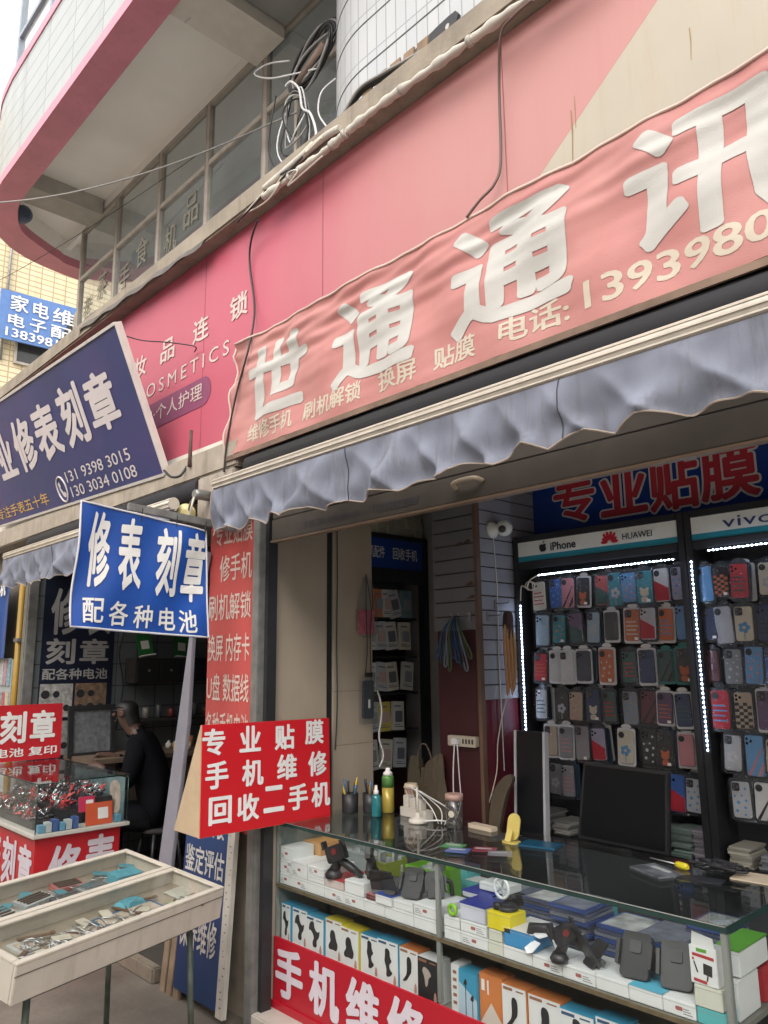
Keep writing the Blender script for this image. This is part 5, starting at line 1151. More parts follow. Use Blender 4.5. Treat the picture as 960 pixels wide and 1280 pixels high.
b = MB(); b.box(-2.72, 3.48, .10, -.62, 3.83, .838); tag(b.build('base_cabinet', M('dark_cabinet', (.035, .035, .038), .5), None, .006), 'low dark cabinet carrying both phone case racks behind the counter', 'cabinet')
# monitor and black panel
t = thing('monitor', 'black monitor standing with its dark screen to the street behind the counter', 'monitor', (-1.98, 3.33, .84))
fr = Fr((-2.205, 3.31, .955), (1, .0, 0), (0, .05, 1)); b = MB(); b.prism(fr, [(.0, 0), (.455, -.01), (.475, .34), (.045, .35)], -.035, -.006); b.build('housing', BLK, t, .004)
b = MB(); b.prism(fr, [(.018, .016), (.44, .008), (.458, .326), (.058, .336)], -.0055, -.003); b.build('screen', M('dark_screen', (.004, .005, .006), .45, spec=.25), t)
b = MB(); b.bf(fr, .20, -.06, -.03, .27, -.005, -.02); b.bf(fr, .12, -.075, -.12, .35, -.062, .08); b.build('stand', BLK, t, .003)
b = MB(); b.box(-2.35, 3.22, .10, -1.65, 3.46, .875); tag(b.build('desk', M('dark_cabinet'), None, .005), 'low dark desk under the monitor', 'desk')
t = thing('tall_panel', 'tall black panel with white side strips leaning at the slatted column', 'panel', (-2.47, 3.25, .5))
fr = Fr((-2.565, 3.27, .40), (1, 0, 0), (0, .06, 1)); b = MB(); b.bf(fr, .014, 0, -.03, .178, 1.03, 0); b.build('panel', M('gloss_black_panel', (.005, .006, .008), .45, spec=.3), t, .003)
b = MB(); b.bf(fr, 0, 0, -.032, .0135, 1.03, .003); b.bf(fr, .1785, 0, -.032, .192, 1.03, .003); b.build('side_strip', M('grey_white_strip', (.40, .40, .42), .4), t)
t = thing('paper_bag', 'crumpled brown paper bag slumped against the maroon column', 'bag', (-3.1, 3.2, .97))
b = MB(); q = random.Random(5); P = []
for j in range(9):
    for i in range(16):
        a = 2 * math.pi * i / 16; k = 1 - .45 * (j / 8) ** 2; P.append(V((-3.13 + .13 * k * math.cos(a) + q.uniform(-.014, .014) + .04 * j / 8, 3.26 + .035 * k * math.sin(a) + q.uniform(-.006, .006), .72 + .52 * j / 8 + q.uniform(-.01, .01) + .05 * math.cos(a) * j / 8)))
b.add(P, [(j * 16 + i, j * 16 + (i + 1) % 16, (j + 1) * 16 + (i + 1) % 16, (j + 1) * 16 + i) for j in range(8) for i in range(16)] + [tuple(range(128, 144))]); b.build('bag', M('brown_paper', (.075, .055, .034), .8, var=.15, bump=.3), t)
b = MB(); b.tube(smooth_path([(-3.18, 3.24, 1.2), (-3.17, 3.235, 1.30), (-3.12, 3.235, 1.33), (-3.08, 3.235, 1.28), (-3.07, 3.24, 1.22)]), .005, 6); b.build('handle', M('brown_paper'), t)
b = MB(); b.prism(Fr((-3.30, 3.28, .8), (1, 0, 0), (.05, .02, 1)), chaikin([(0, 0), (.11, 0), (.12, .42), (.09, .46), (.02, .45)]), 0, .03); tag(b.build('folded_card', M('olive_card', (.06, .05, .03), .8), None), 'dull folded card standing beside the brown paper bag', 'card')
b = MB(); b.prism(Fr((-2.66, 3.24, .9), (1, .1, 0), (.1, .02, 1)), chaikin([(0, 0), (.05, 0), (.10, .22), (.16, .30), (.12, .33), (.03, .24), (.0, .1)]), 0, .03); tag(b.build('brown_wrap', M('brown_paper'), None), 'scrap of brown wrapping paper behind the clear cup', 'paper')
t = thing('power_strip', 'pale power strip fixed to the maroon column with white plugs', 'power strip', (-2.9, 3.28, 1.33))
fr = FS(3.298); b = MB(); b.prism(fr, rrect(-2.975, 1.33, -2.775, 1.385, .008), 0, .03); b.build('body', M('pale_beige_plastic', (.42, .38, .30), .45), t)
b = MB(); b.prism(fr, rrect(-2.93, 1.342, -2.885, 1.372, .006), .0305, .055); b.build('plug', M('white_cable_plastic'), t)
b = MB()
for k in range(4): b.prism(fr, rrect(-2.87 + k * .022, 1.345, -2.858 + k * .022, 1.37, .003), .0302, .031)
b.build('socket', BLK, t)
b = MB(); b.tube(smooth_path([(-2.91, 3.25, 1.34), (-2.91, 3.235, 1.22), (-2.90, 3.22, 1.08), (-2.86, 3.18, 1.0), (-2.80, 3.12, .99)]), .0035, 5); b.tube(smooth_path([(-2.89, 3.25, 1.34), (-2.87, 3.235, 1.2), (-2.85, 3.22, 1.06), (-2.82, 3.15, .985)]), .003, 5); b.build('cord', M('white_cable_plastic'), t)
# ------------------------------------------------------------------ glass counter
X0, X1, Y0, Y1 = -3.495, -1.157, 2.50, 3.17
t = thing('glass_counter', 'long glass shop counter with a red lettered apron and two stocked shelves', 'counter', (-2.3, 2.8, .1))
b = MB(); b.box(X0, Y0 - .012, .101, X1 + .01, Y0, .425); ap = b.build('apron', M('apron_red', (.44, .010, .024), .38, var=.06, scale=3), t, .002)
b = MB(); b.box(X0, Y0 - .022, .101, X1 + .01, Y0 - .0125, .135); b.build('skirting', M('apron_red'), ap)
b = MB(); fr = FS(Y0 - .012)
for k, ch in enumerate('手机维修'): put_text(b, fr, ch, -3.47 + k * .272, .165, -3.47 + k * .272 + .225, .395, .042)
for k, ch in enumerate('手机贴膜'): put_text(b, fr, ch, -2.30 + k * .272, .165, -2.30 + k * .272 + .225, .395, .042)
b.build('lettering', M('lilac_lettering', (.66, .60, .66), .5), ap)
SHELFM = M('counter_board', (.30, .28, .24), .5, var=.1)
b = MB(); b.box(X0 + .005, Y0 + .002, .385, X1 - .005, Y1 - .01, .398); b.build('lower_deck', SHELFM, t)
b = MB(); b.box(X0 + .005, Y0 + .003, .655, X1 - .003, Y1 - .012, .672); b.build('shelf', M('worn_shelf_board', (.17, .17, .15), .45, var=.15), t)
b = MB(); b.box(X0 + .005, Y0 - .004, .658, X1 - .003, Y0 + .0025, .6735); b.build('shelf_edge', M('brass_edge', (.17, .14, .085), .35, .4, var=.3, streak=.5, scale=30), t)
b = MB(); b.box(X0 + .004, Y0 - .008, .966, X1 + .012, Y1 + .004, .978); b.build('top_pane', GLASS, t)
b = MB()
b.quad((X0 + .004, Y0, .427), (-2.356, Y0, .427), (-2.356, Y0, .965), (X0 + .004, Y0, .965)); b.quad((-2.354, Y0, .427), (X1, Y0, .427), (X1, Y0, .965), (-2.354, Y0, .965)); b.build('front_pane', GLASS, t)
b = MB(); b.quad((X1, Y0, .102), (X1, Y1, .102), (X1, Y1, .965), (X1, Y0, .965)); b.build('side_pane', GLASS, t)
b = MB(); b.box(X0 + .003, Y0 - .010, .9595, X1 + .013, Y0 - .0082, .9795); b.box(X1 + .0125, Y0 - .008, .9595, X1 + .0145, Y1 + .004, .9795)
b.build('glass_edge', GEDGE, t)
b = MB(); b.tube([(X0 + .01, Y0 - .0105, .9772), (X1 + .01, Y0 - .0105, .9772)], .0016, 5); b.build('edge_highlight', ALU, t)  # thin bright tube added as the highlight line on the glass edge
for bx in ((-2.368, Y0 - .003, .427, -2.342, Y0 + .012, .958), (X1 - .012, Y0 - .006, .10, X1 + .010, Y0 + .016, .958), (X0 - .002, Y0 - .004, .10, X0 + .012, Y0 + .02, .958), (X1 - .012, Y1 - .02, .10, X1 + .008, Y1, .958)):
    b = MB(); b.box(*bx); b.build('post', M('clear_metal_post', (.34, .37, .35), .25, .6), t, .003)
b = MB(); b.box(X0, Y1 - .008, .10, X1 - .013, Y1 + .002, .95); b.build('back_panel', M('dark_back_panel', (.045, .045, .05), .5), t)
b = MB(); b.box(X0 - .001, Y0 + .021, .1, X0 + .003, Y1 - .01, .955); b.build('left_panel', M('frosted_side', (.22, .25, .24), .4), t)
b = MB(); b.prism(Fr((X1, Y0, .9795), (1, 0, 0), (0, 1, 0)), chaikin([(-.06, -.009), (.0125, -.009), (.0125, .06), (-.01, .05), (-.04, .02)]), 0, .002); b.build('corner_guard', M('clear_metal_post'), t)

# white cartons on the upper shelf: (x0, x1, z0, z1, depth, colour, words, logo)
WC = M('white_carton', (.70, .71, .71), .45, var=.05)
GOODS = {'white': WC, 'blue lidded': M('lilac_white_carton', (.56, .57, .66), .45), 'yellow': M('yellow_carton', (.72, .60, .02), .4), 'blue': M('blue_carton', (.04, .24, .50), .4), 'cream': M('cream_carton', (.60, .60, .52), .45),
         'red topped': M('pinkish_carton', (.60, .50, .48), .45), 'dark red': M('dark_red_carton', (.14, .02, .03), .4), 'orange': M('orange_carton', (.56, .30, .12), .5), 'green': M('green_carton', (.10, .32, .03), .4), 'red': M('red_carton', (.42, .03, .04), .4), 'teal': M('teal_carton', (.10, .42, .44), .4), 'black': BLK}
LOGO = M('dull_red_logo', (.34, .10, .09), .5)
BASE = .6735
def carton(x0, x1, z0, z1, dep, kind, words, logo=True, y=2.512, ang=0.0, top=None, cat='box', parent_words='on the counter shelf'):
    w_ = x1 - x0; h = z1 - z0; fr = Fr((x0, y, z0), (math.cos(ang), math.sin(ang), 0), (0, 0, 1))
    b = MB(); b.bf(fr, .001, .0005, -dep, w_ - .001, h - .0005, 0); o = b.build('carton', GOODS[kind], None, .002)
    b = MB(); b.bf(fr, .0005, h - .010, .0002, w_ - .0005, h - .009, .0006)
    b.build('lid_line', M('carton_line', (.30, .30, .30), .6), o)
    if logo:
        b = MB(); b.poly(fr, rrect(w_ * .5 - .012, h * .5 - .006, w_ * .5 + .012, h * .5 + .006, .004), .0008); b.build('emblem', LOGO, o); b = MB(); a_ = w_ * (.08 if len(words) % 2 else .62)
        for q_ in range(3): b.bf(fr, a_, .010 + q_ * .007, .0002, a_ + w_ * (.28 - .05 * q_), .0125 + q_ * .007, .0006)
        if len(words) % 3 == 0:
            for q_ in range(7): b.bf(fr, w_ * .70 + q_ * .004, h * .62, .0002, w_ * .70 + q_ * .004 + .0018, h * .85, .0006)
        b.build('small_print', M('grey_print'), o)
    if top:
        f2 = Fr((x0, y, z1), (math.cos(ang), math.sin(ang), 0), (-math.sin(ang), math.cos(ang), 0)); b = MB(); b.prism(f2, [(.0, -.001), (w_, -.001), (w_, dep + .001), (0, dep + .001)], 0.0002, .006 if top[1] else .0012); b.build('lid', M(*top[0]), o)
    tag(o, words, cat, 'cartons in the glass counter'); return o
q = random.Random(4)
xs = [-3.48, -3.385, -3.25, -3.115, -2.97, -2.83, -2.69, -2.51, -2.375]
for k in range(8): carton(xs[k], xs[k + 1], BASE, .726, .2, 'white', 'white carton, %s from left, bottom row, left half of the counter shelf' % ORD[k], k in (0, 1, 3, 4))
carton(-3.48, -3.385, .727, .79, .2, 'white', 'middle white carton of the stack in the left corner of the counter shelf')
carton(-3.48, -3.375, .791, .855, .14, 'white', 'topmost white carton of the stack in the left corner of the counter shelf')
carton(-3.48, -3.33, .791, .86, .14, 'orange', 'orange brown carton behind the topmost white one in the left corner', False, y=2.66)
carton(-3.38, -3.255, .727, .80, .2, 'white', 'white carton second from the left in the upper layer of the counter shelf')
carton(-3.25, -3.118, .727, .757, .2, 'white', 'thin white carton under another, third stack from the left', False)
carton(-3.25, -3.118, .758, .80, .2, 'white', 'white carton on a thin one, third stack from the left')
carton(-3.112, -2.975, .727, .765, .2, 'red topped', 'pale carton with a red lid under the first black phone mount', False, top=(('red_lid', (.45, .04, .05), .4), False))
carton(-2.965, -2.83, .727, .785, .18, 'white', 'plain white carton between the red lidded pack and the mirror mount', False)
carton(-2.815, -2.70, .727, .75, .16, 'dark red', 'dark red flat pack under the mirror mount', False, top=(('pinkish_print', (.42, .14, .13), .5), False))
carton(-2.745, -2.64, .727, .765, .2, 'white', 'white carton with a blue lid under the folded black stand', False, y=2.505, top=(('ultramarine_lid', (.02, .06, .34), .4), False))
carton(-2.635, -2.515, .727, .762, .2, 'white', 'white carton under the black phone holder left of the middle post', False)
carton(-2.51, -2.375, .727, .775, .2, 'white', 'white carton with a small red emblem just left of the middle post')
xr = [-2.335, -2.245, -2.105, -2.03, -1.895, -1.765, -1.63, -1.505, -1.385, -1.275]
for k in range(9):
    carton(xr[k], xr[k + 1], BASE, .72, .2, 'cream' if k == 2 else 'white', '%s carton, %s from the middle post, bottom row, right half' % ('cream' if k == 2 else 'white', ORD[k]), k in (1, 4, 5, 8), top=(('sky_lid', (.10, .42, .58), .4), False) if k in (7,) else None)
carton(-2.335, -2.25, .721, .762, .2, 'white', 'white carton under the lime green lens ring', False)
carton(-2.245, -2.11, .721, .765, .2, 'white', 'white carton under the blue lidded box')
carton(-2.10, -2.035, .721, .762, .2, 'cream', 'cream carton under the bright yellow box', False)
carton(-2.245, -2.115, .766, .825, .13, 'blue lidded', 'pale box with a deep blue lid right of the middle post', False, top=(('deep_blue_lid', (.015, .03, .26), .35), True))
carton(-2.36, -2.20, .80, .82, .12, 'blue lidded', 'flat blue lidded box behind, beside the middle post', False, y=2.66, top=(('deep_blue_lid', (.015, .03, .26), .35), True))
carton(-2.30, -2.15, .83, .862, .10, 'white', 'white carton lying on the blue lidded boxes', False, y=2.70)
carton(-2.105, -1.99, .763, .826, .10, 'yellow', 'bright yellow open box carrying a black round cap', False)
carton(-2.025, -1.885, .721, .782, .17, 'blue', 'bright blue carton with a white printed top', False, top=(('white_print_top', (.62, .60, .60), .4), False))
b = MB(); b.lathe((-2.045, 2.57, .827), (0, 0, 1), [(.04, 0), (.042, .01), (.03, .02), (.028, .014)], 20); b.lathe((-2.08, 2.55, .827), (0, 0, 1), [(.018, 0), (.018, .02), (.01, .026)], 14); tag(b.build('round_cap', BLK, None), 'black round cap sitting in the yellow box', 'cap')
b = MB(); b.tube([(-2.285 + .018 * math.cos(k * .52), 2.512, .790 + .018 * math.sin(k * .52)) for k in range(12)], .008, 8, closed=True); tag(b.build('lens_ring', M('lime_ring', (.22, .48, .02), .4), None), 'lime green lens ring standing on a white carton', 'ring')
t = thing('ring_light', 'small white ring light with spokes standing on the blue lidded box', 'ring light', (-2.07, 2.62, .87))
cn = PY(627, 1110, 2.62); b = MB(); b.tube([cn + V((.036 * math.cos(k * .33), 0, .038 * math.sin(k * .33))) for k in range(19)], .006, 8, closed=True); b.build('ring', M('ring_white', (.80, .82, .86), .3), t)
b = MB()
for k in range(5): b.tube([cn, cn + V((.034 * math.cos(k * 1.257), .0, .036 * math.sin(k * 1.257)))], .004, 5)
b.build('spoke', M('silver_spoke', (.5, .52, .55), .3, .6), t); b = MB(); b.lathe((cn.x + .02, cn.y + .02, .835), (0, 0, 1), [(.012, 0), (.008, .02)], 10); b.build('foot', BLK, t)
# phone mounts
MGR = M('mount_grey', (.06, .062, .066), .65)
MNT = M('mount_plastic', (.022, .022, .025), .4, var=.2)
def mount(x, y, z, rot, lab, kind, s=1.0):
    t = thing('phone_mount', lab, 'phone mount', (x, y, z), 'phone mounts in the counter')
    c_, s_ = math.cos(rot), math.sin(rot); U = V((c_, s_, 0)); W = V((-s_, c_, 0)); T = lambda a, bb, cc: V((x, y, z)) + U * (a * s) + W * (bb * s) + V((0, 0, cc * s))
    if kind == 'holder':       # padded phone holder leaning back
        f2 = Fr(T(0, 0, .005), U, W * .55 + V((0, 0, 1))); b = MB(); b.prism(f2, rrect(-.045 * s, 0, .045 * s, .13 * s, .014 * s), -.03 * s, 0); b.build('body', MNT, t, .002)
        b = MB(); b.prism(f2, rrect(-.018 * s, .07 * s, .018 * s, .105 * s, .006 * s), .0005, .006 * s); b.build('pad', M('mount_grey', (.06, .062, .066), .65), t)
        b = MB()
        for q_ in (-1, 1): b.bf(f2, q_ * .046 * s, .03 * s, -.02 * s, q_ * .056 * s, .10 * s, .016 * s)
        b.build('jaw', MNT, t); b = MB(); b.tube([T(.05, .05, .08), T(.085, .06, .06), T(.09, .05, .0)], .012 * s, 8); b.build('arm', MNT, t)
    elif kind == 'claw':       # jointed handlebar clamp
        b = MB(); b.tube([T(-.05, 0, .02), T(-.02, 0, .07), T(.03, 0, .05), T(.08, .01, .02)], [.022 * s, .018 * s, .016 * s, .012 * s], 10); b.build('arm', MNT, t)
        b = MB(); b.lathe(T(-.05, 0, .0), (0, 0, 1), [(.03 * s, 0), (.034 * s, .012 * s), (.022 * s, .03 * s)], 16); b.build('base', MNT, t)
        f2 = Fr(T(-.03, -.01, .06), U + V((0, 0, .4)), V((0, 0, 1)) - U * .4); b = MB(); b.prism(f2, rrect(-.03 * s, 0, .05 * s, .06 * s, .012 * s), -.014 * s, .014 * s); b.build('clamp', MNT, t, .002)
        b = MB(); b.bf(f2, -.04 * s, .055 * s, -.012 * s, -.03 * s, .085 * s, .012 * s); b.bf(f2, .05 * s, .0, -.012 * s, .06 * s, .07 * s, .012 * s); b.build('jaw', MNT, t)
        b = MB(); b.lathe(T(-.03, -.018, .10), -W, [(.012 * s, 0), (.012 * s, .008 * s)], 12); b.build('knob', M('mount_red', (.20, .02, .02), .4), t)
    elif kind == 'fold':       # folded stand, two hinged plates
        f2 = Fr(T(-.04, 0, 0), U, W * -.5 + V((0, 0, 1))); b = MB(); b.prism(f2, rrect(0, 0, .07 * s, .12 * s, .008 * s), 0, .008 * s); b.build('plate', MNT, t)
        f2 = Fr(T(-.04, -.03, 0), U, W * .9 + V((0, 0, 1))); b = MB(); b.prism(f2, rrect(.005 * s, 0, .065 * s, .09 * s, .008 * s), -.006 * s, 0); b.build('leg', MNT, t)
        b = MB(); b.tube([T(-.04, .01, .015), T(.03, .01, .015)], .007 * s, 8); b.build('hinge', M('mount_grey'), t)
    elif kind == 'pad':        # white panelled game grip
        b = MB(); b.tube([T(-.05, 0, .01), T(-.03, .0, .07), T(.03, 0, .08), T(.06, 0, .02)], [.014 * s, .02 * s, .02 * s, .012 * s], 8); b.build('frame', MNT, t)
        b = MB(); f2 = Fr(T(0, -.02, .02), U, V((0, 0, 1)) + W * .4)
        for pl in ([(-.04, .05), (.02, .06), (.035, .04), (-.0, .025), (-.035, .032)], [(-.05, -.01), (-.02, .018), (.005, .012), (-.02, -.02), (-.04, -.025)], [(.045, .03), (.06, .045), (.07, .015), (.06, .0)]): b.prism(f2, [(p_[0] * s, p_[1] * s) for p_ in pl], 0, .006 * s)
        b.build('white_panel', M('panel_white', (.70, .72, .74), .3), t)
    return t
mount(-3.01, 2.545, .768, .2, 'black jointed clamp mount with a red knob on the red lidded pack', 'claw', 1.25)
mount(-2.88, 2.60, .79, -.9, 'grey black clamp mount lying behind the red knobbed one', 'claw', 1.1)
mount(-2.765, 2.56, .754, .5, 'black folded stand on the dark red pack', 'fold', 1.0)
mount(-2.675, 2.55, .77, .2, 'black folding stand on the blue lidded white carton', 'fold', .95)
mount(-2.565, 2.545, .766, .35, 'large black padded holder left of the middle post', 'holder', 1.0)
mount(-2.455, 2.60, .779, .9, 'black holder seen edge on beside the middle post', 'holder', .85)
mount(-1.87, 2.54, .724, .2, 'black and white panelled grip on the white cartons of the right half', 'pad', 1.1)
mount(-1.745, 2.55, .724, 1.0, 'squat black clamp mount right of the white panelled grip', 'claw', 1.0)
mount(-1.66, 2.57, .724, -.5, 'black folding stand between the clamp mount and the big holder', 'fold', 1.15)
mount(-1.505, 2.545, .724, .15, 'big black padded holder in the right half of the counter', 'holder', 1.1)
mount(-1.36, 2.56, .724, .3, 'black padded holder beside the boxed charger at the right end', 'holder', 1.1)
# bins and film stacks further in
for k, (x, y, w_, nm, cc) in enumerate(((-2.72, 2.86, .22, 'bright green', (.16, .40, .03)), (-3.18, 2.86, .24, 'clear grey', (.30, .34, .35)), (-2.98, 2.80, .14, 'olive', (.22, .26, .04)))):
    t = thing('storage_bin', '%s plastic bin of small parts further back on the counter shelf' % nm, 'bin', (x, y, BASE))
    b = MB(); z0, z1 = BASE, BASE + .15
    for a0_, b0_, a1_, b1_ in ((0, 0, w_, .004), (0, .14, w_, .144), (0, .0041, .004, .1399), (w_ - .004, .0041, w_, .1399)): b.box(x - w_ / 2 + a0_, y - .07 + b0_, z0, x - w_ / 2 + a1_, y - .07 + b1_, z1)
    b.box(x - w_ / 2 + .0041, y - .0659, z0, x + w_ / 2 - .0041, y + .0699, z0 + .004); b.build('tub', M('bin_%d' % k, cc, .35), t)
    b = MB(); b.box(x - w_ / 2 - .004, y - .075, z1 - .012, x + w_ / 2 + .004, y - .0702, z1); b.build('rim', M('bin_%d' % k), t)
    b = MB(); rr_ = random.Random(k)
    for i in range(8): 
        px, py = x + rr_.uniform(-.35, .35) * w_, y + rr_.uniform(-.045, .045); b.prism(Fr((px, py, z0 + .006), (math.cos(i), math.sin(i), 0), (0, 0, 1)), rrect(-.03, 0, .03, .12 + .03 * (i % 3), .004), 0, .012)
    b.build('contents', M('bin_contents', (.35, .36, .36), .5, var=.5, scale=30), t)
for k, (x, y, n_, w_) in enumerate(((-2.00, 2.80, 13, .15), (-1.83, 2.76, 14, .16), (-1.645, 2.78, 11, .17), (-1.46, 2.76, 12, .16), (-1.36, 2.90, 14, .14))):
    t = thing('film_stack', '%s stack of dark blue film packs behind the mounts in the counter' % ('first', 'second', 'third', 'fourth', 'hindmost')[k], 'stack of packs', (x, y, BASE))
    for j in range(n_):
        b = MB(); an = RND.uniform(-.05, .05); f2 = Fr((x + RND.uniform(-.006, .006), y + RND.uniform(-.008, .008), BASE + .0005 + j * .0135), (math.cos(an), math.sin(an), 0), (-math.sin(an), math.cos(an), 0)); b.prism(f2, rrect(-w_ / 2, -.10, w_ / 2, .10, .006), 0, .011); b.build('film_pack', M('navy_film_%d' % (j % 3), ((.06, .07, .12), (.03, .06, .20), (.14, .15, .19))[j % 3], .3), t)
    b = MB(); b.prism(f2, rrect(-w_ / 2 + .012, -.085, w_ / 2 - .012, .085, .004), .0112, .0118); b.build('printed_top', M('film_print_%d' % (k % 2), ((.42, .42, .42), (.16, .17, .22))[k % 2], .3, var=.6, scale=18), t)
bk = random.Random(8); xx = -3.42; k = 0
while xx < -1.40:
    w_ = bk.uniform(.09, .16); h_ = bk.uniform(.03, .13); kd = bk.choice(['white', 'white', 'cream', 'teal', 'blue', 'black', 'green', 'orange'])
    carton(xx, xx + w_, BASE, BASE + h_, bk.uniform(.08, .12), kd, '%s carton, %s from left along the back of the counter shelf' % (kd, ['first', 'second', 'third', 'fourth', 'fifth', 'sixth', 'seventh', 'eighth', 'ninth', 'tenth', 'eleventh', 'twelfth', 'thirteenth', 'fourteenth', 'fifteenth', 'sixteenth', 'seventeenth', 'eighteenth', 'nineteenth', 'twentieth'][k]), y=3.02 - bk.uniform(0, .03), top=(('grey_white_top_%d' % (k % 3), ((.5, .5, .5), (.3, .34, .36), (.12, .14, .2))[k % 3], .4), False))
    xx += w_ + bk.uniform(.005, .03); k += 1
# boxed charger and cartons at the right end
t = thing('charger_box', 'white charger box with red lettering and a black plug picture, counter\'s right end', 'box', (-1.24, 2.52, .78))
fr = FS(2.513); b = MB(); b.bf(fr, -1.282, .785, -.06, -1.195, .895, 0); b.build('carton', WC, t, .002)
b = MB(); b.prism(fr, [(-1.275, .8955), (-1.20, .8955), (-1.205, .925), (-1.27, .935)], -.006, -.003); b.build('hanger', WC, t)
b = MB(); b.poly(fr, [(-1.258, .880), (-1.225, .880), (-1.225, .890), (-1.258, .890)], .001); b.build('green_label', GOODS['green'], t)
b = MB(); b.poly(fr, [(-1.272, .866), (-1.203, .862), (-1.203, .871), (-1.272, .875)], .001); b.poly(fr, [(-1.272, .793), (-1.23, .790), (-1.23, .799), (-1.272, .802)], .001); b.disc(fr, -1.270, .857, .004, .001, 10); b.build('red_label', GOODS['red'], t)
b = MB(); b.poly(fr, [(-1.240, .818), (-1.212, .814), (-1.210, .846), (-1.238, .850)], .001); b.tube([fr.p(-1.268, .85, .001), fr.p(-1.258, .82, .001)], .002, 5); b.tube([fr.p(-1.226, .815, .001), fr.p(-1.229, .80, .001)], .002, 5); b.build('plug_picture', BLK, t)
carton(-1.275, -1.185, .721, .784, .07, 'cream', 'cream carton under the boxed charger at the right end', False)
carton(-1.272, -1.175, BASE, .72, .07, 'teal', 'teal and white carton at the foot of the right end stack', False)
carton(-1.25, -1.17, .795, .87, .22, 'white', 'white carton with a green end, behind the boxed charger', False, y=2.62, top=(('leaf_green_lid', (.10, .32, .03), .4), True))
carton(-1.25, -1.175, BASE, .79, .16, 'white', 'tall white carton behind the boxed charger at the side pane', False, y=2.60)
carton(-1.25, -1.175, BASE, .78, .10, 'red', 'red carton at the side pane of the counter', False, y=2.80)
carton(-1.26, -1.172, .40, .56, .12, 'teal', 'teal carton at the right end of the lower deck', False, y=2.56)
# lower shelf: boxed mounts standing on the deck
lows = [(-3.48, 'blue', 'mountA', 'blue'), (-3.40, 'blue', 'mountA', 'blue'), (-3.275, 'blue', 'mountA', 'blue'), (-3.135, 'yellow', 'mountB', 'yellow'), (-3.01, 'yellow', 'mountB', 'yellow'), (-2.88, 'blue', 'mountC', 'blue'), (-2.755, 'blue', 'mountC', 'blue'), (-2.625, 'orange', 'phone', 'orange'), (-2.505, 'white', 'dark', 'black'),
        (-2.325, 'white', 'script', 'white'), (-2.275, 'blue', 'ear', 'blue'), (-2.175, 'orange', 'case', 'orange'), (-2.055, 'orange', 'phone', 'orange'), (-1.94, 'orange', 'phone', 'orange'), (-1.795, 'blue', 'mountC', 'blue'), (-1.655, 'blue', 'mountA', 'blue'), (-1.53, 'white', 'phone', 'white'), (-1.40, 'orange', 'mountB', 'orange')]
TOPC = {'blue': M('box_blue', (.05, .30, .48), .4), 'yellow': M('box_yellow', (.62, .52, .04), .4), 'orange': M('box_orange', (.60, .20, .06), .4), 'white': WC}
PRT = {'mountA': [(.03, .125), (.06, .135), (.065, .10), (.09, .085), (.105, .10), (.10, .065), (.08, .05), (.085, .02), (.055, .015), (.05, .04), (.065, .06), (.04, .09), (.02, .085)],
       'mountB': [(.045, .12), (.075, .12), (.085, .08), (.10, .06), (.09, .03), (.06, .035), (.03, .03), (.025, .05), (.045, .07), (.035, .09)],
       'mountC': [(.05, .135), (.08, .13), (.08, .10), (.095, .085), (.075, .07), (.08, .05), (.10, .04), (.075, .02), (.055, .02), (.06, .05), (.045, .08), (.05, .10)],
       'phone': [(.05, .13), (.085, .125), (.085, .07), (.07, .055), (.05, .03), (.02, .025), (.03, .035), (.055, .06)], 'dark': [(.04, .12), (.075, .11), (.09, .09), (.07, .08), (.065, .05), (.05, .04), (.045, .08), (.03, .1)]}
cnt = {}
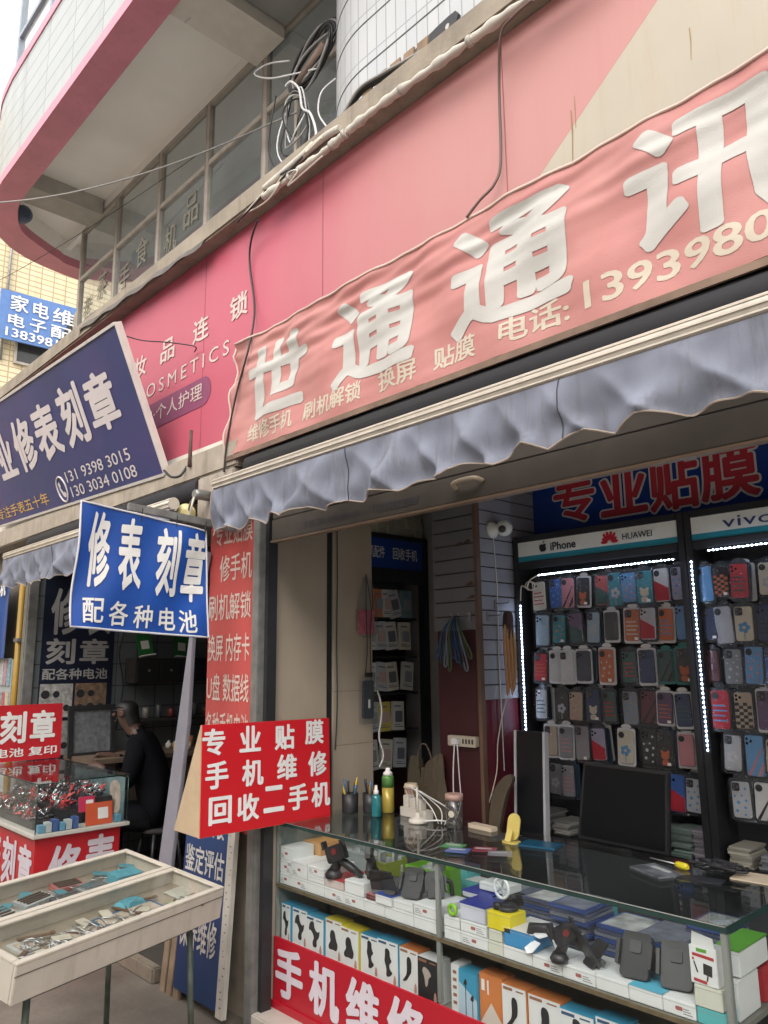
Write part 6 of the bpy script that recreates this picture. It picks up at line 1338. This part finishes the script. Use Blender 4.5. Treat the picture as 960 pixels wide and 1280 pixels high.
for k, (x, tc_, pr, cw) in enumerate(lows):
    x1 = lows[k + 1][0] - .004 if k + 1 < len(lows) else x + .12
    if pr == 'dark': x1 = -2.385
    if k == 8: x1 = -2.385
    w_ = min(x1 - x, .14); h = .175 - .006 * (k % 3) + (.018 if pr == 'case' else 0); dp = .075
    z0 = .4
    cnt[(cw, pr)] = cnt.get((cw, pr), 0) + 1
    what = {'mountA': 'jointed clamp', 'mountB': 'round mount', 'mountC': 'long arm mount', 'phone': 'phone holder', 'dark': 'pale grip', 'script': 'grey script', 'ear': 'two earphones', 'case': 'pale triangle'}[pr]
    side = 'left half' if k < 9 else 'right half'
    t = thing('boxed_mount', '%s box picturing %s, %s from left, lower deck, %s' % ({'blue': 'blue topped', 'yellow': 'yellow topped', 'orange': 'orange', 'white': 'white', 'black': 'black'}[cw], what, ORD[k if k < 9 else k - 9], side), 'box', (x + w_ / 2, 2.55, z0), 'boxed goods on the lower deck')
    fr = Fr((x, 2.525 + .01 * (k % 2), z0), (1, RND.uniform(-.04, .04), 0), (0, 0, 1)); f2 = Fr(fr.p(0, h), fr.u, -fr.n)
    body = BLK if pr == 'dark' else (TOPC['blue'] if pr == 'ear' else (TOPC['orange'] if pr == 'case' else WC))
    b = MB(); b.bf(fr, 0, 0, -dp, w_, h, 0); b.build('carton', body, t, .0015)
    b = MB(); b.prism(f2, [(0, 0), (w_, 0), (w_, dp), (0, dp)], .0003, .0012); b.bf(fr, w_ + .0002, 0, -dp, w_ + .001, h, 0); b.build('coloured_wrap', TOPC.get(tc_, WC), t)
    if pr in PRT:
        sx = w_ / .13; b = MB(); b.poly(fr, chaikin([(p_[0] * sx, p_[1] + .012) for p_ in PRT[pr]], 2), .0012); b.build('picture', M('pale_grip', (.42, .36, .32), .5) if pr == 'dark' else M('printed_black', (.025, .025, .028), .4), t)
        b = MB(); b.poly(fr, [(.008, h - .016), (w_ * .45, h - .016), (w_ * .45, h - .006), (.008, h - .006)], .0012); b.poly(fr, [(w_ * .6, h - .014), (w_ * .9, h - .014), (w_ * .9, h - .009), (w_ * .6, h - .009)], .0012); b.build('label_print', M('printed_navy', (.04, .09, .18), .5) if cw == 'blue' else M('printed_brown', (.30, .14, .08), .5), t)
        b = MB(); b.poly(fr, chaikin([(w_ * .76, .008), (w_ * .92, .008), (w_ * .90, .04), (w_ * .82, .05)], 1), .0012); b.build('hand_picture', M('printed_skin', (.46, .26, .20), .5), t)
    elif pr == 'ear':
        b = MB(); b.poly(fr, [(.0, .0), (w_, 0), (w_, h * .45), (0, h * .75)], .0008); b.build('pale_print', M('pale_blue_print', (.42, .56, .66), .4), t); b = MB()
        for a, z in ((.035, .12), (.07, .07)): b.poly(fr, chaikin([(a - .012, z), (a + .014, z), (a + .006, z + .03)]), .0016); b.bf(fr, a + .002, .0, .0012, a + .005, z, .0018)
        b.build('picture', M('printed_black'), t)
    elif pr == 'case':
        b = MB(); b.poly(fr, [(.0, .0), (w_, 0), (w_ * .95, .02), (w_ * .5, .085), (.02, .03)], .0008); b.build('pale_print', M('pale_print_paper', (.62, .56, .50), .5), t); b = MB(); b.bf(fr, .012, h - .06, .001, .028, h - .02, .0015); b.bf(fr, .04, h - .07, .001, .048, h - .02, .0015); b.build('label_print', WHT, t)
    else:
        b = MB()
        for i in range(5): b.bf(fr, .012, .03 + i * .028, .0008, .03, .042 + i * .028, .0013)
        b.build('script_print', M('printed_brown'), t)

# ------------------------------------------------------------------ on the counter top
ZT = .979
def pens(x, y, lab, cup, seed):
    t = thing('pen_cup', lab, 'pen cup', (x, y, ZT)); b = MB(); b.lathe((x, y, ZT), (0, 0, 1), [(.042, 0), (.044, .005), (.046, .10), (.042, .10), (.040, .01)], 18); b.build('cup', cup, t)
    q = random.Random(seed)
    for k in range(7):
        a = q.uniform(0, 6.28); r = q.uniform(.01, .03); h = q.uniform(.13, .19); b = MB(); p0 = V((x + r * .6 * math.cos(a), y + r * .6 * math.sin(a), ZT + .02)); p1 = V((x + 1.7 * r * math.cos(a), y + 1.7 * r * math.sin(a), ZT + h)); b.tube([p0, p0.lerp(p1, .8), p1], [.005, .006, .002 if k % 2 else .007], 8)
        b.build(('pen', 'screwdriver')[k % 2], M('pen_%d' % (k % 4), ((.02, .02, .02), (.62, .42, .03), (.06, .14, .24), (.30, .16, .10))[k % 4], .4), t)
pens(-3.375, 2.90, 'black cup of yellow handled screwdrivers at the edge of the red placard', BLK, 3)
pens(-3.30, 2.985, 'dark cup of pens between the screwdrivers and the green bottle', BLKM, 9)
t = thing('spray_bottle', 'teal bottle with a white pump nozzle on the counter', 'bottle', (-3.19, 2.925, ZT))
b = MB(); b.lathe((-3.19, 2.925, ZT), (0, 0, 1), [(.025, 0), (.027, .004), (.027, .09), (.022, .105), (.012, .112)], 18); b.build('body', M('teal_liquid', (.01, .16, .18), .15, coat=.5), t)
b = MB(); b.lathe((-3.19, 2.925, ZT + .112), (0, 0, 1), [(.014, 0), (.014, .018), (.008, .022), (.007, .045)], 14); b.build('nozzle', WHT, t)
t = thing('spray_can', 'green and yellow aerosol can with a white cap on the counter', 'aerosol can', (-3.23, 3.05, ZT))
b = MB(); b.lathe((-3.23, 3.05, ZT), (0, 0, 1), [(.031, 0), (.033, .003), (.033, .13)], 20); b.build('body', M('can_yellow', (.42, .32, .06), .3, .2), t)
b = MB(); b.lathe((-3.23, 3.05, ZT + .131), (0, 0, 1), [(.033, 0), (.033, .05), (.027, .062)], 20); b.build('green_band', M('can_green', (.10, .26, .07), .3, .2), t)
b = MB(); b.lathe((-3.23, 3.05, ZT + .193), (0, 0, 1), [(.026, 0), (.025, .014), (.013, .022), (.012, .038)], 18); b.build('cap', WHT, t)
t = thing('paper_cup', 'brown patterned coffee cup with a cream lid', 'cup', (-3.12, 3.12, ZT))
b = MB(); b.lathe((-3.12, 3.12, ZT), (0, 0, 1), [(.028, 0), (.038, .13)], 20); b.build('cup', M('cup_brown', (.22, .12, .07), .6, var=.5, scale=40), t)
b = MB(); b.lathe((-3.12, 3.12, ZT + .13), (0, 0, 1), [(.041, 0), (.041, .008), (.036, .012), (.035, .022), (.030, .024)], 20); b.build('lid', M('lid_cream', (.56, .46, .34), .4), t)
t = thing('extension_lead', 'white extension block with three charger cubes and looping cables on the counter', 'extension lead', (-3.05, 3.05, ZT))
fr = Fr((-3.12, 3.03, ZT), (1, -.10, 0), (.1, 1, 0)); b = MB(); b.prism(fr, rrect(0, 0, .21, .06, .008), 0, .045); b.build('block', M('warm_white_plastic', (.56, .52, .46), .4), t, .002)
for k in range(3):
    b = MB(); b.prism(fr, rrect(.02 + k * .052, .008, .062 + k * .052, .05, .006), .0455, .095 + .01 * (k == 0)); c_ = b.build('charger', M('warm_white_plastic'), t, .002)
    p = fr.p(.041 + k * .052, .03, .09); b = MB(); b.tube(smooth_path([p, p + V((.0, -.02, .05)), p + V((.09, -.05, .06 - .01 * k)), p + V((.19 + .02 * k, -.03, -.02)), V((-2.80 + .02 * k, 2.99, ZT + .006))], 6), .0032, 6); b.build('cable', M('white_cable_plastic'), c_)
t = thing('pedestal', 'white round stand with an upright rod on the counter', 'stand', (-2.93, 2.99, ZT))
b = MB(); b.lathe((-2.91, 2.955, ZT), (0, 0, 1), [(.045, 0), (.048, .006), (.046, .018), (.03, .024), (.014, .03), (.012, .05)], 24); b.build('base', M('warm_white_plastic'), t)
b = MB(); b.tube([(-2.91, 2.955, ZT + .04), (-2.912, 2.955, ZT + .17)], .006, 8); b.build('rod', M('warm_white_plastic'), t)
b = MB(); b.tube(smooth_path([(-2.87, 2.95, ZT + .01), (-2.83, 2.96, ZT + .02), (-2.78, 3.0, ZT + .02), (-2.76, 3.05, ZT + .005)]), .004, 6); b.build('lead', M('white_cable_plastic'), t)
t = thing('clear_cup', 'tall clear plastic tumbler with a pale pink band and a sticker', 'tumbler', (-2.70, 3.0, ZT))
b = MB(); b.lathe((-2.70, 3.0, ZT), (0, 0, 1), [(.036, 0), (.042, .005), (.044, .15)], 20); b.build('tumbler', glass_mat('smoked_plastic', (.55, .52, .50), 1.3, .08, body=.1), t)
b = MB(); b.lathe((-2.70, 3.0, ZT + .13), (0, 0, 1), [(.0448, 0), (.0450, .028)], 20); b.build('band', M('pale_pink_band', (.42, .26, .22), .5), t)
b = MB(); b.disc(Fr((-2.68, 2.9545, ZT), (1, .3, 0), (0, 0, 1)), 0, .07, .016, .0, 14); b.build('sticker', M('pale_sticker', (.55, .50, .40), .5), t)
b = MB(); b.prism(Fr((-2.66, 3.05, ZT), (1, -.1, 0), (.1, 1, 0)), rrect(0, 0, .16, .05, .006), 0, .018); tag(b.build('cream_pack', M('lid_cream'), None), 'cream flat pack lying behind the clear tumbler', 'pack')
t = thing('phone_stand', 'small yellow folding phone stand on the counter', 'phone stand', (-2.29, 2.95, ZT))
YS = M('pale_yellow_plastic', (.55, .44, .12), .4)
b = MB(); b.prism(Fr((-2.34, 2.90, ZT), (1, 0, 0), (0, 1, 0)), rrect(0, 0, .085, .06, .025, 6), 0, .007); b.build('base', YS, t)
b = MB(); f2 = Fr((-2.298, 2.94, ZT + .008), (1, 0, 0), (0, .25, 1)); b.prism(f2, rrect(-.034, 0, .034, .115, .033, 8), 0, .006); b.build('back', YS, t)
b = MB(); b.prism(Fr((-2.298, 2.905, ZT + .007), (1, 0, 0), (0, .5, 1)), rrect(-.016, 0, .016, .055, .008), 0, .005); b.build('lip', YS, t)
b = MB(); b.prism(Fr((-2.24, 2.90, ZT), (1, .25, 0), (-.25, 1, 0)), rrect(0, 0, .17, .11, .008), 0, .008); tag(b.build('blue_tray', M('dark_teal_pad', (.01, .07, .13), .25), None), 'dark blue glossy pad beside the yellow phone stand', 'pad')
b = MB(); b.prism(Fr((-2.42, 2.93, ZT), (1, .1, 0), (-.1, 1, 0)), rrect(0, 0, .09, .14, .004), 0, .003); tag(b.build('dark_card', M('dark_card', (.04, .04, .045), .4), None), 'dark card left of the yellow phone stand', 'card')
for k, (x, y, cn, cc) in enumerate(((-2.44, 2.70, 'green', (.06, .22, .07)), (-2.36, 2.64, 'blue', (.08, .12, .30)), (-2.28, 2.72, 'maroon', (.20, .03, .05)), (-2.18, 2.70, 'grey', (.16, .16, .18)))):
    an = .35 + .1 * k; f2 = Fr((x, y, ZT + .001 + .003 * k), (math.cos(an), math.sin(an), 0), (-math.sin(an), math.cos(an), 0)); b = MB(); b.prism(f2, rrect(-.05, -.04, .05, .04, .004), 0, .0025); o = b.build('film_card', M('film_card_%d' % k, cc, .3), None)
    b = MB(); b.poly(f2, [(-.04, .0), (.03, .0), (.03, .02), (-.04, .02)], .003); b.build('print', M('grey_white_print', (.42, .43, .44), .4), o)
    tag(o, '%s screen film card lying on the counter left of the yellow stand' % cn, 'card')
t = thing('screwdriver', 'yellow handled screwdriver lying on the counter at the right', 'screwdriver', (-1.68, 3.10, ZT))
p = PZ(845, 1080, ZT + .012); b = MB(); b.lathe(p, (.95, -.3, 0), [(.008, 0), (.013, .01), (.013, .05), (.008, .06)], 12); b.build('handle', M('bright_yellow', (.62, .52, .02), .4), t); b = MB(); b.tube([p, p - V((.12, -.02, 0))], .003, 6); b.build('shank', STEEL, t)
b = MB(); f2 = Fr((-1.60, 2.93, ZT), (1, -.45, 0), (.45, 1, 0)); b.prism(f2, rrect(-.09, -.06, .09, .06, .004), 0, .006); o = b.build('printed_pack', M('printed_grey_pack', (.14, .15, .17), .3, var=.6, scale=20), None); b = MB(); b.bf(f2, -.05, .01, .0065, .05, .035, .007); b.build('print', M('grey_white_print'), o); tag(o, 'grey printed film pack lying tilted on the counter by the yellow screwdriver', 'pack')
b = MB(); q = random.Random(2)
for k in range(9): 
    c = V((-1.42, 3.06, ZT + .012)); b.tube(smooth_path([c + V((q.uniform(-.1, .1), q.uniform(-.05, .05), q.uniform(0, .03))) for _ in range(5)], 4), .005, 6)
tag(b.build('cable_heap', BLK, None), 'tangled heap of black cables on the right end of the counter', 'cables')
b = MB(); b.prism(Fr((-1.36, 3.02, ZT), (1, .1, 0), (-.1, 1, 0)), rrect(0, 0, .16, .13, .006), 0, .004); tag(b.build('cream_sheet', M('lid_cream'), None), 'cream sheet at the back right corner of the counter', 'paper')
b = MB(); b.prism(Fr((-1.50, 2.88, ZT), (1, .2, 0), (-.2, 1, 0)), rrect(0, 0, .16, .08, .006), 0, .003); tag(b.build('work_mat', M('work_mat', (.02, .02, .025), .35), None), 'small dark pad right of the grey printed pack', 'mat')

# ------------------------------------------------------------------ cables, pipes and fittings outside
def cable(name, pts, r, mat, lab, smooth=True):
    b = MB(); b.tube(smooth_path(pts, 6) if smooth else pts, r, 6); tag(b.build(name, mat, None), lab, 'cable')
WC2 = M('dirty_white_sleeve', (.54, .50, .44), .7, var=.15, streak=.4); BC = M('black_cable', (.02, .02, .022), .5)
def LP(px, py, y=2.22): return PY(px, py, y)
t = thing('pipe_bundle', 'bundle of lagged white pipe wrapped in tape along the top of the ledge', 'pipe', (-3, 2.2, 4.6))
path = [LP(330, 246), LP(372, 215), LP(412, 184), LP(440, 160), LP(480, 128), (LP(540, 85)), LP(600, 42), LP(668, -8), LP(760, -75)]
b = MB(); pp = smooth_path(path, 10); b.tube(pp, [.019 + .004 * math.sin(i * .63) + .004 * math.sin(i * 1.7 + 2) for i in range(len(pp))], 10); b.build('lagging', WC2, t)
b = MB()
for i in (8, 21, 27, 44, 58, 71):
    d = (pp[i + 1] - pp[i]).normalized(); b.lathe(pp[i], d, [(.024, -.012), (.026, 0), (.024, .012)], 10)
b.build('tape', M('grey_tape', (.40, .37, .33), .6), t)
b = MB(); qq = smooth_path([LP(330, 236), LP(365, 206), LP(405, 172), LP(425, 160)], 8); b.tube(qq, .018, 8); b.build('lagging', WC2, t)
t = thing('cable_bundle', 'thick bundle of black cables above the lagged pipe on the ledge', 'cables', (-3, 2.25, 4.7))
for k in range(5):
    b = MB(); o = V((0, .012 * k, .014 * (k % 3)))
    b.tube(smooth_path([LP(408, 170, 2.26) + o, LP(424, 150, 2.26) + o, LP(448, 112 + 3 * k, 2.28) + o, LP(478, 92 + 4 * k, 2.28) + o, LP(520, 68 + 4 * k, 2.28) + o, LP(572, 34 + 5 * k, 2.28) + o, LP(640, -18 + 5 * k, 2.28) + o], 6), .009 + .002 * (k % 3), 6); b.build('cable', BC if k % 3 else M('grey_cable', (.25, .24, .23), .5), t)
t = thing('cable_coil', 'large black cable coil hanging in front of the upper windows', 'cable coil', (-3.9, 2.7, 5.7))
cn = LP(390, 78, 2.70)
for k in range(6):
    b = MB(); r = .20 + .012 * k; b.tube([cn + V((r * 1.0 * math.cos(a * .21 + k), .02 * math.sin(a * .4 + k), .125 * math.sin(a * .21 + k) + r * .35 * math.cos(a * .21 + k) + .01 * k)) for a in range(30)], .010, 6, closed=True); b.build('loop', BC if k % 4 else M('grey_cable'), t)
b = MB(); b.tube([cn + V((-.12, -.02, -.10)), cn + V((.16, -.02, .02))], .03, 8); b.build('wrapping', M('brown_wrapping', (.20, .14, .11), .8, var=.3), t)
t = thing('cable_coil', 'smaller loose coil of black and white wire below the large coil', 'cable coil', (-4, 2.7, 5.3))
cn = LP(368, 145, 2.68)
for k in range(5):
    b = MB(); r = .13 + .018 * k; b.tube([cn + V((r * .8 * math.cos(a * .21), .03 * math.sin(a * .4 + k), r * (1 + .1 * k) * math.sin(a * .21) - .02 * k)) for a in range(30)], .006, 6, closed=True); b.build('loop', (BC, M('white_cable_plastic'), M('grey_cable'))[k % 3], t)
cable('white_wire', [LP(362, 76, 2.66), LP(335, 80, 2.64), LP(318, 92, 2.64), LP(335, 98, 2.64), LP(365, 93, 2.66), LP(395, 86, 2.68)], .006, M('white_cable_plastic'), 'white wire loop sticking out left of the large cable coil')
cable('white_wire', [LP(357, 108, 2.6), LP(364, 102, 2.6), LP(374, 112, 2.6), LP(378, 135, 2.58), LP(388, 142, 2.5), LP(395, 170, 2.4), LP(380, 190, 2.3)], .008, M('white_cable_plastic'), 'thick white wire bent down between the two coils')
cable('white_wire', [LP(420, 98, 2.7), LP(402, 115, 2.66), LP(398, 140, 2.6), LP(408, 158, 2.5), LP(418, 168, 2.3)], .006, M('white_cable_plastic'), 'white wire curving beside the tiled column')
cable('black_wire', [LP(380, 130, 2.66), LP(385, 160, 2.6), LP(378, 185, 2.4), LP(360, 208, 2.3)], .008, BC, 'black wire dropping from the small coil to the ledge')
cable('black_wire', [LP(345, 120, 2.66), LP(338, 160, 2.64), LP(336, 190, 2.5), LP(345, 215, 2.3)], .005, BC, 'thin black wire left of the small coil')
cable('tangled_wire', [LP(300, 275, 2.25), LP(330, 240, 2.24), LP(352, 222, 2.23), LP(345, 232, 2.22), LP(365, 205, 2.22), LP(390, 178, 2.22), LP(383, 190, 2.2), LP(402, 172, 2.2)], .006, M('pale_cord'), 'pale wire tangled along the ledge toward the pipe')
cable('tangled_wire', [LP(296, 278, 2.23), LP(325, 248, 2.22), LP(340, 226, 2.22), LP(362, 212, 2.2), LP(350, 226, 2.2), LP(378, 196, 2.2)], .006, BC, 'black wire tangled along the ledge')
cable('tangled_wire', [LP(305, 268, 2.26), LP(335, 250, 2.22), LP(358, 218, 2.20), LP(372, 214, 2.19), LP(360, 232, 2.2), LP(384, 212, 2.19), LP(403, 195, 2.2)], .005, WC2, 'dirty white wire tangled along the ledge and curling over its edge')
cable('drop_wire', [LP(665, 0, 2.20), LP(640, 22, 2.20), LP(626, 45, 2.22), LP(624, 110, 2.30), LP(626, 200, 2.32), LP(618, 230, 2.31), LP(600, 250, 2.29), LP(583, 272, 2.28)], .006, M('brown_wire', (.13, .08, .07), .6), 'thin brown wire dropping from the ledge down the pink sign to the banner')
cable('drop_wire', [LP(322, 275, 2.24), LP(314, 300, 2.30), LP(312, 330, 2.33), LP(318, 385, 2.33), LP(312, 430, 2.27), LP(296, 490, 2.26), LP(284, 550, 2.25), LP(280, 590, 2.25)], .006, BC, 'black wire dropping down the pink sign past the left edge of the red banner')
cable('span_wire', catenary(PZ(0, 253, 6.0), LP(330, 158, 2.8), .12, 20) + [LP(372, 140, 2.7)], .007, M('grey_cable'), 'grey wire spanning the balcony soffit from the far left to the coils', False)
cable('span_wire', catenary(PX(0, 350, -9.0), LP(252, 190, 2.8), .05, 12), .0035, BC, 'thin black wire under the balcony crossing to the far building', False)
cable('span_wire', [LP(143, 415, 1.95), LP(175, 425, 2.1), LP(210, 428, 2.2), LP(243, 433, 2.30), LP(243, 440, 2.33)], .004, BC, 'thin black wire from the slanted sign corner to the pink sign')
cable('tie_wire', [LP(205, 588, 2.2), LP(214, 596, 2.2), LP(226, 594, 2.23), LP(236, 578, 2.28)], .008, BC, 'short black wire from the slanted sign to the rusty rod')
b = MB(); b.tube([LP(237, 583, 2.25), LP(238, 562, 2.26), LP(239, 538, 2.27)], [.014, .012, .010], 8); tag(b.build('iron_rod', M('rust_rod', (.10, .06, .05), .8, .2, var=.3), None), 'short rusty iron rod standing on the sill left of the banner', 'rod')
t = thing('iron_bracket', 'black perforated iron bracket on the tiled column', 'bracket', (-2.6, 2.4, 5))
p, q = LP(508, 78, 2.40), LP(573, 28, 2.36); f2 = Fr(p, q - p, (0, .0, 1)); L_ = (q - p).length; b = MB(); b.prism(f2, chaikin([(0, -.02), (L_ * .55, -.03), (L_, -.05), (L_ + .02, .05), (L_ * .8, .05), (L_ * .3, .02)], 1), 0, .02); b.build('arm', BLKM, t)
b = MB(); b.disc(f2, L_ * .86, .0, .014, .0215, 12); b.disc(f2, L_ * .5, -.005, .008, .0215, 10); b.build('bolt', M('pale_bolt', (.5, .48, .45), .4, .6), t)
b = MB()
for k in range(5): b.bf(Fr(LP(452 + k * 17, 128 - k * 13, 2.3), (1, 0, 0), (0, .1, 1)), 0, 0, -.01, .07, .10, 0)
tag(b.build('tile_scrap', M('brown_board', (.24, .16, .10), .8, var=.3), None), 'row of brown board scraps behind the lagged pipe', 'board')
t = thing('rain_hood', 'bent dark metal sheet lying along the ledge under the left windows', 'metal sheet', (-5.5, 2.3, 4.7))
p0, p1 = LP(100, 412, 2.24), LP(255, 303, 2.24); b = MB(); d = p1 - p0
P = []
for i in range(25):
    s_ = i / 24; c = p0 + d * s_; P += [c + V((0, -.02, -.03 + .012 * math.sin(i * 1.3))), c + V((0, .03, .10 + .01 * math.sin(i * .8))), c + V((0, .35, .16))]
b.add(P, [(i * 3, i * 3 + 3, i * 3 + 4, i * 3 + 1) for i in range(24)] + [(i * 3 + 1, i * 3 + 4, i * 3 + 5, i * 3 + 2) for i in range(24)]); b.build('sheet', M('dark_sheet_metal', (.13, .12, .11), .6, .3, var=.3, streak=.5, streak_col=(.25, .12, .06)), t)
cable('stray_wire', [PZ(252, -4, 6.55), PZ(246, 12, 6.45), PZ(236, 24, 6.35), PZ(231, 29, 6.32)], .005, M('white_cable_plastic'), 'stray white wire hanging from the balcony soffit')
b = MB(); cc = PZ(26, 270, 6.42); b.lathe(cc, (1, 0, -.2), [(.05, 0), (.09, .03), (.09, .10), (.05, .14)], 14); tag(b.build('bulkhead_lamp', M('blue_grey_lamp', (.07, .10, .16), .4), None), 'blue grey round lamp body inside the rounded end of the balcony', 'lamp')

# ------------------------------------------------------------------ far building with the blue repair sign
t = thing('yellow_building', 'yellow tiled building across the end of the street', 'building', (-18, 5, 0))
b = MB(); b.box(-24, -2, 0, -16.3, 16, 13.5); b.uv = lambda p, i, f: ((p.y if abs(f.normal.x) > .5 else p.x), p.z)
b.build('wall', tile_mat('yellow_tile', (.70, .60, .40), (.66, .56, .36), (.40, .30, .18), .26, .12, .012, .5, 0, .25), t)
for k, y in enumerate((4.75, 7.6)):
    b = MB(); b.box(-16.299, y, 9.45, -16.22, y + 1.2, 9.52); b.box(-16.299, y, 8.0, -16.22, y + 1.2, 8.05); b.box(-16.299, y, 8.051, -16.22, y + .05, 9.449); b.box(-16.299, y + 1.15, 8.051, -16.22, y + 1.2, 9.449); wf = b.build('window', WFR, t)
    b = MB(); b.quad((-16.26, y + .05, 8.051), (-16.26, y + 1.15, 8.051), (-16.26, y + 1.15, 9.449), (-16.26, y + .05, 9.449)); b.build('pane', M('far_pane', (.05, .05, .05), .1), wf)
b = MB(); b.tube([(-16.25, 4.5, 8.0), (-16.25, 4.55, 13)], .03, 6); b.build('drain_pipe', GREYM, t)
t = thing('far_sign', 'pale blue repair sign hung across the yellow building', 'sign', (-16, 5, 8.4))
fr = FE(-16.0); cor = [V(fr.uv(*p)) for p in ((-3, 421), (66, 437), (97, 386), (2, 360))]
b = MB(); b.add([fr.p(*c, 0) for c in (cor[0], cor[1], cor[2], cor[3])] + [fr.p(*c, -.05) for c in (cor[0], cor[1], cor[2], cor[3])], [(0, 1, 2, 3), (7, 6, 5, 4), (0, 4, 5, 1), (1, 5, 6, 2), (2, 6, 7, 3), (3, 7, 4, 0)]); b.build('sheet', M('faded_blue_sheet', (.10, .20, .46), .5, var=.1), t)
b = MB()
for ch, a0, z0, a1, z1 in (('家', 4.52, 9.03, 4.88, 9.39), ('电', 4.97, 9.03, 5.30, 9.37), ('维', 5.38, 9.02, 5.83, 9.37), ('电', 4.50, 8.69, 4.83, 8.96), ('子', 4.93, 8.68, 5.27, 8.97), ('配', 5.36, 8.68, 5.80, 8.96), ('13839817', 4.47, 8.45, 5.76, 8.64)):
    put_text(b, fr, ch, a0, z0, a1, z1, bold=.02, c=.02)
b.build('lettering', M('far_white', (.7, .7, .7), .5), t)
bpy.data.objects.remove(_to); bpy.context.view_layer.update()
